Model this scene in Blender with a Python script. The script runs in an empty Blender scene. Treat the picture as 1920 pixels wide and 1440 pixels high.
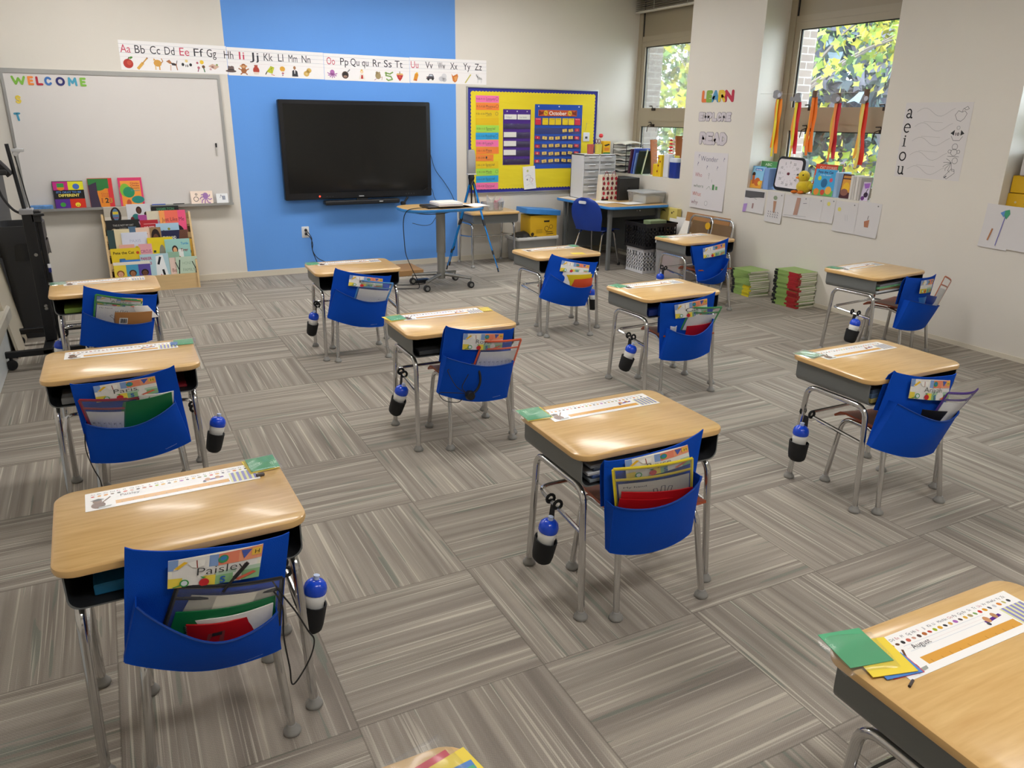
import bpy, bmesh, math, random
from mathutils import Matrix, Vector
import numpy as np

SC = bpy.context.scene
COL = SC.collection
random.seed(7)
PI = math.pi

# ------------------------------------------------------------------ camera, sky, exposure
cam_d = bpy.data.cameras.new('camera'); cam = bpy.data.objects.new('camera', cam_d); COL.objects.link(cam)
YAW, PITCH, ROLL = 0.477734, -0.336951, 0.013173
fw = Vector((math.sin(YAW)*math.cos(PITCH), math.cos(YAW)*math.cos(PITCH), math.sin(PITCH)))
rt = Vector((math.cos(YAW), -math.sin(YAW), 0)); up = rt.cross(fw)
R2 = rt*math.cos(ROLL) + up*math.sin(ROLL); U2 = -rt*math.sin(ROLL) + up*math.cos(ROLL)
cam.matrix_world = Matrix(((R2.x, U2.x, -fw.x, -0.818802), (R2.y, U2.y, -fw.y, -8.372405), (R2.z, U2.z, -fw.z, 1.640756), (0, 0, 0, 1)))
cam_d.sensor_width = 36.0; cam_d.lens = 1435.822/1920*36; cam_d.clip_start = 0.05; cam_d.clip_end = 200
SC.camera = cam
SC.view_settings.view_transform = 'Standard'; SC.view_settings.look = 'None'
SC.view_settings.exposure = 0.0; SC.view_settings.gamma = 1.0; SC.view_settings.use_curve_mapping = False
world = bpy.data.worlds.new('overcast_sky'); SC.world = world; world.use_nodes = True
bg = world.node_tree.nodes['Background']; bg.inputs[0].default_value = (0.80, 0.90, 1.0, 1); bg.inputs[1].default_value = 16.0
LAMP = 21.0         # strength of the fluorescent diffusers in the ceiling

XR = 4.878          # window wall
XL = -1.66          # left wall
YB = -10.4          # wall behind the camera
ZC = 3.06           # ceiling
HD = 0.6146         # student desk height

# ------------------------------------------------------------------ helpers
def lin(c):
    if isinstance(c, str):
        c = [int(c[i:i+2], 16)/255 for i in (0, 2, 4)]
    return tuple((x/12.92 if x <= 0.04045 else ((x+0.055)/1.055)**2.4) for x in c[:3])

MATS = {}
def mat(name, c, rough=0.5, metal=0.0, spec=0.5, coat=0.0, bump=None, var=None, trans=0.0, alpha=1.0, emit=0.0, stretch=None, sheen=0):
    if name in MATS: return MATS[name]
    m = bpy.data.materials.new(name); m.use_nodes = True; nt = m.node_tree; b = nt.nodes['Principled BSDF']
    col = lin(c)+(1,)
    b.inputs['Base Color'].default_value = col; b.inputs['Roughness'].default_value = rough
    b.inputs['Metallic'].default_value = metal; b.inputs['Specular IOR Level'].default_value = spec
    b.inputs['Coat Weight'].default_value = coat; b.inputs['Coat Roughness'].default_value = 0.08
    b.inputs['Transmission Weight'].default_value = trans; b.inputs['Alpha'].default_value = alpha
    if sheen: b.inputs['Sheen Weight'].default_value = sheen
    if emit: b.inputs['Emission Color'].default_value = col; b.inputs['Emission Strength'].default_value = emit
    if bump or var:
        tc = nt.nodes.new('ShaderNodeTexCoord'); mp = nt.nodes.new('ShaderNodeMapping'); nt.links.new(tc.outputs['Object'], mp.inputs[0])
        if stretch: mp.inputs['Scale'].default_value = stretch
        if var:
            n = nt.nodes.new('ShaderNodeTexNoise'); n.inputs['Scale'].default_value = var[0]; n.inputs['Detail'].default_value = 4
            nt.links.new(mp.outputs[0], n.inputs['Vector'])
            r = nt.nodes.new('ShaderNodeValToRGB'); k = var[1]
            r.color_ramp.elements[0].position = 0.3; r.color_ramp.elements[1].position = 0.7
            r.color_ramp.elements[0].color = tuple(x*(1-k) for x in col[:3])+(1,); r.color_ramp.elements[1].color = tuple(min(1, x*(1+k)) for x in col[:3])+(1,)
            nt.links.new(n.outputs['Fac'], r.inputs[0]); nt.links.new(r.outputs[0], b.inputs['Base Color'])
        if bump:
            n2 = nt.nodes.new('ShaderNodeTexNoise'); n2.inputs['Scale'].default_value = bump[0]; n2.inputs['Detail'].default_value = 3
            nt.links.new(mp.outputs[0], n2.inputs['Vector'])
            bp = nt.nodes.new('ShaderNodeBump'); bp.inputs['Strength'].default_value = bump[1]; bp.inputs['Distance'].default_value = 0.01
            nt.links.new(n2.outputs['Fac'], bp.inputs['Height']); nt.links.new(bp.outputs[0], b.inputs['Normal'])
    MATS[name] = m
    return m

def film(name, tint=(1, 1, 1), gloss=0.12, rough=0.12, haze=0.0, hc=(1, 1, 1)):
    """thin clear plastic or glass: see-through with a sheen and a little haze"""
    if name in MATS: return MATS[name]
    m = bpy.data.materials.new(name); m.use_nodes = True; nt = m.node_tree; nt.nodes.clear()
    out = nt.nodes.new('ShaderNodeOutputMaterial'); t = nt.nodes.new('ShaderNodeBsdfTransparent'); g = nt.nodes.new('ShaderNodeBsdfGlossy')
    t.inputs[0].default_value = tuple(tint)+(1,); g.inputs['Roughness'].default_value = rough
    lw = nt.nodes.new('ShaderNodeLayerWeight'); lw.inputs[0].default_value = 0.25
    mu = nt.nodes.new('ShaderNodeMath'); mu.operation = 'MULTIPLY_ADD'; mu.inputs[1].default_value = 0.6; mu.inputs[2].default_value = gloss
    nt.links.new(lw.outputs['Fresnel'], mu.inputs[0])
    mx = nt.nodes.new('ShaderNodeMixShader'); nt.links.new(mu.outputs[0], mx.inputs[0]); nt.links.new(t.outputs[0], mx.inputs[1]); nt.links.new(g.outputs[0], mx.inputs[2])
    last = mx
    if haze:
        d = nt.nodes.new('ShaderNodeBsdfDiffuse'); d.inputs[0].default_value = tuple(hc)+(1,)
        m2 = nt.nodes.new('ShaderNodeMixShader'); m2.inputs[0].default_value = haze
        nt.links.new(mx.outputs[0], m2.inputs[1]); nt.links.new(d.outputs[0], m2.inputs[2]); last = m2
    nt.links.new(last.outputs[0], out.inputs[0]); MATS[name] = m
    return m

class MB:
    def __init__(s): s.v = []; s.f = []; s.m = []; s.s = []
    def add(s, vs, fs, m=0, sm=False):
        o = len(s.v); s.v += [tuple(v) for v in vs]
        for f in fs: s.f.append(tuple(i+o for i in f)); s.m.append(m); s.s.append(sm)
        return s
    def box(s, x0, y0, z0, x1, y1, z1, m=0):
        v = [(x0, y0, z0), (x1, y0, z0), (x1, y1, z0), (x0, y1, z0), (x0, y0, z1), (x1, y0, z1), (x1, y1, z1), (x0, y1, z1)]
        return s.add(v, [(0, 3, 2, 1), (4, 5, 6, 7), (0, 1, 5, 4), (1, 2, 6, 5), (2, 3, 7, 6), (3, 0, 4, 7)], m)
    def loops(s, L, m=0, sm=True, cap0=True, cap1=True, closed=False):
        n = len(L[0]); vs = [p for l in L for p in l]; fs = []
        K = len(L)
        for i in range(K if closed else K-1):
            a, b = i*n, ((i+1) % K)*n
            for j in range(n):
                k = (j+1) % n; fs.append((a+j, a+k, b+k, b+j))
        s.add(vs, fs, m, sm)
        if not closed:
            if cap0: s.add(L[0], [tuple(reversed(range(n)))], m)
            if cap1: s.add(L[-1], [tuple(range(n))], m)
        return s
    def rprism(s, w, d, r, prof, cx=0, cy=0, m=0, seg=6, mtop=None):
        """rounded rectangle in plan; prof = [(inset, z)] from bottom to top"""
        L = [[(cx+x, cy+y, z) for x, y in rrect(w-2*i, d-2*i, max(r-i, 0.0005), seg)] for i, z in prof]
        s.loops(L, m, True, True, False); n = len(L[-1]); s.add(L[-1], [tuple(range(n))], m if mtop is None else mtop)
        return s
    def rbox(s, x0, y0, z0, x1, y1, z1, b=0.004, m=0, r=None):
        r = r or b
        return s.rprism(x1-x0, y1-y0, r, [(b, z0), (0, z0+b), (0, z1-b), (b, z1)], (x0+x1)/2, (y0+y1)/2, m, 3)
    def tube(s, pts, r, seg=8, m=0, closed=False, sm=True, flat=1.0):
        P = [Vector(p) for p in pts]; n = len(P); rr = r if isinstance(r, (list, tuple)) else [r]*n
        T = []
        for i in range(n):
            a = P[(i-1) % n] if (closed or i > 0) else P[i]; b = P[(i+1) % n] if (closed or i < n-1) else P[i]
            t = (b-a); T.append(t.normalized() if t.length > 1e-9 else Vector((0, 0, 1)))
        ref = Vector((0, 0, 1)) if abs(T[0].z) < 0.9 else Vector((1, 0, 0))
        nv = (ref - T[0]*ref.dot(T[0])).normalized(); L = []
        for i in range(n):
            nv = (nv - T[i]*nv.dot(T[i])); nv = nv.normalized() if nv.length > 1e-9 else Vector((1, 0, 0)); bv = T[i].cross(nv)
            L.append([tuple(P[i] + (nv*math.cos(2*PI*k/seg) + bv*math.sin(2*PI*k/seg)*flat)*rr[i]) for k in range(seg)])
        return s.loops(L, m, sm, closed=closed)
    def lathe(s, prof, c=(0, 0, 0), seg=16, m=0, sm=True):
        L = [[(c[0]+r*math.cos(2*PI*k/seg), c[1]+r*math.sin(2*PI*k/seg), c[2]+z) for k in range(seg)] for r, z in prof]
        return s.loops(L, m, sm)
    def prism(s, poly, z0, z1, m=0, mside=None):
        n = len(poly); a = [(x, y, z0) for x, y in poly]; b = [(x, y, z1) for x, y in poly]
        s.add(a, [tuple(reversed(range(n)))], m); s.add(b, [tuple(range(n))], m)
        return s.add(a+b, [(i, (i+1) % n, n+(i+1) % n, n+i) for i in range(n)], m if mside is None else mside)
    def sheet(s, fn, nu, nv, th=0.0, m=0, sm=True):
        """grid surface fn(u,v)->(point), solid when th > 0 (thickness along the surface normal)"""
        g = [[Vector(fn(i/nu, j/nv)) for i in range(nu+1)] for j in range(nv+1)]
        def nrm(i, j):
            a = g[j][min(i+1, nu)]-g[j][max(i-1, 0)]; b = g[min(j+1, nv)][i]-g[max(j-1, 0)][i]; c = a.cross(b)
            return c.normalized() if c.length > 1e-12 else Vector((0, 0, 0))
        A = [tuple(g[j][i]) for j in range(nv+1) for i in range(nu+1)]; w = nu+1
        fs = [(j*w+i, j*w+i+1, (j+1)*w+i+1, (j+1)*w+i) for j in range(nv) for i in range(nu)]
        if not th: return s.add(A, fs, m, sm)
        B = [tuple(g[j][i]-nrm(i, j)*th) for j in range(nv+1) for i in range(nu+1)]; o = len(A)
        fs2 = [tuple(o+k for k in reversed(f)) for f in fs]
        rim = [(i+1, i, o+i, o+i+1) for i in range(nu)] + [(nv*w+i, nv*w+i+1, o+nv*w+i+1, o+nv*w+i) for i in range(nu)]
        rim += [(j*w, (j+1)*w, o+(j+1)*w, o+j*w) for j in range(nv)] + [((j+1)*w+nu, j*w+nu, o+j*w+nu, o+(j+1)*w+nu) for j in range(nv)]
        return s.add(A+B, fs+fs2+rim, m, sm)
    def xf(s, M, start=0):
        s.v = s.v[:start] + [tuple(M @ Vector(v)) for v in s.v[start:]]
        return s
    def build(s, name, mats, parent=None, loc=None):
        me = bpy.data.meshes.new(name); me.from_pydata(s.v, [], s.f)
        for m in (mats if isinstance(mats, (list, tuple)) else [mats]): me.materials.append(m)
        me.polygons.foreach_set('material_index', s.m); me.polygons.foreach_set('use_smooth', s.s)
        bm = bmesh.new(); bm.from_mesh(me); bmesh.ops.remove_doubles(bm, verts=bm.verts, dist=1e-6); bmesh.ops.recalc_face_normals(bm, faces=bm.faces); bm.to_mesh(me); bm.free()
        me.set_sharp_from_angle(angle=math.radians(40)); me.update()
        o = bpy.data.objects.new(name, me); COL.objects.link(o)
        if parent: o.parent = parent
        if loc is not None: o.location = loc
        return o

def rrect(w, d, r, seg=6):
    pts = []; r = min(r, w/2-1e-5, d/2-1e-5)
    for cx, cy, a0 in ((w/2-r, d/2-r, 0), (-w/2+r, d/2-r, PI/2), (-w/2+r, -d/2+r, PI), (w/2-r, -d/2+r, 1.5*PI)):
        for k in range(seg+1):
            a = a0+PI/2*k/seg; pts.append((cx+r*math.cos(a), cy+r*math.sin(a)))
    return pts
def smooth(pts, n=6, closed=False):
    P = [Vector(p) for p in pts]; out = []; N = len(P)
    for i in range(N if closed else N-1):
        p0 = P[(i-1) % N] if (closed or i > 0) else P[i]; p1 = P[i]; p2 = P[(i+1) % N]; p3 = P[(i+2) % N] if (closed or i+2 < N) else p2
        for k in range(n):
            t = k/n; out.append(0.5*((2*p1)+(p2-p0)*t+(2*p0-5*p1+4*p2-p3)*t*t+(3*p1-p0-3*p2+p3)*t**3))
    if not closed: out.append(P[-1])
    return out
def bend(pts, r, n=5):
    """polyline with rounded corners"""
    P = [Vector(p) for p in pts]; out = [P[0]]
    for i in range(1, len(P)-1):
        a, b, c = P[i-1], P[i], P[i+1]; ra = min(r, (a-b).length*0.49, (c-b).length*0.49)
        s, e = b+(a-b).normalized()*ra, b+(c-b).normalized()*ra
        out += [s*(1-t)**2+b*2*t*(1-t)+e*t*t for t in [k/n for k in range(n+1)]]
    return out+[P[-1]]

def tag(o, label, cat, group=None, kind=None):
    o['label'] = label; o['category'] = cat
    if group: o['group'] = group
    if kind: o['kind'] = kind
    return o
def struct(o): o['kind'] = 'structure'; return o
def thing(name, label, cat, loc=(0, 0, 0), rz=0.0, group=None, M=None):
    o = bpy.data.objects.new(name, None); COL.objects.link(o); o.empty_display_size = 0.05
    if M is not None: o.matrix_world = M
    else: o.location = loc; o.rotation_euler = (0, 0, rz)
    return tag(o, label, cat, group)
def dup(root, label, loc=None, rz=None, group=None, M=None):
    r = root.copy(); COL.objects.link(r); r['label'] = label
    if M is not None: r.matrix_world = M
    else:
        r.location = loc
        if rz is not None: r.rotation_euler = (0, 0, rz)
    if group: r['group'] = group
    for ch in list(root.children):
        c = ch.copy(); COL.objects.link(c); c.parent = r
        for g in list(ch.children):
            d = g.copy(); COL.objects.link(d); d.parent = c
    return r

# ---- flat printing (ink on paper): coloured shapes a hair above the sheet
def ink_mat(name, rough):
    m = bpy.data.materials.new(name); m.use_nodes = True; b = m.node_tree.nodes['Principled BSDF']; b.inputs['Roughness'].default_value = rough
    a = m.node_tree.nodes.new('ShaderNodeAttribute'); a.attribute_name = 'ink'; m.node_tree.links.new(a.outputs['Color'], b.inputs['Base Color'])
    return m
INK = ink_mat('printed_ink', 0.6); GLOSSINK = ink_mat('glossy_printed_ink', 0.25)
TXT = {}
def glyphs(s, bold=0.0):
    k = (s, bold)
    if k in TXT: return TXT[k]
    cu = bpy.data.curves.new('t', 'FONT'); cu.body = s; cu.size = 1.0; cu.offset = bold; cu.resolution_u = 3; cu.fill_mode = 'FRONT'
    o = bpy.data.objects.new('t', cu); COL.objects.link(o)
    dg = bpy.context.evaluated_depsgraph_get(); dg.update()
    me = bpy.data.meshes.new_from_object(o.evaluated_get(dg))
    vs = [(v.co.x, v.co.y) for v in me.vertices]; fs = [tuple(p.vertices) for p in me.polygons]
    bpy.data.objects.remove(o); bpy.data.curves.remove(cu); bpy.data.meshes.remove(me)
    x0 = min([v[0] for v in vs] or [0]); x1 = max([v[0] for v in vs] or [1])
    TXT[k] = ([(a-x0, b) for a, b in vs], fs, x1-x0)
    return TXT[k]
class Print:
    DZ = 0.00012
    def __init__(s): s.v = []; s.f = []; s.c = []; s.l = 1
    def _a(s, pts, fs, c, l=None):
        if l is None: l = s.l; s.l += 1
        o = len(s.v); s.v += [(x, y, l*s.DZ) for x, y in pts]; c = lin(c)+(1,)
        for f in fs: s.f.append(tuple(i+o for i in f)); s.c.append(c)
        return s
    def rect(s, x0, y0, x1, y1, c, l=None): return s._a([(x0, y0), (x1, y0), (x1, y1), (x0, y1)], [(0, 1, 2, 3)], c, l)
    def poly(s, pts, c, l=None): return s._a(pts, [tuple(range(len(pts)))], c, l)
    def circ(s, x, y, rx, c, ry=None, l=None, n=18, rot=0.0):
        ry = ry or rx; k, q = math.cos(rot), math.sin(rot); P = []
        for i in range(n):
            a = 2*PI*i/n; u, w = rx*math.cos(a), ry*math.sin(a); P.append((x+u*k-w*q, y+u*q+w*k))
        return s._a(P, [tuple(range(n))], c, l)
    def line(s, pts, w, c, l=None, closed=False):
        if closed: pts = list(pts)+[pts[0]]
        if l is None: l = s.l; s.l += 1
        for (x0, y0), (x1, y1) in zip(pts[:-1], pts[1:]):
            d = math.hypot(x1-x0, y1-y0) or 1e-9; nx, ny = -(y1-y0)/d*w/2, (x1-x0)/d*w/2; ex, ey = (x1-x0)/d*w*.3, (y1-y0)/d*w*.3
            s._a([(x0-nx-ex, y0-ny-ey), (x1-nx+ex, y1-ny+ey), (x1+nx+ex, y1+ny+ey), (x0+nx-ex, y0+ny-ey)], [(0, 1, 2, 3)], c, l)
        return s
    def text(s, t, x, y, h, c, al='l', w=None, bold=0.0, rot=0.0, l=None):
        vs, fs, tw = glyphs(t, bold); k = h/0.73; sx = (w/tw) if w else k; x0 = {'l': 0, 'c': -tw*sx/2, 'r': -tw*sx}[al]
        cr, sr = math.cos(rot), math.sin(rot)
        P = []
        for a, b in vs:
            u, v = x0+a*sx, b*k; P.append((x+u*cr-v*sr, y+u*sr+v*cr))
        return s._a(P, fs, c, l)
    def build(s, name, parent, fm=None, ink=None, dz=0.0):
        if not s.f: return None
        me = bpy.data.meshes.new(name); vs = [fm(*v) for v in s.v] if fm else [(x, y, z+dz) for x, y, z in s.v]
        me.from_pydata([tuple(v) for v in vs], [], s.f); me.materials.append(ink or INK)
        at = me.color_attributes.new('ink', 'FLOAT_COLOR', 'CORNER'); d = []
        for f, c in zip(s.f, s.c): d += list(c)*len(f)
        at.data.foreach_set('color', d); me.update()
        o = bpy.data.objects.new(name, me); COL.objects.link(o); o.parent = parent
        return o
def bilin(q, y, bow=0.0, dn=-1.0):
    """map u,v in 0..1 (v up) on the quad TL,TR,BL,BR of (x,z) at depth y (chair frame); n lifts towards -y"""
    tl, tr, bl, br = q
    def f(u, v, n=0.0):
        a = [tl[i]*(1-u)*v+tr[i]*u*v+bl[i]*(1-u)*(1-v)+br[i]*u*(1-v) for i in (0, 1)]
        return (a[0], y-bow*math.sin(PI*u)+dn*n, a[1])
    return f

def M_back(x, z, off=0.0, tilt=0.0, roll=0.0):   # sheet on the back wall: u right, v up, facing the room
    return Matrix(((1, 0, 0, x), (0, 0, -1, -off), (0, 1, 0, z), (0, 0, 0, 1))) @ Matrix.Rotation(roll, 4, 'Z') @ Matrix.Rotation(tilt, 4, 'X')
def M_right(y, z, off=0.0, tilt=0.0, roll=0.0):  # on the window wall: u runs towards the camera
    return Matrix(((0, 0, -1, XR-off), (-1, 0, 0, y), (0, 1, 0, z), (0, 0, 0, 1))) @ Matrix.Rotation(roll, 4, 'Z') @ Matrix.Rotation(tilt, 4, 'X')
def M_up(x, y, z, rz=0.0):                       # lying on something, face up
    return Matrix.Translation((x, y, z)) @ Matrix.Rotation(rz, 4, 'Z')

PAPER = mat('white_paper', 'e9e7e3', 0.75, var=(60, 0.03))
def paper(name, label, cat, w, h, M, m=None, pr=None, group=None, th=0.0012, curl=0.0, printname='printed_picture', ink=None, rnd=None):
    """a flat sheet w x h, origin at its centre, with its printing"""
    b = MB()
    if curl: b.sheet(lambda u, v: ((u-.5)*w, (v-.5)*h, curl*.12*(v-.6)**2*(1 if v < .6 else 0)+0.0014), 8, 8, th)
    elif rnd: b.prism(rrect(w, h, rnd, 5), 0, th)
    else: b.box(-w/2, -h/2, 0, w/2, h/2, th)
    o = b.build(name, m or PAPER); o.matrix_world = M; tag(o, label, cat, group)
    if pr:
        fm = None
        if curl: fm = lambda x, y, n: (x, y, curl*.12*(y/h+.5-.6)**2*(1 if y/h+.5 < .6 else 0)+0.0030+n)
        pr.build(printname, o, fm, ink, dz=th)
    return o
PAGES = mat('book_pages', 'e4dfd2', 0.8, var=(200, 0.06), stretch=(1, 1, 8))
def book(label, w, h, t, c, M, pr=None, group=None, name='picture_book', cat='book', spine_left=True):
    """closed book, front cover facing +n, origin at the centre of its bottom edge"""
    b = MB(); cm = mat('book_cover_'+c, c, 0.35)
    b.box(-w/2, 0, t-.002, w/2, h, t).box(-w/2, 0, 0, w/2, h, .002).box(-w/2, 0, .002, -w/2+.002, h, t-.002)
    o = b.build(name, cm); o.matrix_world = M; tag(o, label, cat, group)
    MB().box(-w/2+.002, .002, .002, w/2-.003, h-.002, t-.002).build('pages', PAGES, o)
    if pr: pr.build('cover_art', o, None, GLOSSINK, dz=t)
    return o
# ------------------------------------------------------------------ the room
def node(nt, t, **kw):
    n = nt.nodes.new(t)
    for k, v in kw.items(): setattr(n, k, v)
    return n
def mth(nt, op, a, b=None, c=None):
    n = node(nt, 'ShaderNodeMath', operation=op)
    for i, x in enumerate((a, b, c)):
        if x is None: continue
        if isinstance(x, (int, float)): n.inputs[i].default_value = x
        else: nt.links.new(x, n.inputs[i])
    return n.outputs[0]
def carpet_material():
    m = bpy.data.materials.new('carpet_tiles'); m.use_nodes = True; nt = m.node_tree; b = nt.nodes['Principled BSDF']; L = nt.links.new
    tc = node(nt, 'ShaderNodeTexCoord'); sp = node(nt, 'ShaderNodeSeparateXYZ'); L(tc.outputs['Object'], sp.inputs[0])
    X = mth(nt, 'MULTIPLY_ADD', sp.outputs[0], 1/.6, -.2/.6); Y = mth(nt, 'MULTIPLY_ADD', sp.outputs[1], 1/.6, 6.05/.6)
    ix = mth(nt, 'FLOOR', X); iy = mth(nt, 'FLOOR', Y); fx = mth(nt, 'FRACT', X); fy = mth(nt, 'FRACT', Y)
    par = mth(nt, 'FLOORED_MODULO', mth(nt, 'ADD', ix, iy), 2.0)
    inv = mth(nt, 'SUBTRACT', 1.0, par)
    a = mth(nt, 'ADD', mth(nt, 'MULTIPLY', fx, inv), mth(nt, 'MULTIPLY', fy, par))
    c = mth(nt, 'ADD', mth(nt, 'MULTIPLY', fy, inv), mth(nt, 'MULTIPLY', fx, par))
    seed = mth(nt, 'ADD', mth(nt, 'MULTIPLY', ix, 7.31), mth(nt, 'MULTIPLY', iy, 3.77))
    def streak(sb, sa, off, detail=2.0, rough=.5):
        cb = node(nt, 'ShaderNodeCombineXYZ'); L(mth(nt, 'MULTIPLY', c, sb), cb.inputs[0]); L(mth(nt, 'MULTIPLY', a, sa), cb.inputs[1]); L(mth(nt, 'ADD', seed, off), cb.inputs[2])
        n = node(nt, 'ShaderNodeTexNoise'); n.inputs['Scale'].default_value = 1.0; n.inputs['Detail'].default_value = detail; n.inputs['Roughness'].default_value = rough; L(cb.outputs[0], n.inputs['Vector'])
        return n.outputs['Fac']
    def ramp(f, stops):
        r = node(nt, 'ShaderNodeValToRGB'); r.color_ramp.elements[0].position = stops[0][0]; r.color_ramp.elements[0].color = lin(stops[0][1])+(1,)
        r.color_ramp.elements[1].position = stops[-1][0]; r.color_ramp.elements[1].color = lin(stops[-1][1])+(1,)
        for p, k in stops[1:-1]: e = r.color_ramp.elements.new(p); e.color = lin(k)+(1,)
        L(f, r.inputs[0]); return r.outputs[0]
    def mix(f, x, y, bl='MIX'):
        n = node(nt, 'ShaderNodeMix', data_type='RGBA', blend_type=bl)
        if isinstance(f, float): n.inputs[0].default_value = f
        else: L(f, n.inputs[0])
        for i, q in ((6, x), (7, y)):
            if isinstance(q, str): n.inputs[i].default_value = lin(q)+(1,)
            else: L(q, n.inputs[i])
        return n.outputs[2]
    base = ramp(streak(15, .3, 0, 3), [(.30, '827a72'), (.44, '938b82'), (.54, 'a1998f'), (.68, 'b3aa9d')])
    t = mth(nt, 'MULTIPLY', mth(nt, 'GREATER_THAN', streak(24, 1.1, 21, 1), .67), .4)
    base = mix(t, base, '58776c')
    lines = mth(nt, 'MULTIPLY', mth(nt, 'SMOOTH_MAX', mth(nt, 'SUBTRACT', streak(70, .8, 9, 1), .585), 0.0, .01), 8.0)
    # loops of yarn: broken dashes along the streak
    wv = mth(nt, 'MULTIPLY', mth(nt, 'SINE', mth(nt, 'MULTIPLY', c, 2*PI*150)), mth(nt, 'SINE', mth(nt, 'ADD', mth(nt, 'MULTIPLY', a, 2*PI*62), mth(nt, 'MULTIPLY', mth(nt, 'FLOOR', mth(nt, 'MULTIPLY', c, 150)), 2.1))))
    yarn = mth(nt, 'MULTIPLY_ADD', wv, .5, .5)
    base = mix(mth(nt, 'MINIMUM', mth(nt, 'MULTIPLY', lines, mth(nt, 'MULTIPLY_ADD', yarn, .7, .45)), .8), base, 'dcd4c4')
    base = mix(mth(nt, 'MULTIPLY', yarn, .5), base, mix(.42, base, '2a2622'))
    nz = node(nt, 'ShaderNodeTexNoise'); nz.inputs['Scale'].default_value = 420; nz.inputs['Detail'].default_value = 2; L(tc.outputs['Object'], nz.inputs['Vector'])
    base = mix(.22, base, ramp(nz.outputs['Fac'], [(.3, '5a534c'), (.7, 'b0a898')]))
    # seams between the tiles
    ed = mth(nt, 'MINIMUM', mth(nt, 'MINIMUM', fx, mth(nt, 'SUBTRACT', 1.0, fx)), mth(nt, 'MINIMUM', fy, mth(nt, 'SUBTRACT', 1.0, fy)))
    base = mix(mth(nt, 'MULTIPLY', mth(nt, 'LESS_THAN', ed, .004), .4), base, '4a443e')
    L(base, b.inputs['Base Color']); b.inputs['Roughness'].default_value = .92; b.inputs['Specular IOR Level'].default_value = .15
    bp = node(nt, 'ShaderNodeBump'); bp.inputs['Strength'].default_value = .35; bp.inputs['Distance'].default_value = .003
    L(mth(nt, 'ADD', yarn, nz.outputs['Fac']), bp.inputs['Height']); L(bp.outputs[0], b.inputs['Normal'])
    return m
PAINT = mat('cream_wall_paint', 'dad5cb', 0.55, spec=.3, bump=(90, .06), var=(1.2, .02))
BLUE = mat('blue_wall_paint', '629ce8', 0.5, spec=.3, bump=(90, .06), var=(1.2, .02))
CEIL = mat('ceiling_tile_white', 'e6e4de', 0.9, bump=(160, .2))
FRAME = mat('tan_window_metal', 'a39882', 0.4, spec=.4)
FRAMED = mat('tan_spandrel_panel', '9a8f78', 0.45)
struct(MB().box(XL-.4, YB, -.1, XR+.5, .2, 0).build('floor', carpet_material()))
struct(MB().box(XL-.4, YB, ZC, XR+.5, .2, ZC+.1).build('ceiling', CEIL))
w = MB().box(XL-.4, 0, 0, .367, .2, ZC, 0).box(.367, 0, 0, 2.767, .2, ZC, 1).box(2.767, 0, 0, 5.21, .2, ZC, 0)
struct(w.build('wall_back', [PAINT, BLUE]))
struct(MB().box(XL-.2, YB, 0, XL, 0, ZC).build('wall_left', PAINT))
struct(MB().box(XL-.2, YB-.2, 0, XR+.5, YB, ZC).build('wall_front', PAINT))
SILL = .99; D = .31
w = MB()
def seg(y0, y1, z0, z1): w.box(XR, y1, z0, XR+D+.02, y0, z1)
seg(0, -1.37, 0, SILL); seg(-1.37, -2.43, 0, ZC); seg(-2.43, -3.88, 0, SILL); seg(-3.88, -4.955, 0, ZC); seg(-4.955, -6.4, 0, 1.04); seg(-6.4, YB, 0, ZC)
for y0, y1 in ((0, -1.37), (-2.43, -3.88), (-4.955, -6.4)): seg(y0, y1, 3.0, ZC)
struct(w.build('wall_right', PAINT))
BASEB = mat('cream_baseboard', 'd2cab8', 0.5)
struct(MB().box(XL, -.012, 0, XR, 0, .06).build('baseboard_back', BASEB))
struct(MB().box(XR-.008, -7, 0, XR, -.02, .035).build('baseboard_right', BASEB))
struct(MB().box(XL, -1.15, 0, XL+.03, -.08, 2.1).build('dark_slab_1', mat('dark_grey_slab', '46484c', .5)))  # plain dark grey slab on the left wall next to the back corner
# low heater cabinet along the left wall
HEAT = mat('white_heater_enamel', 'cfd4d4', .35, var=(6, .06), stretch=(1, 1, 4))
h = thing('wall_heater', 'low white heater cabinet along the foot of the left wall', 'heater', (XL, -4.6, 0))
MB().rbox(.002, -2.2, 0, .085, 2.45, .25, .006).build('casing', HEAT, h); MB().rbox(.002, -2.2, .25, .115, 2.5, .345, .012).build('top_cap', mat('heater_cap_beige', 'b9b4a6', .4), h)

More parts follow.
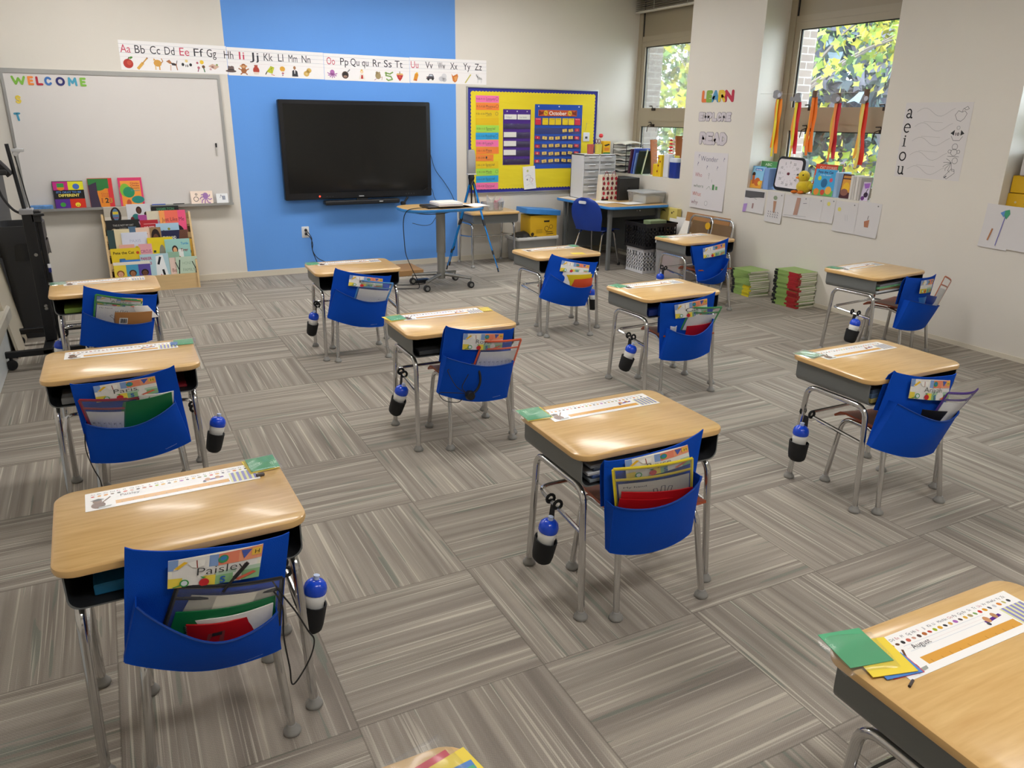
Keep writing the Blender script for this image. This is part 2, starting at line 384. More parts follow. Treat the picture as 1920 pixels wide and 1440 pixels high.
# windows: frame, two sashes with a pane each, spandrel panel, latches
GLASS = film('window_glass', (.97, .985, .98), .02, .03, .05, (.9, .95, 1.0))
DARKM = mat('dark_bronze_latch', '3b3028', .4, .6)
GASK = mat('black_gasket', '15161a', .6)
def window(n, y0, y1, zs, z1=3.0):
    x = XR+D; b = MB()
    def fr(ya, yb, za, zb, xa=0.0, xb=.07, m=0): b.box(x+xa, yb, za, x+xb, ya, zb, m)
    fr(y0, y0-.075, zs, z1); fr(y1+.075, y1, zs, z1); fr(y0, y1, zs, zs+.05); fr(y0-.075, y1+.075, 2.505, 2.56, .008); fr(y0-.075, y1+.075, 2.94, z1, .01)
    fr(y0-.075, y1+.075, 1.60, 1.72, .006); fr(y0-.075, y0-.088, 2.56, 2.94, .012, .05, 1)
    f = struct(b.build('window_%d' % n, [FRAME, GASK]))
    struct(MB().box(x+.02, y1+.075, 2.56, x+.05, y0-.088, 2.94).build('spandrel_panel', FRAMED, f))
    for za, zb in ((1.72, 2.505), (zs+.05, 1.60)):
        s = MB(); A, B = y0-.075, y1+.075; q = .062
        for ya, yb, z0, zt in ((A, A-q, za, zb), (B+q, B, za, zb), (A-q, B+q, za, za+.03), (A-q, B+q, zb-q, zb)): s.box(x+.012, yb, z0, x+.062, ya, zt)
        for ya, yb, z0, zt in ((A-q, A-q-.012, za+.03, zb-q), (A-q, B+q, zb-q-.008, zb-q)): s.box(x+.03, yb, z0, x+.045, ya, zt, 1)
        so = struct(s.build('sash', [FRAME, GASK], f))
        g = struct(MB().box(x+.036, B+q, za+.03, x+.040, A-q, zb-q).build('pane', GLASS, so))
        for yy in (A-.32, B+.16):
            z0 = za+.03 if za > 1.7 else zb-.035
            l = MB().tube([(x-.012, yy+.06, z0+.02), (x-.025, yy, z0+.022), (x-.02, yy-.01, z0-.01)], .006, 6).box(x-.012, yy-.025, z0-.03, x+.012, yy+.025, z0)
            if za < 1.7: l.tube([(x-.02, yy, z0), (x-.03, yy+.05, z0-.02), (x-.03, yy+.065, z0-.09)], .005, 6)
            struct(l.build('latch', DARKM, so))
    return f
window(1, 0, -1.37, SILL); window(2, -2.43, -3.88, SILL); window(3, -4.955, -6.4, 1.04)
# raised blind of window 1
bl = thing('window_blind', 'raised grey venetian blind bunched above the first window', 'blind', (XR+.25, -.69, 2.81))
SLAT = mat('grey_blind_slat', '8f8b80', .5)
b = MB()
for k in range(7): b.box(-.025, -.66, .026+k*.022, .025, .66, .029+k*.022)
b.build('slat_stack', SLAT, bl); MB().rbox(-.028, -.665, 0, .028, .665, .022, .004).build('bottom_rail', mat('blind_rail_white', 'cdc8bb', .45), bl)
MB().box(-.03, -.66, .178, .03, .66, .188).build('head_rail', SLAT, bl)
for yy in (.3, -.3): MB().tube([(-.03, yy, .01), (-.03, yy, .185)], .004, 6).build('lift_cord', mat('blind_cord', 'b7b2a5', .7), bl)

# ceiling lights (recessed fluorescent troffers)
DIFF = mat('fluorescent_diffuser', 'fffcfa', .5, emit=LAMP); TRIM = mat('white_metal_trim', 'e8e8e6', .4)
first = None
for j, y in enumerate((-1.45, -4.7, -8.3)):
    for i, x in enumerate((-.75, 1.35, 3.1) if j == 0 else (.24, 2.37)):
        lab = 'recessed ceiling light, row %s from the television wall, %s' % (('first', 'second', 'third')[j], ('over the left desk columns', 'over the middle of the room', 'towards the window corner')[i])
        if first is None:
            first = thing('ceiling_light', lab, 'ceiling light', (x, y, ZC), 0, 'recessed ceiling lights')
            b = MB()
            for q in ((-.61, -.24, -.59, .24), (.59, -.24, .61, .24), (-.59, -.24, .59, -.22), (-.59, .22, .59, .24)): b.box(q[0], q[1], -.02, q[2], q[3], 0)
            b.build('trim_frame', TRIM, first); MB().box(-.59, -.22, -.012, .59, .22, -.004).build('diffuser', DIFF, first)
        else: dup(first, lab, (x, y, ZC))

# ------------------------------------------------------------------ outdoors
BRK = bpy.data.materials.new('pale_brick'); BRK.use_nodes = True; nt = BRK.node_tree
bt = nt.nodes.new('ShaderNodeTexBrick'); tc = nt.nodes.new('ShaderNodeTexCoord'); mp = nt.nodes.new('ShaderNodeMapping')
mp.inputs['Rotation'].default_value = (PI/2, 0, 0); nt.links.new(tc.outputs['Object'], mp.inputs[0]); nt.links.new(mp.outputs[0], bt.inputs['Vector'])
bt.inputs['Color1'].default_value = lin('7b6d65')+(1,); bt.inputs['Color2'].default_value = lin('6d5f59')+(1,); bt.inputs['Mortar'].default_value = lin('98928b')+(1,)
bt.inputs['Scale'].default_value = 5.0; bt.inputs['Mortar Size'].default_value = .03; bt.inputs['Brick Width'].default_value = .9; bt.inputs['Row Height'].default_value = .35
nt.links.new(bt.outputs['Color'], nt.nodes['Principled BSDF'].inputs['Base Color']); nt.nodes['Principled BSDF'].inputs['Roughness'].default_value = .9
b = MB()
for y0, y1, z0, z1 in ((.6, -.1, -1, 3.6), (-1.32, -2.5, -1, 3.6), (-3.83, -5.02, -1, 3.6), (-6.35, YB, -1, 3.6), (-.1, -1.32, -1, .95), (-2.5, -3.83, -1, .95), (-5.02, -6.35, -1, 1.0)): b.box(XR+.41, y1, z0, XR+.62, y0, z1)
struct(b.build('wall_exterior', BRK))
struct(MB().box(XR+.62, -16, -1.1, 40, 34, -1.0).build('ground_outside', mat('autumn_lawn', '66734a', .9, var=(3, .25))))
LEAF = [mat('leaf_'+c, c, .6, spec=.2) for c in ('8c8525', '727f2c', '556e33', '9c9133', '405b2f', '61755b')]
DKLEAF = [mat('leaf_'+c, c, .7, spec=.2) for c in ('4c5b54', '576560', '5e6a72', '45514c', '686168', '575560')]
BARK = mat('grey_bark', '6a5f58', .9, bump=(30, .4))
def leaf(b, p, s, m, rnd):
    n = Vector((rnd.uniform(-1, 1), rnd.uniform(-1, 1), rnd.uniform(-.6, 1))).normalized(); t = n.orthogonal().normalized(); t = Matrix.Rotation(rnd.uniform(0, 6.28), 3, n) @ t; q = n.cross(t)
    sh = ((0, -1, 0), (.45, -.35, .1), (1, .1, .15), (.42, .3, .1), (0, 1.15, 0), (-.42, .3, .1), (-1, .1, .15), (-.45, -.35, .1))
    vs = [p+(q*a+t*c+n*h)*s for a, c, h in sh]
    b.add(vs, [(0, 1, 2, 3, 4), (4, 5, 6, 7, 0)], m)
def tree(name, label, x, y, z0, h, cr, n, ls, mats, seed, group, clump=14):
    rnd = random.Random(seed); t = thing(name, label, 'tree' if 'tree' in name else 'bush', (x, y, z0), 0, group)
    b = MB(); cl = []
    tr = smooth([(0, 0, 0), (.1, -.06, h*.35), (-.05, .1, h*.65), (.08, 0, h*.92)], 5); b.tube(tr, [.11*(1-.75*i/(len(tr)-1))*h/5+.02 for i in range(len(tr))], 8)
    for k in range(clump):
        a = rnd.uniform(0, 2*PI); f = rnd.uniform(.15, 1); zz = h*(.22+.76*rnd.random()); r = cr*math.sqrt(f)*(1-.35*abs(zz/h-.55))
        p = Vector((r*math.cos(a), r*math.sin(a), zz)); cl.append((p, cr*rnd.uniform(.28, .5)))
        s0 = Vector((0, 0, zz*.75)); b.tube([s0, s0.lerp(p, .5)+Vector((0, 0, .12)), p], [.035, .02, .008], 5)
    b.build('trunk', BARK, t); lb = MB()
    for k in range(n):
        p, r = cl[rnd.randrange(len(cl))]; d = Vector((rnd.gauss(0, .5), rnd.gauss(0, .5), rnd.gauss(0, .42)))*r
        lb.add([], []); leaf(lb, p+d, ls*rnd.uniform(.6, 1.25), rnd.randrange(len(mats)), rnd)
    lb.build('foliage', mats, t)
tree('maple_tree', 'yellow leaved tree in front of the middle window', 9.2, 1.2, -1, 5.6, 2.2, 2400, .075, LEAF[:4]+[LEAF[1]], 3, 'trees outside')
tree('birch_tree', 'yellow green tree outside the window beside the television wall', 11.2, 6.2, -1, 6.0, 2.0, 5200, .075, LEAF, 5, 'trees outside')
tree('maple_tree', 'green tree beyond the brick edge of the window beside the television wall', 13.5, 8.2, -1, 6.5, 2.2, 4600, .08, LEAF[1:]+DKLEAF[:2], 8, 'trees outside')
k = 0
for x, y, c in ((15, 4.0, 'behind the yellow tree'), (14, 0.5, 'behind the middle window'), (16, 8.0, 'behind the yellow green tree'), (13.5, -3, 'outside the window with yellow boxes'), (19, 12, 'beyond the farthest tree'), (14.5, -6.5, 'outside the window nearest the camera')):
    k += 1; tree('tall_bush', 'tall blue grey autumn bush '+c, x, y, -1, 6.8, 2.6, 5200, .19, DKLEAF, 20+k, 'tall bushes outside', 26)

# ------------------------------------------------------------------ materials of the furniture
CHROME = mat('chrome', 'cfcfcf', .16, 1.0); STEEL = mat('brushed_grey_steel', '9c9c98', .35, .9)
GREY = mat('grey_enamel', '6c6f6e', .42, spec=.4, bump=(300, .05)); BLACKP = mat('black_plastic', '17181b', .4)
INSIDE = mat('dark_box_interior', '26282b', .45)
GLIDE = mat('grey_glide', '8b8a86', .45); RUBBER = mat('black_rubber', '1b1b1c', .7)
WOOD = bpy.data.materials.new('maple_laminate'); WOOD.use_nodes = True; nt = WOOD.node_tree; pb = nt.nodes['Principled BSDF']
tc = nt.nodes.new('ShaderNodeTexCoord'); mp = nt.nodes.new('ShaderNodeMapping'); mp.inputs['Scale'].default_value = (4, 42, 1); nz = nt.nodes.new('ShaderNodeTexNoise'); nz.inputs['Scale'].default_value = 1.6; nz.inputs['Detail'].default_value = 5; nz.inputs['Distortion'].default_value = .35
rp = nt.nodes.new('ShaderNodeValToRGB'); rp.color_ramp.elements[0].position = .28; rp.color_ramp.elements[0].color = lin('c9a063')+(1,); rp.color_ramp.elements[1].position = .72; rp.color_ramp.elements[1].color = lin('dcb87c')+(1,)
nt.links.new(tc.outputs['Object'], mp.inputs[0]); nt.links.new(mp.outputs[0], nz.inputs['Vector']); nt.links.new(nz.outputs['Fac'], rp.inputs[0]); nt.links.new(rp.outputs[0], pb.inputs['Base Color'])
pb.inputs['Roughness'].default_value = .3; pb.inputs['Coat Weight'].default_value = .25; pb.inputs['Coat Roughness'].default_value = .12
WEDGE = mat('maple_edge_band', 'd6ae72', .3, coat=.3)
FABRIC = mat('royal_blue_cloth', '0849b8', .65, spec=.12, bump=(420, .2), var=(5, .05)); SEAM = mat('blue_seam_binding', '0c3f92', .8)
RUST = mat('rust_plastic_seat', 'a24c2c', .45)

# student desk
def make_desk(label, x, y, t):
    d = thing('student_desk', label, 'desk', (x, y, 0), t, 'open front student desks')
    MB().rprism(.610, .457, .058, [(.010, HD-.026), (.002, HD-.021), (0, HD-.013), (.002, HD-.004), (.008, HD)], 0, 0, 1, 7, 0).build('desktop', [WOOD, WEDGE], d)
    W2, zt, zb, r = .283, HD-.026, .492, .032
    out = [(-W2, zt)]+[(-W2+r-r*math.cos(a), zb+r-r*math.sin(a)) for a in [PI/2*k/5 for k in range(6)]]
    out += [(W2-r+r*math.sin(a), zb+r-r*math.cos(a)) for a in [PI/2*k/5 for k in range(6)]]+[(W2, zt)]
    inn = [(x_*(1-.004/W2), max(z_, zb)+.004*(1 if z_ < zt-1e-6 else 0)) for x_, z_ in out]; n = len(out); b = MB()
    Y0, Y1 = -.207, .192
    b.add([(p[0], Y0, p[1]) for p in out]+[(p[0], Y1, p[1]) for p in out], [(i, i+1, n+i+1, n+i) for i in range(n-1)], 0, True)
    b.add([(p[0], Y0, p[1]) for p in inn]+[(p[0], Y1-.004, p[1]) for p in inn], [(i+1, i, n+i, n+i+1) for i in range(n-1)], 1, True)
    b.add([(p[0], Y0, p[1]) for p in out]+[(p[0], Y0, p[1]) for p in inn], [(i, n+i, n+i+1, i+1) for i in range(n-1)], 0)
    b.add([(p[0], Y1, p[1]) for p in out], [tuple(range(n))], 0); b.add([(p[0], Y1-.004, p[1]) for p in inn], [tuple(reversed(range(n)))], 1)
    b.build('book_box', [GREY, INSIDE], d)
    for s in (-1, 1):
        p = bend([(s*.272, -.228, .014), (s*.262, -.192, .478), (s*.262, .128, .478), (s*.272, .156, .014)], .055, 6)
        MB().tube(p, .0125, 10).build('leg', CHROME, d)
    b = MB().tube(bend([(-.266, -.203, .318), (-.262, .118, .345), (.262, .118, .345), (.266, -.203, .318)], .05, 6), .0085, 8); b.build('brace', CHROME, d)
    fb = MB().lathe([(0, 0), (.022, 0), (.025, .005), (.024, .012), (.017, .020), (.0135, .030)], (0, 0, 0), 14)
    for s in (-1, 1):
        for yy in (-.228, .156): fb_ = MB(); fb_.v, fb_.f, fb_.m, fb_.s = list(fb.v), list(fb.f), list(fb.m), list(fb.s); fb_.build('foot_glide', GLIDE, d, (s*.272, yy, 0))
    return d
KEY = {'Paisley': 'black framed sleeve', 'Paris': 'crimson framed sleeve', 'Ah': 'green framed sleeve and kraft book', 'Bryce': 'yellow framed sleeve', 'Ro': 'headphones and orange framed sleeve',
       'blue': 'blue framed sleeve', 'Ca': 'green framed sleeve and red folder', 'Ariyah': 'bent purple framed sleeve', 'far12': 'yellow and orange folders', 'far9': 'blue booklets', 'far11': 'empty sagging pouch'}
POSE = {'Paisley': (-.768, -6.284, .02), 'Paris': (-.868, -4.738, -.013), 'Ah': (-.919, -3.035, .017), 'Bryce': (.705, -6.274, -.011), 'Ro': (.699, -4.709, -.015), 'blue': (.662, -3.0, -.04),
        'Ca': (2.244, -4.533, .017), 'Ariyah': (2.202, -6.158, -.006), 'far12': (2.327, -3.042, .03), 'far9': (4.089, -4.636, .092), 'far11': (3.865, -2.898, .033), 'August': (.66, -7.728, -.022), 'Low': (-.705, -7.62, 0.0)}
CH = {'Bryce': (.024, -.12, -.06), 'Ariyah': (.0075, -.132, -.13), 'Paisley': (.02, -.12, -.041), 'far12': (-.03, -.175, -.28), 'Ro': (.061, -.113, -.01), 'Ca': (.036, -.13, -.22), 'blue': (-.011, -.125, -.085),
      'Paris': (.02, -.13, 0), 'Ah': (.02, -.125, -.05), 'far9': (.2, -.11, 0), 'far11': (.02, -.15, -.15)}
DESK0 = make_desk('student desk whose chair holds the '+KEY['Paisley'], *POSE['Paisley'])
for n in POSE:
    if n == 'Paisley': continue
    lab = 'student desk whose chair holds the '+KEY[n] if n in KEY else {'August': 'student desk nearest the camera, green card bag hanging over its corner', 'Low': 'student desk cut off by the bottom edge, red card on its corner'}[n]
    if n == 'far11': lab = 'student desk whose chair has the empty sagging pouch'
    dup(DESK0, lab, POSE[n][:2]+(0,), POSE[n][2])
dup(DESK0, 'student desk against the wall under the bulletin board, closed back outward', (3.03, -.30, 0), PI)

# school chair
def make_chair(label, M):
    c = thing('school_chair', label, 'chair', M=M, group='rust coloured school chairs')
    def seat(u, v):
        x = (u-.5)*.34; y = .17-v*.33
        return (x, y, .362-.014*math.sin(PI*u)*(.4+.6*math.sin(PI*v))-.03*max(0, (.18-v)/.18)**2+.012*max(0, v-.8)/.2)
    MB().sheet(seat, 10, 10, .010).build('seat', RUST, c)
    def bk(u, v):
        x = (u-.5)*(.20-.02*v); return (x, -.110-.015*math.sin(PI*u)-.006*v, .385+.165*v)
    MB().sheet(bk, 8, 6, .010).build('backrest', RUST, c)
    for s in (-1, 1):
        MB().tube(bend([(s*.172, .166, .014), (s*.150, .135, .335), (s*.140, -.05, .340)], .06, 6), .0115, 10).build('leg', CHROME, c)
        b = MB()
        b.tube(bend([(s*.178, -.176, .014), (s*.158, -.125, .325), (s*.148, -.01, .345)], .05, 6), .0115, 10)
        b.build('leg', CHROME, c)
        MB().tube(bend([(s*.150, -.02, .343), (s*.098, -.098, .35), (s*.092, -.104, .53)], .04, 5), .010, 8).build('back_upright', CHROME, c)
    for s in (-1, 1):
        for xx, yy in ((.172, .166), (.178, -.176)):
            MB().lathe([(0, 0), (.022, 0), (.025, .005), (.024, .012), (.017, .020), (.0125, .030)], (0, 0, 0), 14).build('foot_glide', GLIDE, c, (s*xx, yy, 0))
    return c
def chair_matrix(n):
    x, y, t = POSE[n]; cx, cy, r = CH[n]
    return Matrix.Translation((x, y, 0)) @ Matrix.Rotation(t, 4, 'Z') @ Matrix.Translation((cx, cy, 0)) @ Matrix.Rotation(r, 4, 'Z')
CHAIR0 = None
for n in CH:
    lab = 'rust seat school chair carrying the '+KEY[n] if n != 'far11' else 'rust seat school chair wearing the empty sagging pouch'
    if CHAIR0 is None: CHAIR0 = make_chair(lab, chair_matrix(n)); bpy.context.view_layer.update()
    else: dup(CHAIR0, lab, M=chair_matrix(n))
PK = {
 'Paisley': [[[-.154,.665],[.224,.614],[-.196,.359],[.173,.277],[-.148,.525],[.17,.415],[.007,.414]],[[-.066,.618],[.155,.609],[-.077,.544],[.135,.519]],[['sleeve',-.16,[[-.055,.542],[.192,.5],[-.092,.446],[.178,.397]]],['sheet',-.164,[[-.026,.511],[.176,.475],[-.073,.429],[.165,.39]]],['green',-.168,[[-.067,.476],[.17,.453],[-.084,.429],[.163,.378]]],['white',-.172,[[-.04,.446],[.162,.437],[-.047,.406],[.155,.384]]],['red',-.176,[[-.048,.439],[.12,.422],[-.049,.392],[.116,.356]]]]],
 'Paris': [[[-.212,.613],[.176,.639],[-.186,.27],[.201,.296],[-.178,.451],[.16,.491],[-.052,.432]],[[-.131,.596],[.097,.609],[-.128,.528],[.102,.536]],[['sleeve',-.16,[[-.187,.547],[.023,.525],[-.166,.427],[.005,.392]]],['white',-.164,[[.032,.54],[.159,.536],[.011,.487],[.151,.47]]],['green',-.172,[[-.032,.517],[.15,.535],[-.068,.404],[.148,.468]]]]],
 'Ah': [[[-.124,.673],[.261,.591],[-.193,.325],[.198,.313],[-.144,.523],[.213,.435],[.05,.449]],[[-.063,.608],[.178,.574],[-.068,.561],[.169,.517]],[['sleeve',-.16,[[-.066,.619],[.171,.561],[-.098,.473],[.151,.476]]],['white',-.156,[[.082,.544],[.198,.527],[.076,.5],[.221,.491]]],['kraft',-.172,[[.019,.507],[.219,.495],[.001,.435],[.205,.419]]]]],
 'Bryce': [[[-.245,.603],[.133,.654],[-.211,.266],[.117,.278],[-.224,.456],[.11,.504],[-.16,.458]],[[-.181,.602],[.056,.619],[-.17,.529],[.074,.549]],[['sleeve',-.16,[[-.225,.579],[.079,.566],[-.197,.436],[.097,.437]]],['sheet',-.164,[[-.211,.535],[.043,.533],[-.197,.438],[.059,.446]]],['red',-.168,[[-.191,.496],[.093,.458],[-.187,.432],[.094,.395]]],['red2',-.172,[[-.199,.474],[.044,.436],[-.201,.43],[.046,.38]]]]],
 'Ro': [[[-.182,.659],[.191,.608],[-.233,.313],[.149,.239],[-.196,.507],[.172,.443],[-.031,.456]],[[-.099,.615],[.121,.591],[-.107,.534],[.112,.508]],[['sleeve',-.164,[[.004,.563],[.219,.551],[-.043,.432],[.179,.418]]],['hp',-.225,[[-.065,.468],[-.053,.431],[-.056,.373],[-.086,.303],[-.111,.318],[-.222,.454],[-.158,.358],[-.253,.324],[-.183,.293]]]]],
 'blue': [[[-.154,.657],[.226,.584],[-.227,.317],[.151,.229],[-.162,.516],[.185,.422],[.029,.436]],[[-.063,.606],[.16,.567],[-.078,.534],[.156,.502]],[['sleeve',-.164,[[.004,.566],[.229,.532],[-.039,.433],[.179,.406]]]]],
 'Ca': [[[-.209,.589],[.156,.64],[-.181,.234],[.149,.263],[-.152,.429],[.137,.479],[-.012,.401]],[[-.126,.575],[.09,.605],[-.113,.491],[.101,.507]],[['sleeve',-.164,[[-.015,.556],[.192,.547],[-.047,.462],[.151,.451]]],['red',-.172,[[-.034,.441],[.139,.459],[-.035,.388],[.129,.386]]],['white',-.16,[[-.139,.444],[-.1,.445],[-.133,.405],[-.097,.402]]]]],
 'Ariyah': [[[-.202,.66],[.15,.613],[-.267,.328],[.099,.255],[-.199,.527],[.154,.456],[-.018,.451]],[[-.125,.624],[.096,.593],[-.125,.538],[.108,.5]],[['sleeve',-.172,[[.078,.543],[.249,.543],[.038,.453],[.169,.444]]],['black',-.176,[[-.048,.483],[.162,.452],[-.044,.452],[.145,.404]]]]],
 'far12': [[[-.148,.654],[.225,.581],[-.237,.318],[.132,.244],[-.163,.501],[.176,.409],[.06,.41]],[[-.073,.604],[.149,.56],[-.089,.522],[.14,.494]],[['white',-.16,[[-.057,.522],[.164,.504],[-.078,.448],[.156,.423]]],['yellow',-.164,[[-.033,.493],[.173,.493],[-.043,.43],[.167,.423]]],['orange',-.172,[[.022,.456],[.174,.465],[.009,.407],[.172,.39]]]]],
 'far9': [[[-.209,.609],[.159,.59],[-.253,.239],[.137,.214],[-.194,.44],[.187,.362],[-.047,.396]],[[-.071,.569],[.1,.564],[-.072,.476],[.089,.467]],[['blue',-.16,[[-.047,.44],[.046,.447],[-.047,.393],[.063,.376]]],['bluesh',-.164,[[.045,.452],[.207,.421],[.071,.376],[.215,.354]]],['sleeve',-.172,[[.215,.574],[.31,.526],[.108,.36],[.214,.36]]]]],
 'far11': [[[-.266,.597],[.111,.652],[-.161,.275],[.107,.28],[-.174,.293],[.101,.475],[-.11,.352]],[[-.163,.574],[.063,.61],[-.149,.487],[.075,.512]],[]],
}
# ------------------------------------------------------------------ chair pockets and what they hold
# per chair, in the chair's own frame (x, z): corners TL TR BL BR, pouch lip left / right / middle; name tag quad; contents
NAMES = {'Paisley': 'Paisley', 'Paris': 'Paris', 'Ah': 'Ahjare', 'Bryce': 'Bryce', 'Ro': 'Royal', 'Ariyah': 'Ariyah', 'blue': 'E', 'Ca': 'Ca', 'far12': '', 'far9': '', 'far11': ''}
def name_tag(nm):
    p = Print()                                       # unit square canvas, v up
    p.rect(0, 0, 1, 1, 'f1efe0').rect(0, .62, .52, 1, '86a5d8').rect(.52, .62, .74, 1, 'ef8b6c').rect(.74, .62, 1, 1, 'f2a07a').rect(0, 0, .5, .34, 'efd84e').rect(.5, 0, 1, .34, '8fbf8a').rect(.5, .3, 1, .42, 'b9d3bd')
    p.poly([(.06, .70), (.1, .66), (.2, .88), (.16, .92)], 'f0c02a').poly([(.06, .70), (.1, .66), (.05, .64)], 'f6e4c0')
    p.poly([(.2, .86), (.29, .92), (.38, .9), (.37, .7), (.3, .66), (.24, .7)], 'f6f4ee').line([(.3, .66), (.29, .92)], .012, '9a3a2a')
    p.circ(.57, .82, .055, '3f9a63', .13).circ(.57, .84, .035, '3a7fc0', .07).poly([(.76, .98), (.8, .7), (.88, .95)], '4a5fb0').rect(.88, .74, .99, .96, 'f2c14a').text('H', .915, .78, .13, '222222', 'l', .05)
    p.circ(.17, .17, .05, '3d9a4a', .13).circ(.17, .17, .034, 'dfe8ee', .09).line([(.06, .04), (.13, .1)], .03, '3d9a4a')
    p.circ(.38, .14, .055, 'c8242c', .13).poly([(.37, .27), (.33, .36), (.4, .32)], '3d9a4a').text('S', .55, .05, .22, '2a5fb8', 'l', .06, .02).poly([(.72, .1), (.92, .26), (.96, .2), (.76, .04)], 'd9674a')
    if nm: p.text(nm, .3, .40, .27, '2b2b2b', 'l', None if len(nm) < 3 else .075*len(nm), -.012)
    return p
SLV = film('clear_sleeve_film', (.95, .96, .98), .05, .2, .06, (.8, .84, .9)); FILM = film('crinkled_clear_film', (.96, .97, .96), .02, .2, .03)
CORD = mat('black_cord', '141416', .6)
def pocket_panel_y(q, u): return -.135-.03*math.sin(PI*min(1, max(0, u)))
def make_pocket(n):
    pk, tg, con = PK[n]; tl, tr, blc, brc, ll, lr, lm = pk; M = chair_matrix(n)
    t = thing('chair_pocket', ('blue cloth chair pocket holding the '+KEY[n]) if n != 'far11' else 'blue cloth chair pocket with sagging pouch and nothing in it', 'chair pocket', M=M, group='blue chair pockets')
    rnd = random.Random(len(n)*7+ord(n[0]))
    w1, w2 = rnd.uniform(0, 6), rnd.uniform(0, 6)
    def panel(u, v):
        x = tl[0]*(1-u)*(1-v)+tr[0]*u*(1-v)+blc[0]*(1-u)*v+brc[0]*u*v; z = tl[1]*(1-u)*(1-v)+tr[1]*u*(1-v)+blc[1]*(1-u)*v+brc[1]*u*v
        sag = (4*u*(1-u))**.45
        z -= .018*sag*(1-v)**2; y = -.135-.03*math.sin(PI*u)
        y += (.004*math.sin(9*u+w1+4*v)+.003*math.sin(15*v+w2+5*u))*sag - .012*(abs(2*u-1)**6)*(1-v)**3
        return (x, y, z)
    MB().sheet(panel, 22, 18, .004).build('back_panel', FABRIC, t)
    # hood that slips over the backrest from the seat side
    def hood(u, v):
        p = panel(u, v*.55); return (p[0], p[1]+.05*min(1, v*6)*(.5+.5*math.sin(PI*u)), p[2]-.002)
    MB().sheet(hood, 14, 8, .003).build('hood', FABRIC, t)
    def lipz(u):     # quadratic through left, middle, right
        c = lm[1]; a = (ll[1]+lr[1])/2-c; b = (lr[1]-ll[1])/2; s = 2*u-1; return c+b*s+a*(abs(s)**1.7)
    lx0, lx1 = (ll[0] if abs(ll[0]-tl[0]) < .12 else (tl[0]+blc[0])/2), lr[0]
    def pouch(u, v):   # v 0 = bottom, 1 = lip
        zb = blc[1]*(1-u)+brc[1]*u-.022*math.sin(PI*u); zt = lipz(u); x = (blc[0]*(1-u)+brc[0]*u)*(1-v)+(lx0*(1-u)+lx1*u)*v
        s = math.sin(PI*u)**.7 if 0 < u < 1 else 0
        y = -.164-.031*v-(.03+.05*v-.02*v*v)*s
        y -= .003*math.sin(7*u+w2)*s
        return (x, y, zb+(zt-zb)*v)
    pm = MB().sheet(pouch, 22, 10, .004)
    for s in (0, 1):   # side gussets joining the pouch to the panel
        pm.sheet(lambda u, v, s=s: tuple(Vector(pouch(s, v)).lerp(Vector((pouch(s, v)[0], -.136, pouch(s, v)[2])), u)), 2, 10, .003)
    pm.sheet(lambda u, v: tuple(Vector(pouch(u, 0)).lerp(Vector((pouch(u, 0)[0], -.14-.03*math.sin(PI*u), pouch(u, 0)[2]+.004)), v)), 22, 2, .003)
    pm.build('pouch', FABRIC, t)
    MB().tube([Vector(pouch(i/22, 1))+Vector((0, -.001, 0)) for i in range(23)], .0028, 6).build('pouch_binding', SEAM, t)
    f = lambda u, v, k=0.0: (tg[0][0]*(1-u)*v+tg[1][0]*u*v+tg[2][0]*(1-u)*(1-v)+tg[3][0]*u*(1-v), -.158-.024*math.sin(PI*min(1, max(0, ((tg[0][0]*(1-u)+tg[1][0]*u)-tl[0])/(tr[0]-tl[0]))))-k, tg[0][1]*(1-u)*v+tg[1][1]*u*v+tg[2][1]*(1-u)*(1-v)+tg[3][1]*u*(1-v))
    o = MB().sheet(lambda u, v: f(u, 1-v, 0), 8, 3, .001).build('name_tag', PAPER, t)
    name_tag(NAMES[n]).build('tag_print', o, lambda u, v, k: f(u, v, k+.0022))
    if n in ('Paisley', 'Paris', 'Ro', 'blue'):
        p = Print(); p.text('Lakeshore', 0, 0, .8, 'cfd8ea', 'c', 5)
        p.build('maker_label', t, lambda a, b_, k: (lambda q: (q[0], q[1]-.003-k*4, q[2]))(pouch(.80+a*.024, .10+b_*.022+a*.004)))
    return pouch
def quad_sheet(name, label, cat, M, q, y, m, th=.0015, bow=.015, group=None, down=.06, tilt=.02):
    """flat item standing in a pocket: the quad is what shows, extended downward behind the lip"""
    tl, tr, bl, br = [Vector(p) for p in q]
    bl2 = bl+(bl-tl).normalized()*down; br2 = br+(br-tr).normalized()*down
    zz = [tl.y, tr.y, bl2.y, br2.y]; z0, z1 = min(zz), max(zz)
    def f(u, v):
        p = tl.lerp(tr, u).lerp(bl2.lerp(br2, u), v); return (p.x, y-bow*math.sin(PI*u)-tilt*(p.y-z0)/(z1-z0+1e-6)+tilt*.5, p.y)
    o = MB().sheet(f, 10, 5, th).build(name, m); o.matrix_world = M; tag(o, label, cat, group)
    return o, f
def on_sheet(f, lift=.0022): return lambda u, v, k: (lambda p: (p[0], p[1]-lift-k, p[2]))(f(u, 1-v))
KR = mat('kraft_cover', 'a9743f', .7)
CM = {'green': mat('green_folder', '0f6b3c', .4), 'red': mat('red_folder', 'b8161c', .35), 'red2': mat('red_notebook_cover', 'ad1219', .35), 'yellow': mat('yellow_folder', 'dcc21c', .45), 'orange': mat('orange_red_folder', 'd8502a', .45),
      'white': PAPER, 'kraft': KR, 'blue': mat('blue_booklet', '3f86cf', .4), 'bluesh': mat('navy_booklet', '2246a0', .4), 'black': mat('black_sleeve_edge', '17171a', .5), 'sheet': mat('cream_paper', 'd9d4c6', .75)}
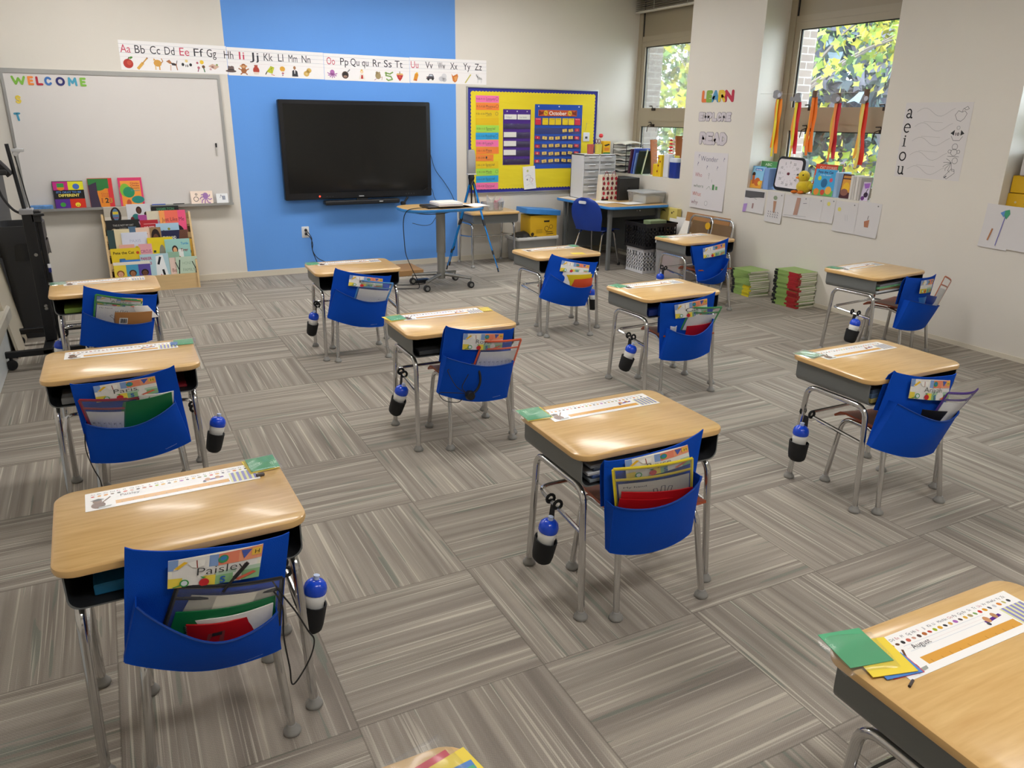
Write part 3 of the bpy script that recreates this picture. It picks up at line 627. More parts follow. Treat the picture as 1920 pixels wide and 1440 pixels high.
FRM = {'Paisley': '16171c', 'Paris': '8f1836', 'Ah': '2d8a35', 'Bryce': 'e8d21c', 'Ro': 'e0592a', 'blue': '3f86c4', 'Ca': '2f8a45', 'Ariyah': '4b2a86', 'far9': 'c9785a'}
FCOL = {'Paisley': 'black', 'Paris': 'crimson', 'Ah': 'green', 'Bryce': 'yellow', 'Ro': 'orange', 'blue': 'blue', 'Ca': 'green', 'Ariyah': 'purple', 'far9': 'peach'}
def worksheet_print(kind):
    p = Print()
    if kind == 'hand':
        p.text('My hand', .06, .86, .05, '333333', 'l', .3); p.line([(.45, .1), (.42, .35), (.32, .5), (.36, .55), (.47, .42), (.45, .75), (.5, .76), (.53, .45), (.57, .8), (.62, .8), (.61, .45), (.68, .76), (.73, .74), (.67, .4), (.78, .58), (.82, .55), (.7, .2), (.66, .08)], .012, '55565a'); p.line([(.05, .82), (.95, .82)], .006, '999999')
    elif kind == 'lines':
        p.line([(.04, .88), (.96, .88)], .012, '555555').line([(.04, .72), (.96, .72)], .008, '777777')
        for i in range(8): p.line([(.1+.115*i, .62), (.1+.115*i, .05)], .006, 'aaaaaa', l=3); p.text('gkvLpzti'[i], .05+.115*i, .55, .07, '444444', l=4)
    else:
        for i in range(6): p.line([(.06, .85-.13*i), (.94-.1*(i % 3), .85-.13*i)], .02, '77706c', l=1)
        p.line([(.6, .2), (.75, .5), (.9, .3)], .015, '8a7f7a')
    return p
POUCH = {}
for n in CH:
    POUCH[n] = make_pocket(n); M = chair_matrix(n); K = KEY[n]
    for kind, y, q in PK[n][2]:
        if kind == 'hp': continue
        if kind == 'sleeve':
            dn = .05
            t = thing('clear_sleeve', 'clear write-on sleeve with %s edging in a blue chair pocket' % FCOL[n] if n not in ('Ah', 'Ca') else ('clear green edged sleeve in front of the red folder\'s chair' if n == 'Ca' else 'clear green edged sleeve beside the kraft book'), 'sleeve', M=M, group='write-on sleeves')
            tl, tr, bl_, br_ = [Vector(p) for p in q]; bl2 = bl_+(bl_-tl).normalized()*dn; br2 = br_+(br_-tr).normalized()*dn
            bow = .015 if n != 'Ariyah' else .03
            def f(u, v, d=0.0):
                p = tl.lerp(tr, u).lerp(bl2.lerp(br2, u), v); return Vector((p.x, y-bow*math.sin(PI*u)-d-.015*(1-v), p.y))
            MB().sheet(lambda u, v: f(u, v, .0035), 10, 6).build('clear_front', SLV, t)
            fm = mat('sleeve_edging_'+FRM[n], FRM[n], .55); b = MB(); N = 14
            top = [f(i/N, 0) for i in range(N+1)]; low = [f(i/N, .22) for i in range(N+1)]; L_ = [f(0, i/N) for i in range(N+1)]; R_ = [f(1, i/N) for i in range(N+1)]
            for pts in (top, L_, R_): b.tube(pts, .006, 6, flat=.45)
            b.tube(low, .005, 6, flat=.45); b.build('edging', fm, t)
            if n not in ('Paisley',):
                o = MB().sheet(lambda u, v: f(.04+.92*u, .3+.7*v, .0005), 10, 5, .0008).build('worksheet', CM['sheet'] if n == 'Bryce' else PAPER)
                o.matrix_world = M; tag(o, 'white worksheet inside the %s edged sleeve%s' % (FCOL[n], ' beside the kraft book' if n == 'Ah' else ' over the red folder' if n == 'Ca' else ''), 'worksheet', 'worksheets in sleeves')
                worksheet_print('hand' if n in ('Bryce', 'Ah') else 'lines' if n in ('Paris', 'Ro') else 'txt').build('worksheet_print', o, lambda u, v, k: tuple(f(.04+.92*u, .3+.7*(1-v), .0012+k)))
            continue
        nm, lab, cat = {'green': ('pocket_folder', 'green folder standing in the pocket with the '+K, 'folder'), 'red': ('pocket_folder', 'red folder standing in the pocket with the '+K, 'folder'), 'red2': ('spiral_notebook', 'red notebook in front of the red folder, '+K, 'notebook'),
                        'white': ('loose_papers', 'white papers poking out of the pocket with the '+K, 'papers'), 'sheet': ('loose_papers', 'cream papers in the pocket with the '+K, 'papers'), 'kraft': ('kraft_book', 'brown kraft covered book with barcode in blue pocket', 'book'),
                        'yellow': ('pocket_folder', 'yellow folder behind the orange one in blue pocket', 'folder'), 'orange': ('pocket_folder', 'orange red folder in front of the yellow one', 'folder'), 'blue': ('booklet', 'light blue booklet in the pocket near the window wall', 'booklet'),
                        'bluesh': ('booklet', 'navy booklet in the pocket near the window wall', 'booklet'), 'black': ('sleeve_edge', 'black strip lying across the pouch of the purple sleeve', 'strip')}[kind]
        if n == 'Paisley' and kind == 'red': nm, lab, cat = 'spiral_notebook', 'red spiral notebook with a label, in front of green folder', 'notebook'
        if n == 'Bryce' and kind == 'sheet': continue
        o, f = quad_sheet(nm, lab, cat, M, q, y, CM[kind], .004 if kind in ('red', 'green', 'red2', 'kraft') else .003, .018, None, .05)
        if kind == 'green' and n == 'Paris':
            p = Print(); p.circ(.86, .84, .03, 'c8322a', .06).poly([(.70, .75), (.74, .88), (.79, .8), (.75, .7)], '7cc8e8'); p.build('folder_stickers', o, on_sheet(f))
        if kind == 'kraft':
            p = Print(); p.rect(.14, .42, .36, .72, 'e9e5dc')
            for i in range(9): p.rect(.16+i*.02, .46, .17+i*.02+(i % 3)*.004, .68, '333338', l=3)
            p.build('barcode_label', o, on_sheet(f, .005))
        if kind == 'red' and n == 'Paisley':
            p = Print(); p.poly([(.22, .30), (.48, .36), (.52, .78), (.28, .70)], '8d3b3c').poly([(.33, .62), (.47, .66), (.48, .76), (.34, .72)], '2a2426'); p.build('notebook_label', o, on_sheet(f, .005))
            b = MB()
            for i in range(12): c = Vector(f(0, .06+.07*i)); b.tube([c+Vector((.004*math.cos(a), .004*math.sin(a), 0)) for a in [k*PI/4 for k in range(8)]], .0009, 5, closed=True)
            b.build('wire_spiral', STEEL, o)
        if kind == 'white' and n == 'Paris':
            p = Print(); p.line([(.1, .2), (.3, .9)], .02, '444444').line([(.2, .2), (.4, .8)], .02, '555555').circ(.6, .6, .06, '6a6a6a'); p.build('paper_print', o, on_sheet(f, .004))
# black dry-erase pen and neck cords at the front left chair, headphones, hanging cord
M = chair_matrix('Paisley')
t = thing('pen', 'black pen poking up over the name tag behind black framed sleeve', 'pen', M=M)
MB().tube([(.045, -.20, .515), (.075, -.197, .545)], .0035, 8).build('barrel', BLACKP, t); MB().tube([(.075, -.197, .545), (.112, -.194, .578)], .0048, 8).build('cap', BLACKP, t)
def cord(label, pts, r=.0022, M=None, m=None, cat='cord', name='cord', n=8):
    o = MB().tube(smooth(pts, n), r, 6).build(name, m or CORD)
    if M is not None: o.matrix_world = M
    return tag(o, label, cat)
cord('thin black cord hanging off the pocket with the black framed sleeve', [(.165, -.17, .47), (.182, -.20, .43), (.178, -.20, .34), (.185, -.20, .24), (.19, -.20, .18), (.235, -.20, .24), (.255, -.20, .30), (.24, -.20, .34), (.215, -.19, .40), (.18, -.185, .47), (.165, -.165, .50)], .0022, M)
cord('thin black cord hanging down beside the crimson framed sleeve', [(-.19, -.17, .40), (-.195, -.18, .33), (-.18, -.19, .25), (-.165, -.19, .20), (-.16, -.19, .14)], .0022, chair_matrix('Paris'))
M = chair_matrix('Ro'); t = thing('headphones', 'black headphones hanging on the pouch beside the orange framed sleeve', 'headphones', M=M)
MB().tube(smooth([(-.075, -.215, .465), (-.05, -.245, .44), (-.045, -.258, .39), (-.06, -.258, .345), (-.095, -.255, .315)], 6), .007, 8, flat=.5).build('headband', BLACKP, t)
MB().tube([(-.10, -.275, .315), (-.10, -.255, .315), (-.10, -.235, .315)], [.02, .026, .02], 14).build('ear_cup', BLACKP, t)
MB().tube(smooth([(-.075, -.22, .465), (-.10, -.235, .42), (-.14, -.25, .365), (-.125, -.26, .335), (-.17, -.245, .37), (-.20, -.215, .44), (-.19, -.205, .45)], 6), .002, 6).build('cable', CORD, t)
MB().tube(smooth([(-.12, -.262, .33), (-.20, -.23, .335), (-.24, -.19, .325), (-.215, -.20, .285), (-.16, -.235, .28), (-.14, -.25, .30)], 6), .002, 6).build('cable', CORD, t)

# ------------------------------------------------------------------ name strips and card bags on the desks
ALPH = 'Aa Bb Cc Dd Ee Ff Gg Hh Ii Jj Kk Ll Mm Nn Oo Pp Qq Rr Ss Tt Uu Vv Ww Xx Yy Zz'.split()
ICOL = ['c03a30', 'd99a4a', 'd8913a', '6a4a35', '333333', 'c86a5a', 'c99a8a', '5a4a48', 'b0683a', 'b5402f', '9fae2a', 'd9a63a', '2c2c34', 'cda35a', 'a86ab5', '4a3a38', 'e0b04a', 'a89a70', '7aa05a', 'c8362c', 'd99a28', '55565e', 'c9c9cf', 'd8853a', 'b8b060', '44464a']
def strip_print(nm):
    p = Print(); W, H = .23, .0575
    p.rect(-W, -H, W, H, 'f3f2f0')
    for i, a in enumerate(ALPH):
        x = -W+.014+i*.01655
        p.text(a, x, .040, .0075, 'b04a5a' if a[0] in 'AEIOU' else '4a4a55', l=2); p.circ(x+.005, .029, .0052, ICOL[i], .0038+.0012*(i % 3), l=2, n=10, rot=i)
    p.line([(-W+.075, .019), (W-.13, .019)], .0007, 'b9c4d4', l=2).line([(-W+.075, .002), (W-.13, .002)], .0007, 'b9c4d4', l=2).line([(-W+.075, .010), (W-.13, .010)], .0004, 'd8b9b9', l=2)
    if nm: p.text(nm, -W+.088, .004, .014, '55555a', l=4)
    p.rect(-W+.075, -.040, W-.085, -.018, 'd9a047', l=2)
    for i in range(11): p.rect(-W+.09+i*.0285, -.040, -W+.0908+i*.0285, -.034 if i % 2 else -.031, '7a5a28', l=3)
    # brown animal with a graduation cap, two children on a pencil, striped counting grid
    p.circ(-W+.032, -.030, .018, '6e4b35', .020, l=3).circ(-W+.03, -.006, .012, '7c5940', .011, l=4).poly([(-W+.012, .004), (-W+.032, .012), (-W+.048, .004), (-W+.03, -.003)], '2a2522', l=5).line([(-W+.04, -.02), (-W+.062, .012)], .005, '6e4b35', l=5).poly([(-W+.03, -.052), (-W+.062, -.048), (-W+.066, -.040), (-W+.034, -.042)], '9fa39c', l=5)
    p.line([(W-.150, -.002), (W-.098, .004)], .008, '5b2d86', l=3).circ(W-.14, .004, .008, 'c9936a', .01, l=4).circ(W-.112, .007, .007, 'b98a62', .009, l=4).circ(W-.150, -.008, .005, '4a4a55', l=4)
    p.rect(W-.080, -.048, W-.004, .016, 'dfe0a8', l=2)
    for i in range(5): p.rect(W-.074+i*.0148, -.048, W-.066+i*.0148, .016, '8d8cc4', l=3)
    return p
STR = {}
def strip_on(n, nm=None):
    x, y, t = POSE[n]; lab = 'printed alphabet strip on the desk of the '+KEY[n] if n in KEY else 'printed alphabet strip on the desk nearest the camera'
    if n == 'far11': lab = 'printed alphabet strip on the desk of the empty sagging pouch'
    M = M_up(x, y, HD, t) @ Matrix.Translation((.004, .128, .0003))
    if nm is None and 'blank' in STR: return dup(STR['blank'], lab, M=M)
    o = paper('desk_name_strip', lab, 'name strip', .46, .115, M, PAPER, strip_print(nm), 'alphabet strips on the desks', .0008, ink=GLOSSINK)
    if nm is None: STR['blank'] = o
strip_on('Paisley', 'Paisley'); strip_on('August', 'August')
for n in ('Paris', 'Ah', 'Bryce', 'Ro', 'blue', 'Ca', 'Ariyah', 'far12', 'far9', 'far11'): strip_on(n)
CG = mat('green_card', '4fa878', .5); CY = mat('yellow_card', 'e9cf3e', .5); CB = mat('blue_card', '4a80c8', .5); CR = mat('red_card', 'c8344e', .5)
def card_bag(label, M, cards, bag):
    t = thing('card_bag', label, 'card bag', M=M, group='clear bags of coloured cards')
    for i, (m, x, y, w, h, r) in enumerate(cards):
        b = MB().box(-w/2, -h/2, 0, w/2, h/2, .0012); b.xf(Matrix.Translation((x, y, .0008+.0022*i)) @ Matrix.Rotation(r, 4, 'Z')); b.build('card', m, t)
    w, h, r = bag; rnd = random.Random(int(abs(M[0][3])*1000)); q = [rnd.uniform(0, 6) for _ in range(4)]
    top = .0022*len(cards)+.003
    MB().sheet(lambda u, v: ((u-.5)*w, (v-.5)*h, top*math.sin(PI*u)**.3*math.sin(PI*v)**.3*(1 if 0 < u < 1 and 0 < v < 1 else 0)+.0005*math.sin(11*u+q[0]+5*v)+.0005*math.sin(13*v+q[1]-7*u)+.0022), 16, 16).xf(Matrix.Rotation(r, 4, 'Z')).build('clear_film', FILM, t)
    return t
def bag_on(n, x, y, r, cards, bag, lab):
    X_, Y_, t = POSE[n]; card_bag(lab, M_up(X_, Y_, HD+.0002, t) @ M_up(x, y, 0, r), cards, bag)
gc = lambda r=0, w=.085, h=.095: [(CG, 0, 0, w, h, r)]
bag_on('Paisley', .258, .168, .05, [(CY, -.006, -.004, .09, .1, .03)]+gc(-.02), (.10, .115, 0), 'clear bag with green card on the desk nearest the black framed sleeve')
bag_on('Paris', .262, .158, -.05, gc(.02)+[(CB, -.04, -.02, .03, .05, 0)], (.11, .12, 0), 'clear bag with green card on the desk of the crimson sleeve')
bag_on('Ah', -.258, .160, .1, gc(), (.10, .12, 0), 'clear bag with green card on the desk by the black rolling stand')
bag_on('Bryce', -.262, .168, -.12, [(CY, .004, .0, .10, .115, .05)]+gc(.1, .095, .105), (.12, .13, 0), 'clear bag with green card on the desk of the yellow sleeve')
bag_on('Ro', -.252, .135, .05, [(CY, -.008, .004, .095, .11, .1)]+gc(), (.10, .12, 0), 'green and yellow cards on the desk of the orange sleeve')
bag_on('Ro', .268, .130, -.1, [(CY, 0, 0, .06, .085, 0)], (.07, .10, 0), 'clear bag with yellow card on the desk of the orange sleeve')
bag_on('blue', -.252, .165, .05, gc(), (.10, .12, 0), 'clear bag with green card on the desk before the blue wall')
bag_on('Ca', -.225, .172, .2, gc(), (.10, .12, 0), 'clear bag with green card on the desk of the red folder')
bag_on('Ariyah', -.245, .170, .2, gc(), (.11, .12, 0), 'clear bag with green card on the desk of the purple sleeve')
bag_on('far9', -.215, .178, .1, gc(), (.10, .12, 0), 'clear bag with green card on the desk of the blue booklets')
bag_on('far11', -.235, .165, .1, gc(), (.10, .11, 0), 'clear bag with green card on the desk of the sagging pouch')
bag_on('far12', .275, .168, -.1, gc(0, .06), (.09, .11, 0), 'clear bag with green card on the desk of the orange folder')
o = paper('yellow_note', 'yellow note lying on the desk of the orange folder', 'note', .105, .075, M_up(*POSE['far12'][:2], HD, .03) @ M_up(.10, -.165, .0002, -.25), CY)
bag_on('August', -.255, .170, -.25, [(CR, .055, -.052, .075, .05, .1), (CB, .045, -.048, .085, .06, .08), (CY, .03, -.02, .10, .105, .0), (CG, -.002, .012, .10, .105, .05)], (.13, .12, -.05), 'clear bag of green, yellow and blue cards hanging over the nearest desk corner')
bag_on('Low', .222, .172, 0, [(CR, 0, .0, .10, .055, .22), (CY, .02, -.015, .12, .06, .22), (CB, .025, -.04, .1, .06, .1), (CG, .022, -.075, .11, .10, .12)], (.12, .13, .2), 'clear bag with red card at the bottom edge')
tag(MB().tube([(0, 0, .003), (.022, .006, .003)], .003, 8).build('crayon_stub', mat('dark_crayon', '3a302c', .5)), 'tiny dark crayon stub on the desk nearest the camera', 'crayon').matrix_world = M_up(*POSE['August'][:2], HD) @ M_up(-.245, .065, 0, .1)
tag(MB().rbox(-.012, -.006, 0, .012, .006, .008, .002).build('eraser_bit', mat('grey_eraser', '55504e', .7)), 'small dark eraser bit beside the card bag, black sleeve desk', 'eraser').matrix_world = M_up(*POSE['Paisley'][:2], HD) @ M_up(.235, .093, 0, .1)

# ------------------------------------------------------------------ water bottles in black sleeves on the side bars
BW = mat('white_bottle_plastic', 'e6e6e2', .35); BC = mat('blue_cap_plastic', '0d49d6', .22, coat=.3); NEO = mat('black_neoprene', '0e0f11', .75, bump=(500, .2))
def make_bottle(lab1, lab2, M):
    t = thing('water_bottle', lab1, 'water bottle', M=M, group='water bottles hanging on the desks')
    MB().lathe([(0, .005), (.028, .005), (.031, .012), (.031, .090), (.034, .100), (.034, .116), (.028, .125), (0, .125)], (0, 0, 0), 18).build('body', BW, t)
    MB().lathe([(.0, .121), (.034, .121), (.036, .126), (.036, .140), (.032, .153), (.022, .163), (.010, .167), (0, .167)], (0, 0, 0), 18).build('cap', BC, t)
    MB().lathe([(0, .165), (.010, .166), (.009, .174), (.010, .180), (0, .182)], (0, 0, 0), 12).build('spout', mat('clear_spout', 'b9c8e6', .3), t)
    s = thing('bottle_sleeve', lab2, 'bottle sleeve', M=M, group='black bottle sleeves')
    MB().lathe([(0, -.006), (.026, -.006), (.036, .004), (.039, .02), (.043, .086), (.038, .086), (.0335, .01), (0, .001)], (0, 0, 0), 18).xf(Matrix.Diagonal((.92, 1.12, 1, 1))).build('pouch', NEO, s)
    return t, s
BOT = None
def bottle(n, side, yb, tilt, roll):
    global BOT
    x, y, t = POSE[n]; K = KEY[n] if n != 'far11' else 'empty sagging pouch'
    M = M_up(x, y, 0, t) @ Matrix.Translation((side*.322, yb, .138 if side < 0 else .122)) @ Matrix.Rotation(tilt, 4, 'X') @ Matrix.Rotation(-roll*2, 4, 'Y')
    l1, l2 = 'white bottle with blue cap by the desk of the '+K, 'black bottle sleeve on the desk of the '+K
    if BOT is None: BOT = make_bottle(l1, l2, M)
    else:
        a = dup(BOT[0], l1, M=M); b = dup(BOT[1], l2, M=M)
        for c in list(b.children):
            if c.name.startswith('strap'): bpy.data.objects.remove(c)
    s = bpy.data.objects[l2] if False else [o for o in COL.objects if o.parent is None and o.get('label') == l2][0]
    Mi = M.inverted() @ M_up(x, y, 0, t)
    zb = .33+.02*(yb+.2)/.3
    pts = [Mi @ Vector(p) for p in ((side*.286, yb+.005, .205), (side*.276, yb+.018, .26), (side*.268, yb+.022, zb-.012))]
    b = MB()
    b.sheet(lambda u, v: tuple(Vector(smooth(pts, 6)[int(round(v*12))])+(Mi.to_3x3() @ Vector((0, (u-.5)*(.05-.025*v), 0)))), 3, 12, .003)
    for dy in (-.012, .04):
        c = [Mi @ Vector((side*.262+.0155*math.cos(a), yb+.012+dy, zb+.001+.0155*math.sin(a))) for a in [k*PI/6 for k in range(12)]]
        b.tube(c, .006, 6, closed=True)
    b.build('strap', NEO, s)
bottle('Bryce', -1, -.03, .12, -.06); bottle('Ro', -1, .0, .25, -.12); bottle('blue', -1, .01, .18, -.08); bottle('Ca', -1, -.07, .15, -.12); bottle('Ariyah', -1, .085, .0, -.02)
bottle('far9', -1, -.10, .05, -.1); bottle('far11', -1, .06, .05, 0); bottle('Ah', -1, -.04, .0, -.1); bottle('Paisley', 1, -.03, -.05, -.09); bottle('Paris', 1, -.02, -.05, -.13); bottle('far12', 1, -.08, -.05, 0)

# things inside the book boxes
def in_box(n, name, label, cat, x0, y0, z0, x1, y1, z1, m, b=.003, extra=None):
    X_, Y_, t = POSE[n]; o = MB().rbox(x0, y0, z0, x1, y1, z1, b).build(name, m); o.matrix_world = M_up(X_, Y_, 0, t); tag(o, label, cat); return o
BB = .4975
in_box('Paisley', 'pencil_case', 'blue plastic box inside the desk of the black sleeve', 'box', -.225, -.17, BB, -.14, -.08, BB+.03, mat('teal_blue_plastic', '1f6f9c', .4))
in_box('Paris', 'pencil_case', 'grey case inside the desk of the crimson sleeve', 'box', -.24, -.19, BB, -.12, -.06, BB+.028, mat('grey_case', '8a8c8c', .45))
in_box('Paris', 'workbook', 'red workbook inside the desk of the crimson sleeve', 'book', .05, -.16, BB, .24, .06, BB+.012, mat('dark_red_book', '8a1b2a', .4))
in_box('Ah', 'workbook', 'green workbook inside the desk by the rolling stand', 'book', -.235, -.19, BB, -.13, .02, BB+.03, mat('olive_green_book', '6d8a34', .4))
in_box('Ah', 'workbook', 'brown picture book inside the desk by the rolling stand', 'book', -.115, -.19, BB, .1, .04, BB+.02, mat('brown_book', '7a4630', .4))
for i, (c, dx) in enumerate((('8e98a0', 0), ('46609a', .01), ('b9bcc0', -.01), ('3c4350', .012), ('9aa0a8', 0))): in_box('Bryce', 'workbook', '%s workbook in the desk of the yellow sleeve' % ('bottom grey', 'blue second', 'third pale', 'fourth dark', 'topmost grey')[i], 'book', -.24+dx, -.195, BB+.0128*i, .0+dx, .06, BB+.0128*i+.0122, mat('workbook_'+c, c, .3), .002)
in_box('Ro', 'workbook', 'dark workbook inside the desk of the orange sleeve', 'book', -.24, -.19, BB, .0, .06, BB+.022, mat('dark_workbook', '3e4246', .35))
for i, c in enumerate(('b8a868', '59708e', '44546c')): in_box('Ariyah', 'workbook', '%s workbook inside the desk of the purple sleeve' % ('bottom tan', 'middle blue', 'topmost navy')[i], 'book', -.245, -.195, BB+.021*i, -.02, .05, BB+.021*i+.02, mat('workbook_'+c, c, .35), .002)
for i, c in enumerate(('dfe2e6', '8a6a48', '6fae7a', '7d7f86')): in_box('far9', 'workbook', '%s workbook inside the desk of the blue booklets' % ('bottom white', 'brown', 'green', 'topmost grey')[i], 'book', -.25+.03*(i % 2), -.20, BB+.015*i, .1+.04*(i % 2), .05, BB+.015*i+.014, mat('workbook_'+c, c, .4), .002)
in_box('Ca', 'workbook', 'deep blue binder inside the desk of the red folder', 'binder', -.25, -.19, BB, .05, .08, BB+.04, mat('navy_binder', '16307a', .3))
# ------------------------------------------------------------------ whiteboard and what stands on its tray
ALU = mat('pale_aluminium', 'b7b8b6', .35, .7)
wb = thing('whiteboard', 'large whiteboard on the wall left of the blue stripe', 'whiteboard', (-.62, 0, 1.365))
MB().box(-.87, -.014, -.585, .90, -.002, .60).build('board_surface', mat('whiteboard_enamel', 'dbd7d3', .22, coat=.3), wb)
b = MB(); b.box(-.89, -.022, .575, .91, 0, .612).box(-.89, -.022, -.60, -.868, 0, .575).box(.885, -.022, -.60, .91, 0, .575); b.build('frame', ALU, wb)
MB().box(-.89, -.085, -.603, .91, 0, -.590).box(-.89, -.088, -.606, .91, -.083, -.582).build('tray', ALU, wb)
GL = {'W': [[(0, 1), (.24, 0), (.5, .8), (.76, 0), (1, 1)]], 'E': [[(1, 1), (0, 1), (0, 0), (1, 0)], [(0, .5), (.85, .5)]], 'L': [[(0, 1), (0, 0), (1, 0)]], 'M': [[(0, 0), (.08, 1), (.5, .3), (.92, 1), (1, 0)]], 'T': [[(0, 1), (1, 1)], [(.5, 1), (.62, 0)]],
      'C': [[(.5+.5*math.cos(.7+k*.41), .5+.5*math.sin(.7+k*.41)) for k in range(13)]], 'O': [[(.5+.5*math.cos(k*PI/9), .5+.5*math.sin(k*PI/9)) for k in range(19)]],
      'S': [[(.92, .85), (.6, 1), (.2, .95), (.05, .75), (.25, .56), (.7, .46), (.95, .25), (.75, .04), (.35, 0), (.02, .14)]],
      'A': [[(0, 0), (.5, 1), (1, 0)], [(.22, .32), (.78, .32)]], 'R': [[(0, 0), (0, 1), (.6, 1), (.9, .82), (.85, .6), (.55, .5), (0, .5)], [(.5, .5), (1, 0)]], 'N': [[(0, 0), (0, 1), (1, 0), (1, 1)]],
      'X': [[(0, 0), (1, 1)], [(0, 1), (1, 0)]], 'P': [[(0, 0), (0, 1), (.6, 1), (.95, .78), (.6, .48), (0, .48)]], 'D': [[(0, 0), (0, 1), (.5, 1), (.95, .7), (.95, .3), (.5, 0), (0, 0)]]}
def strokes(b, ch, x, w_, h, sw, d, z0=0.0, m=0):
    """chunky cut-out letter built from thick strokes, x = left edge"""
    q = sw/2
    for pl in GL[ch]:
        P = [(x+q+a*(w_-sw), q+c*(h-sw)) for a, c in pl]
        for k, (p0, p1) in enumerate(zip(P[:-1], P[1:])):
            dd = math.hypot(p1[0]-p0[0], p1[1]-p0[1]); an = math.atan2(p1[1]-p0[1], p1[0]-p0[0]); R = [(p1[0]+q*math.cos(an+a), p1[1]+q*math.sin(an+a)) for a in [-PI/2+PI*i/6 for i in range(7)]]+[(p0[0]+q*math.cos(an+a), p0[1]+q*math.sin(an+a)) for a in [PI/2+PI*i/6 for i in range(7)]]
            b.prism(R, z0, z0+d-.00006*(k % 4), m)
    return b
def cut_letter(ch, x0, w_, h, sw, c, M, label, group):
    o = strokes(MB(), ch, 0, w_, h, sw, .003).build('letter', mat('letter_'+c, c, .5)); o.matrix_world = M; return tag(o, label, 'letter', group)
for s, x, w_, c, cn in (('W', -1.435, .108, '7fb843', 'green'), ('E', -1.312, .046, 'ec8a3c', 'orange'), ('L', -1.250, .054, 'b3263a', 'crimson'), ('C', -1.186, .062, '3f74b8', 'blue'), ('O', -1.098, .072, '262a6e', 'navy'), ('M', -1.004, .074, '49a0bd', 'teal'), ('E', -.908, .050, '7fb843', 'light green')):
    cut_letter(s, 0, w_, .074, .018, c, M_back(x, 1.842, .0145), '%s cut-out letter %s of the word WELCOME' % (cn, s), 'cut-out letters on the whiteboard')
cut_letter('S', 0, .047, .068, .017, 'e2c84a', M_back(-1.432, 1.688, .0145), 'yellow cut-out letter S below the WELCOME word', 'cut-out letters on the whiteboard')
cut_letter('T', 0, .052, .072, .017, '4b9cbc', M_back(-1.462, 1.540, .0145, 0, .06), 'teal cut-out letter T under the yellow S', 'cut-out letters on the whiteboard')
t = thing('dry_erase_marker', 'thin black marker stuck upright on the whiteboard', 'marker', (.19, -.022, 1.29))
MB().lathe([(0, -.06), (.005, -.055), (.006, .02), (0, .02)], (0, 0, 0), 10).build('barrel', mat('marker_white', 'cfccc6', .4), t); MB().lathe([(0, .02), (.0075, .02), (.0075, .06), (0, .06)], (0, 0, 0), 10).build('cap', BLACKP, t)
p = Print()
p.rect(-.12, .12, 0, .24, 'c42c86').rect(0, .12, .125, .24, 'e4e02a').rect(-.12, .08, .125, .165, '16131a').rect(-.12, 0, 0, .085, '5a2a90').rect(0, 0, .125, .085, 'd8321e')
p.circ(-.06, .185, .03, 'e8862a', .024).rect(-.088, .19, -.032, .225, '3a9a4a').circ(.065, .195, .028, '4a6fc0', .026).circ(-.06, .035, .022, '3f9a3f', .02).circ(.06, .032, .022, 'f0d83a', .02).circ(.055, .025, .004, '222222').circ(.068, .025, .004, '222222')
p.text("IT'S OKAY TO BE", 0, .138, .016, '5a8ac8', 'c', .2, .03).text('DIFFERENT', 0, .106, .024, 'f0e06a', 'c', .17, .03)
book("square book titled DIFFERENT with four coloured face panels", .25, .245, .012, '2a2030', M_back(-1.145, .778, .06, -.14), p, 'books on the whiteboard tray')
p = Print(); p.rect(-.1, 0, .07, .26, 'e58a2a').rect(.06, 0, .1, .26, 'd8333a').rect(-.1, .17, .07, .26, '2f7a3c').circ(-.02, .2, .07, '2f7a3c', .05).poly([(-.1, 0), (-.1, .2), (-.03, .23), (-.03, .12), (-.015, 0)], '3c3046').text('1', -.005, .04, .045, 'b05a2a', 'l', None, .03).text('2', .025, .04, .045, '2a2624', 'l', None, .03).text('3', .06, .04, .045, 'c88a2a', 'l', None, .03).text('Chicka', .0, .115, .016, 'c0392b', 'l', .07).text('Chicka', .0, .095, .016, 'c0392b', 'l', .07)
book('orange and green book with big numbers 1 2 3', .205, .265, .012, 'c8402c', M_back(-.88, .778, .06, -.14), p, 'books on the whiteboard tray')
p = Print(); p.rect(-.1, 0, .1, .26, 'd8386a').rect(-.085, 0, .085, .235, 'f09a3a').circ(-.05, .15, .045, '7ab83a', .06).circ(-.02, .13, .05, '1f8a5a', .05).circ(.05, .06, .055, '15857a', .035).circ(-.03, .03, .02, 'c0562c', .035)
for i in range(4): p.text(('Chicka', 'Chicka', 'Boom', 'Boom')[i], 0, .205-.022*i, .016, ('b5302c', 'a03a28', '8a4a2a', '3a8a8a')[i], 'l', .075, .02)
book('orange picture book with green leaves and pink border', .205, .265, .012, 'd8386a', M_back(-.625, .778, .06, -.14), p, 'books on the whiteboard tray')
p = Print(); p.rect(-.1, 0, .1, .12, 'f1dccb')
for (x, y, r) in ((-.055, .045, .024), (-.05, .09, .011)): p.circ(x, y, r, '3a3538').circ(x, y, r-.005, 'f1dccb')
p.circ(.035, .075, .026, 'a679b8', .03)
for a in range(8): p.line([(.035, .06), (.035+.04*math.cos(a*PI/4-.3), .06+.045*math.sin(a*PI/4-.3)-.01), (.035+.055*math.cos(a*PI/4), .055+.055*math.sin(a*PI/4)-.01)], .009, 'a679b8', l=20)
book('peach letter card with two circles and a purple octopus', .205, .122, .003, 'f1dccb', M_back(0, .778, .05, -.2), p, None, 'letter_card', 'card')
p = Print(); p.rect(.0, .03, .03, .07, '9aa0b0').line([(-.02, .05), (-.01, .08), (.01, .04)], .004, '7a7f8a')
book('small white picture card next to the octopus card', .11, .092, .003, 'e6e8ea', M_back(.19, .778, .05, -.2), p, None, 'picture_card', 'card')
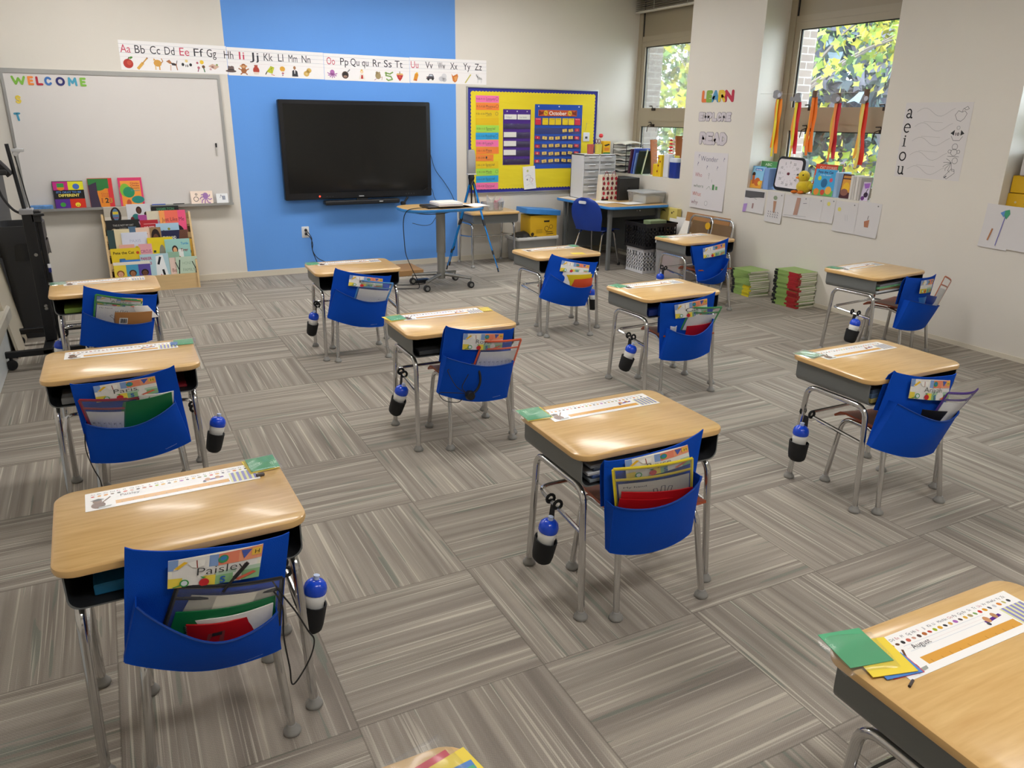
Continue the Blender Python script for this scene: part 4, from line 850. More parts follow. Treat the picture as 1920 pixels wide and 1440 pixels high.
tag(MB().rbox(-1.47, -.078, .776, -1.29, -.03, .815, .006).build('whiteboard_eraser', mat('blue_eraser_felt', '5c8cc4', .8, var=(30, .3))), 'blue patterned eraser lying at the left end of the whiteboard tray', 'eraser')
tag(MB().tube([(-.46, -.06, .785), (-.34, -.062, .785)], .006, 8).build('marker', mat('blue_marker', '3557b0', .4)), 'blue marker lying on the whiteboard tray', 'marker')
tag(MB().tube([(-.27, -.06, .784), (-.17, -.06, .784)], .006, 8).build('marker', mat('black_marker', '1c1c20', .4)), 'black marker lying on the whiteboard tray', 'marker')

# ------------------------------------------------------------------ alphabet strip (four panels)
def icon(p, ch, x, y, s, c):
    L = 6
    e = lambda u, v, r, cc, r2=None, l=L, rot=0: p.circ(x+u*s, y+v*s, r*s, cc, (r2 or r)*s, l=l, n=14, rot=rot)
    q = lambda pts, cc, l=L: p.poly([(x+a*s, y+b_*s) for a, b_ in pts], cc, l=l)
    ln = lambda pts, w_, cc, l=L: p.line([(x+a*s, y+b_*s) for a, b_ in pts], w_*s, cc, l=l)
    if ch == 'A': e(0, -.05, .42, 'b5332c', .4); e(.1, .02, .2, 'c9503e', .2, 7); ln([(0, .3), (.1, .48)], .07, '5a3a22'); e(.26, .46, .17, '4e8a3c', .09, 7, .4)
    elif ch == 'B': ln([(-.4, -.42), (.0, .02)], .24, 'dba94e'); ln([(0, .02), (.4, .46)], .1, 'c48f3a'); e(.42, .48, .07, '7a4a30')
    elif ch == 'C': e(0, .1, .34, 'd8a14a', .3); q([(-.34, .3), (-.3, .52), (-.14, .36)], 'd8a14a'); ln([(-.2, -.1), (-.2, -.45)], .1, 'e8c890'); ln([(.14, -.1), (.14, -.45)], .1, 'd8a14a'); ln([(.3, .1), (.46, .3), (.36, .5)], .07, 'b87a38')
    elif ch == 'D': q([(-.5, .3), (-.2, .46), (.05, .1), (.4, -.02), (.4, .12), (.1, .2), (-.2, .1)], 'b4764e'); q([(-.1, .2), (.3, .14), (.36, -.04), (0, -.02)], '2f2a2c', 7); ln([(-.12, 0), (-.16, -.45)], .08, 'd9b59a'); ln([(.35, 0), (.42, -.4)], .08, 'b4764e'); ln([(.38, .1), (.46, .4)], .05, '2f2a2c')
    elif ch == 'E': e(0, .42, .13, 'e8d08a'); q([(-.42, 0), (-.3, .26), (.3, .26), (.42, 0), (.24, -.02), (.24, -.4), (-.24, -.4), (-.24, -.02)], 'efefef'); e(-.34, .1, .12, '26262a', .14, 7); e(.34, .1, .12, '26262a', .14, 7); p.text('10', x-.12*s, y-.1*s, .2*s, '222222', 'l', .26*s, .03, l=8)
    elif ch == 'F': e(.1, .38, .18, 'e8c43a'); e(-.3, .3, .1, 'b0586a'); e(-.22, -.12, .12, 'c87a86'); e(.22, -.02, .14, '6a4a34'); ln([(-.22, -.2), (-.3, -.45)], .08, '9a5a7a'); ln([(.22, -.1), (.3, -.46)], .1, '4a7a5a')
    elif ch == 'G': q([(-.5, .05), (-.1, .28), (.5, .06), (.1, -.22)], 'd6b4a0'); e(-.1, 0, .12, 'c98a8a'); e(.3, .2, .1, '9aa86a'); e(-.3, -.2, .1, 'd8a8b0')
    elif ch == 'H': e(0, -.22, .5, '5a4a48', .12); q([(-.3, -.18), (-.24, .26), (-.05, .2), (.1, .26), (.28, .2), (.32, -.18)], '6a5854', 7); q([(-.3, -.16), (-.28, -.04), (.3, -.04), (.32, -.16)], '3a2f30', 8)
    elif ch == 'I': e(0, .26, .24, 'a8683c'); e(0, .22, .15, 'd9a878', .13, 7); e(0, -.12, .26, 'a8683c', .26); e(-.26, .28, .09, 'd9a878'); e(.26, .28, .09, 'd9a878'); ln([(-.2, -.1), (-.46, .05)], .1, 'a8683c'); ln([(.2, -.1), (.46, .05)], .1, 'a8683c'); ln([(-.1, -.3), (-.3, -.46)], .1, 'a8683c'); ln([(.1, -.3), (.3, -.46)], .1, 'a8683c')
    elif ch == 'J': e(0, -.05, .3, 'b03c2c', .36); q([(-.27, -.2), (.27, -.2), (.2, -.42), (-.2, -.42)], 'ead8c8', 7); q([(-.16, .28), (.16, .28), (.16, .44), (-.16, .44)], 'a84a34')
    elif ch == 'K': q([(-.36, -.12), (.08, .42), (.42, .3), (.2, -.3)], 'bfc62e'); ln([(-.3, -.1), (.3, .3)], .03, '6a7a1a', 7); ln([(.08, .4), (.18, -.28)], .03, '6a7a1a', 7); ln([(-.3, -.12), (-.45, -.36)], .09, '3a3a30'); ln([(.1, -.36), (.4, -.44)], .05, 'c8563a')
    elif ch == 'L': e(0, .2, .26, 'e0a83a', .24); ln([(0, 0), (0, -.42)], .06, 'e8e0d8'); e(.02, -.2, .12, 'c8506a', .07); e(0, -.38, .07, '8a5a9a')
    elif ch == 'M': e(0, .36, .13, 'a87850', .16); q([(-.28, -.45), (-.24, .08), (0, .2), (.26, .05), (.32, -.45)], '2a2c34'); q([(-.06, .16), (.06, .16), (.03, -.2), (-.03, -.2)], 'e8e8e8', 7)
    elif ch == 'N': e(.14, .18, .24, 'd6b05c', .22); e(-.14, -.14, .28, 'd6b05c', .26); e(0, .02, .2, 'd6b05c', .2); e(-.12, -.14, .12, 'e2c684', .1, 7)
    elif ch == 'O':
        e(0, .14, .24, 'b06aae', .26)
        for k in range(7): ln([(0, 0), (.36*math.cos(k*.52+3.1), .3*math.sin(k*.52+3.1)), (.48*math.cos(k*.52+3.1), .46*math.sin(k*.52+3.1)+.08)], .09, 'b06aae')
    elif ch == 'P': e(-.06, -.06, .36, '54403a', .36); e(-.06, -.06, .27, '231d1c', .28, 7); e(-.06, -.2, .2, '9a7a6a', .12, 8); ln([(.2, .24), (.42, .46)], .1, '7a7f84')
    elif ch == 'Q': e(.1, .32, .16, 'e8c878'); e(.1, .3, .1, 'f0d8c0', .11, 7); q([(-.25, -.4), (-.05, .12), (.25, .12), (.45, -.4)], 'e8e2d8'); q([(-.02, -.36), (.04, .0), (.2, 0), (.24, -.36)], 'b8302c', 7); e(.1, .48, .1, 'd8a83a', .06)
    elif ch == 'R': e(0, 0, .3, 'a8946a', .34); e(-.12, .28, .14, 'a8946a'); e(.14, .3, .1, 'b8a480'); ln([(.2, -.2), (.46, -.1), (.4, -.4)], .06, 'c8a49a'); ln([(-.2, -.3), (-.4, -.44)], .06, 'b98aa8')
    elif ch == 'S': ln([(.42, .4), (.1, .22), (-.3, .3), (-.34, .05), (.2, -.02), (.36, -.3), (-.1, -.42), (-.28, -.28)], .13, '7da552'); e(-.34, .3, .12, '8db864')
    elif ch == 'T': q([(-.38, .16), (.38, .16), (.22, -.2), (0, -.44), (-.22, -.2)], 'b8302c'); q([(-.4, .18), (.4, .18), (.3, .3), (-.3, .3)], 'd8a43a'); ln([(0, .3), (0, .48)], .08, '8a6a3a'); e(0, -.02, .14, 'd8563a', .1, 7)
    elif ch == 'U': q([(-.3, -.36), (-.1, .3), (.2, .42), (.3, .2), (.1, -.42)], 'd9901f'); q([(-.1, .3), (.1, .48), (.32, .4), (.2, .36)], 'edc04a', 7); e(0, -.3, .12, 'c8603a', .1, 7)
    elif ch == 'V': q([(-.45, -.2), (-.45, .05), (-.2, .1), (-.1, .32), (.3, .32), (.42, .1), (.46, -.15)], '4a4650'); q([(-.12, .12), (-.05, .26), (.24, .26), (.32, .12)], 'c8d0d8', 7); e(-.22, -.2, .13, '1d1d20', l=8); e(.28, -.16, .13, '1d1d20', l=8); e(-.4, -.04, .05, 'd8b0a8', l=8)
    elif ch == 'W': e(-.12, -.12, .34, 'cfcfd4', .26); e(.18, .14, .3, 'd8d8dc', .3); e(.2, -.2, .26, 'c4c4cc', .22)
    elif ch == 'X': q([(-.4, .44), (-.2, .2), (0, .3), (.3, .44), (.4, .2), (.24, -.3), (0, -.46), (-.24, -.3)], 'd07a30'); q([(-.1, .1), (.3, .2), (.2, -.2), (0, -.3)], 'e0a05a', 7)
    elif ch == 'Y': q([(-.38, -.46), (-.24, -.5), (.42, .36), (.32, .46)], 'd0c87a'); ln([(-.28, -.4), (.34, .38)], .03, '8a8a3a', 7); q([(.24, .3), (.34, .24), (.44, .46)], 'c8b84a', 7)
    else: q([(-.4, .44), (-.1, .46), (0, .2), (.3, .14), (.36, -.1), (.3, -.46), (.2, -.46), (.18, -.14), (-.06, -.14), (-.12, -.46), (-.22, -.46), (-.2, .1), (-.44, .24)], 'dcdcdc'); [ln([(-.2+.12*k, .26-.06*k), (-.14+.12*k, -.06)], .045, '33353c', 7) for k in range(5)]; ln([(-.36, .44), (-.18, .1)], .06, '33353c', 7)
LET = [('A', -.50), ('B', -.38), ('C', -.252), ('D', -.128), ('E', .0), ('F', .125), ('G', .24), ('H', .395), ('I', .515), ('J', .632), ('K', .765), ('L', .885), ('M', 1.005), ('N', 1.135), ('O', 1.385), ('P', 1.525), ('Q', 1.685), ('R', 1.87), ('S', 1.99), ('T', 2.11), ('U', 2.29), ('V', 2.455), ('W', 2.60), ('X', 2.745), ('Y', 2.90), ('Z', 3.04)]
for (x0, x1, nm, zc, ro) in ((-.555, .378, ('A', 'G'), 2.115, -.012), (.378, 1.312, ('H', 'N'), 2.098, -.012), (1.312, 2.233, ('O', 'T'), 2.087, -.006), (2.233, 3.141, ('U', 'Z'), 2.090, .004)):
    p = Print(); xc = (x0+x1)/2; w_ = x1-x0-.003; H = .252; p.rect(-w_/2, -H/2, w_/2, H/2, 'f0eeee')
    for zz in (.095, .058, .02): p.line([(-w_/2, zz), (w_/2, zz)], .0016, '8f97a8', l=2)
    p.line([(-w_/2, -.012), (w_/2, -.012)], .001, 'c0a8b0', l=2)
    for ch, lx in LET:
        if not nm[0] <= ch <= nm[1]: continue
        tx = ch+ch.lower() if ch != 'Q' else 'Qu qu'; red = ch in 'AEIOU'
        p.text(tx, lx-xc, .022, .072, 'c8425e' if red else '2b2b33', 'c', .085 if ch not in 'QLI' else (.19 if ch == 'Q' else .05), 0, l=3); icon(p, ch, lx-xc+.01, -.066, .1, None)
    paper('alphabet_strip', 'white alphabet strip with letters %s to %s above %s' % (nm+(('the whiteboard', 'the upper left of the black screen', 'the upper right of the black screen', 'the bulletin board')[('A', 'H', 'O', 'U').index(nm[0])],)), 'alphabet strip', w_, H, M_back(xc, zc, .001, 0, ro), PAPER, p, 'alphabet strips on the wall', .001)

# ------------------------------------------------------------------ television, sound bar, outlet
TVB = mat('black_tv_bezel', '0c0d12', .35); SCR = mat('dark_glossy_screen', '131414', .13, spec=.5)
tv = thing('television', 'large black wall television on the blue stripe', 'television', (1.607, 0, 1.275))
MB().rbox(-.806, -.10, -.495, .810, -.03, .492, .010).build('casing', TVB, tv); MB().box(-.76, -.1025, -.425, .762, -.0995, .452).build('screen', SCR, tv)
MB().box(-.35, -.04, -.3, .35, -.001, .3).build('wall_mount', BLACKP, tv)
MB().lathe([(0, 0), (.008, 0), (.006, .003), (0, .004)], (0, 0, 0), 12).xf(Matrix.Translation((-.45, -.10, -.462)) @ Matrix.Rotation(PI/2, 4, 'X')).build('power_light', mat('red_standby_light', 'ff2a18', .4, emit=9.0), tv)
b = MB()
for i in range(4): b.box(.50+.03*i, -.102, -.468, .515+.03*i, -.0995, -.458)
for i in range(3): b.box(-.38+.03*i, -.102, -.47, -.365+.03*i, -.0995, -.464)
b.build('buttons', mat('grey_buttons', '3b3c40', .4), tv)
p = Print(); p.rect(-.028, 0, .028, .009, 'a9acb0'); p.build('maker_mark', tv, lambda x, y, n: (x, -.1003-n, -.475+y))
sb = thing('sound_bar', 'long black sound bar under the television', 'sound bar', (1.61, -.1, .742))
MB().rbox(-.41, -.045, -.022, .415, .06, .024, .012).build('body', BLACKP, sb); MB().box(-.06, -.02, .022, .06, .0, .04).build('bracket', BLACKP, sb)
p = Print(); p.rect(.18, .0, .22, .008, 'c9c9c9'); p.build('maker_mark', sb, lambda x, y, n: (x, -.0455-n, y))
ol = thing('wall_outlet', 'white power outlet with two black plugs low on the blue wall', 'outlet', (1.0, 0, .437))
MB().rprism(.078, .118, .006, [(0, 0), (0, .004), (.003, .006)], 0, 0, 0, 3).xf(Matrix(((1, 0, 0, 0), (0, 0, -1, 0), (0, 1, 0, 0), (0, 0, 0, 1)))).build('cover_plate', mat('outlet_white', 'dfe0e2', .4), ol)
b = MB()
for z in (.022, -.018): b.tube([(.004, -.004, z), (.004, -.016, z), (.008, -.026, z-.004)], [.016, .016, .009], 10)
b.build('socket', BLACKP, ol)
cord('black power cord falling from the outlet to the floor, upper plug', [(1.008, -.026, .455), (1.03, -.035, .42), (1.055, -.03, .37), (1.05, -.03, .30), (1.06, -.03, .22), (1.09, -.04, .12), (1.13, -.08, .008)], .0042)
cord('black power cord from the lower outlet plug running right', [(1.008, -.026, .415), (1.04, -.04, .38), (1.06, -.035, .31), (1.055, -.035, .24), (1.10, -.04, .16), (1.20, -.05, .10), (1.34, -.06, .03), (1.48, -.10, .008)], .0042)
cord('thin black cable hanging from the right side of the television', [(2.41, -.06, 1.30), (2.45, -.03, 1.18), (2.50, -.02, 1.05), (2.60, -.02, .92), (2.68, -.02, .80), (2.72, -.04, .70)], .003)
cord('short black cable curving from the television corner', [(2.30, -.105, .83), (2.36, -.12, .87), (2.42, -.1, .85), (2.47, -.03, .76), (2.50, -.03, .70), (2.48, -.03, .62)], .0025)
tag(MB().rbox(2.05, -.12, .69, 2.10, -.08, .73, .006).tube([(2.09, -.1, .72), (2.13, -.1, .775)], .012, 8).build('webcam', BLACKP), 'small black webcam clipped below the television corner', 'webcam')

# ------------------------------------------------------------------ bulletin board
bb = thing('bulletin_board', 'bulletin board with yellow paper and blue scalloped border', 'bulletin board', (3.73, 0, 1.362))
YP = mat('yellow_craft_paper', 'ead624', .65, var=(2.2, .05), bump=(7, .5), stretch=(.4, 1, 2.4)); BD = mat('navy_border_paper', '2b2f93', .7)
x0, x1, z0, z1 = -.838, .905, -.588, .582
b = MB(); b.box(x0, -.024, z1-.012, x1, 0, z1).box(x0, -.024, z0, x1, 0, z0+.012).box(x0, -.024, z0+.012, x0+.012, 0, z1-.012).box(x1-.012, -.024, z0+.012, x1, 0, z1-.012); b.build('frame', ALU, bb)
MB().box(x0+.012, -.014, z0+.012, x1-.012, -.002, z1-.012).build('border', BD, bb)
def scal(a, b_, n, f):
    r = []
    for i in range(n*6): s = i/(n*6); r.append(f(a+(b_-a)*s, .010*abs(math.sin(PI*n*s))))
    return r
ya, yb_, za, zb = x0+.055, x1-.05, z0+.055, z1-.055
pts = scal(ya, yb_, 40, lambda t, o: (t, za-o))+scal(za, zb, 28, lambda t, o: (yb_+o, t))+scal(yb_, ya, 40, lambda t, o: (t, zb+o))+scal(zb, za, 28, lambda t, o: (ya-o, t))
MB().prism(pts, 0, .003).xf(Matrix(((1, 0, 0, 0), (0, 0, -1, -.014), (0, 1, 0, 0), (0, 0, 0, 1)))).build('yellow_paper', YP, bb)
BO = .0185
SCH = [('f277ae', '9:00-9:15', 'Community', 'o'), ('f3873a', '9:15-9:30', 'Phonics', 'o'), ('e8c81a', '9:30-10:30', 'Math', '+'), ('e6bf10', '', '', ''), ('a8dd52', '10:30-11:15', 'Special', ''), ('2aa3dc', '11:15-12:00', 'Reading', 'o'), ('f277ae', '12:00-1:00', 'Lunch', ''), ('f3873a', '1:00-1:30', 'Flex', ''), ('f08a3c', '1:30-2:00', 'I', ''), ('e8c81a', '2:00-2:30', 'Special', ''), ('a8dd52', '2:30-3:00', 'Math', 'o'), ('2aa3dc', '3:00-3:30', 'Special', ''), ('f277ae', '3:30-4:00', 'Dismissal', '')]
ORD = 'topmost second third fourth fifth sixth seventh eighth ninth tenth eleventh twelfth lowest'.split()
CN = {'f277ae': 'pink', 'f3873a': 'orange', 'e8c81a': 'yellow', 'e6bf10': 'blank yellow', 'a8dd52': 'lime', '2aa3dc': 'blue', 'f08a3c': 'short orange'}
for i, (c, t1, t2, ic) in enumerate(SCH):
    w_ = .29 if i != 8 else .225; p = Print(); zc = 1.815-.0797*i
    if t1: p.text(t1, -w_/2+.008, -.010, .022, '4a3a3a', 'l', .105, -.005)
    if t2: p.text(t2, -w_/2+.125, -.010, .027, '33303a', 'l', min(.115, .019*len(t2)), -.005).line([(-w_/2+.13, -.02), (-w_/2+.2, -.018)], .0025, '4a4048')
    if ic: p.circ(w_/2-.025, .004, .018, '4a4048').circ(w_/2-.025, .004, .015, c)
    paper('schedule_strip', '%s %s schedule strip on the yellow board' % (ORD[i], CN[c]), 'paper strip', w_, .075, M_back(3.0+w_/2+.003*math.sin(i*2), zc, BO, 0, .012*math.sin(i*3)), mat('neon_'+c, c, .6), p, 'schedule strips on the bulletin board', .0008)
def chart(name, label, x0, z0, x1, z1, c, rows, cat, px):
    t = thing(name, label, cat, (x0, -BO, z0)); w_, h_ = x1-x0, z1-z0
    MB().box(0, -.002, 0, w_, 0, h_).build('backing', mat(name+'_cloth', c, .6, bump=(20, .2)), t)
    for z, hh in rows: MB().sheet(lambda u, v: (.006+u*(w_-.012), -.004-.002*math.sin(PI*v)-.0006*math.sin(u*23+z*40), z-z0+hh*v), 16, 4, .0006).build('clear_row', px, t)
    b = MB()
    for xx in (.05, w_/2, w_-.05): b.box(xx-.006, -.006, h_-.028, xx+.006, -.002, h_-.016)
    b.build('grommet', mat('white_grommet', 'e4e4e8', .4), t)
    return t
PX = film('purple_row_film', (.62, .5, .78), .08, .25); BX = film('blue_row_film', (.75, .82, .95), .08, .25)
chart('pocket_chart', 'purple pocket chart with white cards pinned on the yellow board', 3.345, 1.094, 3.706, 1.711, '4a2488', [(1.60, .05), (1.495, .06), (1.39, .07), (1.29, .07), (1.19, .07), (1.10, .06)], 'pocket chart', PX)
for lab, x, z, w_, h_, tx in (('upper left', 3.438, 1.628, .160, .054, 'Helper'), ('upper right', 3.612, 1.628, .164, .056, 'Line leader'), ('highest blank', 3.434, 1.433, .162, .056, ''), ('middle blank', 3.434, 1.334, .161, .058, ''), ('lowest blank', 3.432, 1.234, .161, .060, '')):
    p = Print()
    if tx: p.text(tx, -.06, -.012, .024, '9a9aa0', 'l', .1 if len(tx) > 7 else .08)
    for k in range(3): p.line([(-w_/2+.01, -.018+.018*k), (w_/2-.01, -.018+.018*k)], .001, 'c8c8cc', l=1)
    paper('label_card', '%s white card in the purple pocket chart' % lab, 'card', w_, h_, M_back(x, z, BO+.0075), PAPER, p, 'white cards in the purple chart')
chart('calendar_chart', 'blue pocket calendar for October on the yellow board', 3.76, 1.044, 4.413, 1.772, '1d4fb4', [(1.535, .06), (1.44, .07), (1.36, .06), (1.27, .06), (1.18, .06), (1.095, .06)], 'calendar', BX)
p = Print(); p.rect(-.265, -.034, .265, .034, 'c5562c').poly([(-.26, .034), (-.22, .01), (-.17, .03), (-.2, -.01), (-.26, -.03)], '7a2a1a').poly([(.26, .034), (.22, .01), (.19, .03), (.2, -.01), (.26, -.03)], '7a2a1a').circ(-.165, 0, .03, 'e0b02a').circ(.165, 0, .03, 'e0b02a').line([(-.18, .006), (-.15, -.008)], .006, '6a4a12').line([(.15, .006), (.18, -.008)], .006, '6a4a12').text('October', 0, -.022, .044, 'f4ece4', 'c', .24, .02)
paper('month_banner', 'orange banner reading October on the blue calendar', 'banner', .53, .068, M_back(4.069, 1.676, BO+.0075), PAPER, p)
DAYX = [3.803, 3.9, 3.992, 4.078, 4.174, 4.26, 4.348]
for i, d in enumerate(('Sunday', 'Monday', 'Tuesday', 'Wednesday', 'Thursday', 'Friday', 'Saturday')):
    red = i in (0, 6); p = Print(); p.text(d, 0, .022, .010, 'f8e0e0' if red else '5a4a10', 'c', .06); p.line([(-.025, -.005), (.025, -.005)], .001, 'd8d0a0' if not red else 'd86070')
    paper('weekday_card', '%s weekday card for %s on the blue calendar' % ('red' if red else 'yellow', d), 'card', .078, .075, M_back(DAYX[i], 1.582, BO+.0075), mat('card_'+('red' if red else 'yellow'), 'd02a48' if red else 'e8cc1a', .5), p, 'weekday cards on the calendar')
cell = 4; row = 0
for d in range(1, 32):
    red = cell in (0, 6); p = Print(); p.text(str(d), 0, -.011, .022, 'f2d0b8' if red else '3a3a4a', 'c', None, .01)
    z = (1.484, 1.397, 1.306, 1.219, 1.134)[row]
    paper('date_card', '%s date card printed %d on the blue calendar' % ('red' if red else 'yellow', d), 'card', .062, .034, M_back(DAYX[cell]-.004, z+.004*math.sin(d*5), BO+.0078, 0, .14*math.sin(d*7.3)), mat('date_'+('red' if red else 'yellow'), 'c42a44' if red else 'e2c368', .5), p, 'date cards on the calendar')
    cell += 1
    if cell == 7: cell = 0; row += 1
p = Print(); p.rect(-.03, -.006, .03, .02, '9a4a6a').line([(-.02, .01), (.02, .0)], .004, '3a3a5a')
paper('picture_card', 'small white picture card over the last row of the blue calendar', 'card', .078, .048, M_back(4.356, 1.166, BO+.011), PAPER, p)
p = Print(); p.circ(-.02, .08, .014, 'c8d08a').line([(-.05, .02), (-.02, .035), (.02, .02), (.0, -.04), (.04, -.08)], .003, '9a9aa8').line([(.02, .0), (.05, -.02), (.03, -.05)], .005, 'c07a8a').circ(-.03, -.02, .01, '8a8aa0').line([(-.05, -.09), (.0, -.07), (.05, -.1)], .002, 'b0b0b8')
paper('child_drawing', 'white crayon drawing pinned under the calendar on the yellow board', 'drawing', .165, .262, M_back(3.70, .942, BO+.004, 0, .07), PAPER, p, None, .001, .35)
sw = thing('light_switch', 'small white wall switch on the right part of the yellow board', 'switch', (4.482, -BO, 1.407))
MB().rbox(-.044, -.012, -.052, .044, 0, .052, .003).build('plate', mat('switch_white', 'dcdde4', .4), sw); MB().rbox(-.02, -.017, -.02, .012, -.011, .005, .002).build('toggle', mat('dark_toggle', '3a3a40', .5), sw)
cord('thin grey hook wire above the white wall switch', [(4.46, -.022, 1.47), (4.475, -.022, 1.52), (4.48, -.024, 1.57), (4.485, -.026, 1.55)], .0015, None, STEEL, 'hook', 'wire_hook')
# ------------------------------------------------------------------ rolling table with papers, tripod
MT = mat('blue_edge_band', '2f7fc4', .4); TGREY = mat('table_grey_metal', '8c8c88', .4, .5)
tb = thing('rolling_table', 'rounded rolling table with blue edge on a grey column', 'table', (2.06, -1.23, 0))
MB().rprism(.84, .52, .20, [(.012, .762), (.003, .766), (0, .774), (0, .788), (.004, .793)], 0, 0, 1, 10, 0).build('table_top', [WOOD, MT], tb)
MB().lathe([(0, .08), (.040, .08), (.040, .34), (.046, .342), (.046, .742), (.062, .762), (0, .762)], (0, 0, 0), 20).build('column', TGREY, tb)
for sx, sy in ((-1, -1), (1, -1), (-1, 1), (1, 1)):
    ex, ey = sx*.235, sy*.20
    MB().tube([(sx*.03, sy*.03, .125), (ex*.6, ey*.6, .112), (ex, ey, .098)], [.02, .017, .013], 8).tube([(ex, ey, .10), (ex, ey, .06)], .008, 8).build('base_arm', STEEL, tb)
    b = MB(); b.lathe([(0, -.018), (.022, -.018), (.033, -.013), (.033, .013), (.022, .018), (0, .018)], (0, 0, 0), 18).xf(Matrix.Translation((ex, ey, .033)) @ Matrix.Rotation(PI/2, 4, 'X')); b.tube([(ex, ey, .06), (ex-.01, ey, .052), (ex-.022, ey, .048)], .012, 8)
    c = b.build('caster', RUBBER, tb); MB().lathe([(0, -.020), (.018, -.020), (.018, .020), (0, .020)], (0, 0, 0), 14).xf(Matrix.Translation((ex, ey, .033)) @ Matrix.Rotation(PI/2, 4, 'X')).build('hub', TGREY, c)
TZ = .793
o = MB().rbox(1.86, -1.42, TZ, 2.24, -1.18, TZ+.022, .004).build('black_laptop', BLACKP); tag(o, 'closed black laptop lying under the white binder on the rolling table', 'laptop')
bd = thing('white_binder', 'thick white binder of papers on the rolling table', 'binder', (2.08, -1.33, TZ+.022))
MB().rbox(-.12, -.13, 0, .125, .13, .028, .004).build('cover', mat('white_binder_vinyl', 'e4e2e6', .4), bd); MB().box(-.115, -.12, .028, .12, .125, .034).build('pages', PAGES, bd)
p = Print()
for i in range(5): p.line([(-.08, .08-.04*i), (.09, .08-.04*i)], .006, '9aa0b8', l=1)
p.build('page_print', bd, None, None, .034)
o = MB().sheet(lambda u, v: (2.18+.33*u, -1.42+.24*v, TZ+.004+.026*(1-u)**2+.006*math.sin(u*9)), 14, 6, .004).build('loose_papers', PAPER); tag(o, 'white papers fanned at the right end of the rolling table', 'papers')
cord('black cable from the laptop over the table edge down to the floor', [(1.88, -1.40, TZ+.012), (1.74, -1.43, TZ+.014), (1.655, -1.40, TZ-.01), (1.63, -1.36, .68), (1.64, -1.34, .50), (1.66, -1.32, .36), (1.72, -1.30, .22), (1.78, -1.28, .10), (1.80, -1.27, .01), (1.70, -1.24, .006), (1.58, -1.20, .006)], .004)
cord('black cable drooping under the rolling table edge', [(1.70, -1.425, .768), (1.82, -1.46, .752), (1.96, -1.47, .752), (2.08, -1.46, .765)], .004)
cord('dark blue cable drooping on the wall right of the table column', [(2.14, -.2, .50), (2.26, -.2, .47), (2.36, -.2, .48), (2.42, -.22, .56), (2.50, -.25, .62)], .003)
cord('black cable lying on the carpet beside the rolling table', [(1.55, -.95, .006), (1.70, -1.05, .006), (1.86, -1.10, .006), (1.95, -1.05, .006), (1.88, -.98, .006), (1.80, -1.02, .006)], .0035)
tag(MB().rbox(1.86, -1.02, 0, 2.02, -.93, .035, .005).build('power_brick', BLACKP), 'black power brick on the carpet under the rolling table', 'power adapter')
tag(MB().rbox(1.50, -.62, 0, 2.10, -.22, .06, .004).build('flat_box', mat('brown_cardboard', '9a7448', .75)), 'flat brown cardboard box on the floor under the television', 'box')
TBL = mat('blue_anodised', '1f86d6', .25, .5)
tr = thing('tripod', 'blue camera tripod in front of the bulletin board', 'tripod', (2.67, -.50, 0))
HDP = Vector((0.055, 0, .955))
for fx, fy in ((.244, -.299), (-.222, .073), (-.101, .286)):
    f = Vector((fx, fy, .012)); b = MB(); m1, m2 = HDP.lerp(f, .46), HDP.lerp(f, .80)
    b.tube([HDP+Vector((fx*.08, fy*.08, -.02)), m1], .012, 8, 0).tube([m1, m2], .009, 8, 0).tube([m2, f], .0065, 8, 0)
    b.tube([HDP.lerp(f, .42), HDP.lerp(f, .49)], .0155, 8, 1).tube([HDP.lerp(f, .77), HDP.lerp(f, .815)], .012, 8, 1).tube([HDP.lerp(f, .965), f+Vector((0, 0, -.012))], .009, 8, 1)
    b.build('leg', [TBL, BLACKP], tr)
MB().tube([HDP+Vector((0, 0, -.30)), HDP+Vector((0, 0, .02))], .010, 8).tube([HDP+Vector((0, 0, -.03)), HDP+Vector((0, 0, .02))], .030, 12).build('centre_column', BLACKP, tr)
MB().lathe([(0, 0), (.03, 0), (.036, .03), (.03, .06), (0, .06)], tuple(HDP+Vector((0, 0, .015))), 14).tube([HDP+Vector((.01, -.03, .02)), HDP+Vector((-.06, -.10, -.06))], .006, 8).build('head', BLACKP, tr)
MB().tube(smooth([HDP+Vector((.02, -.03, .0)), HDP+Vector((.035, -.05, -.10)), HDP+Vector((.045, -.05, -.22)), HDP+Vector((.03, -.05, -.23)), HDP+Vector((.015, -.045, -.1)), HDP+Vector((.0, -.03, 0))], 5), .006, 6).build('strap', CORD, tr)
cdv = thing('tracking_camera', 'grey camera unit standing on the blue tripod', 'camera', (2.725, -.50, 1.03))
MB().rprism(.098, .05, .02, [(.006, 0), (0, .008), (.003, .2), (.012, .252), (.03, .262)], 0, 0, 0, 6).build('housing', mat('light_grey_plastic', 'a3a3a4', .35), cdv); MB().rbox(-.05, -.027, -.001, .05, .027, .012, .002).build('base_band', mat('pale_band', 'c6c6c8', .4), cdv)
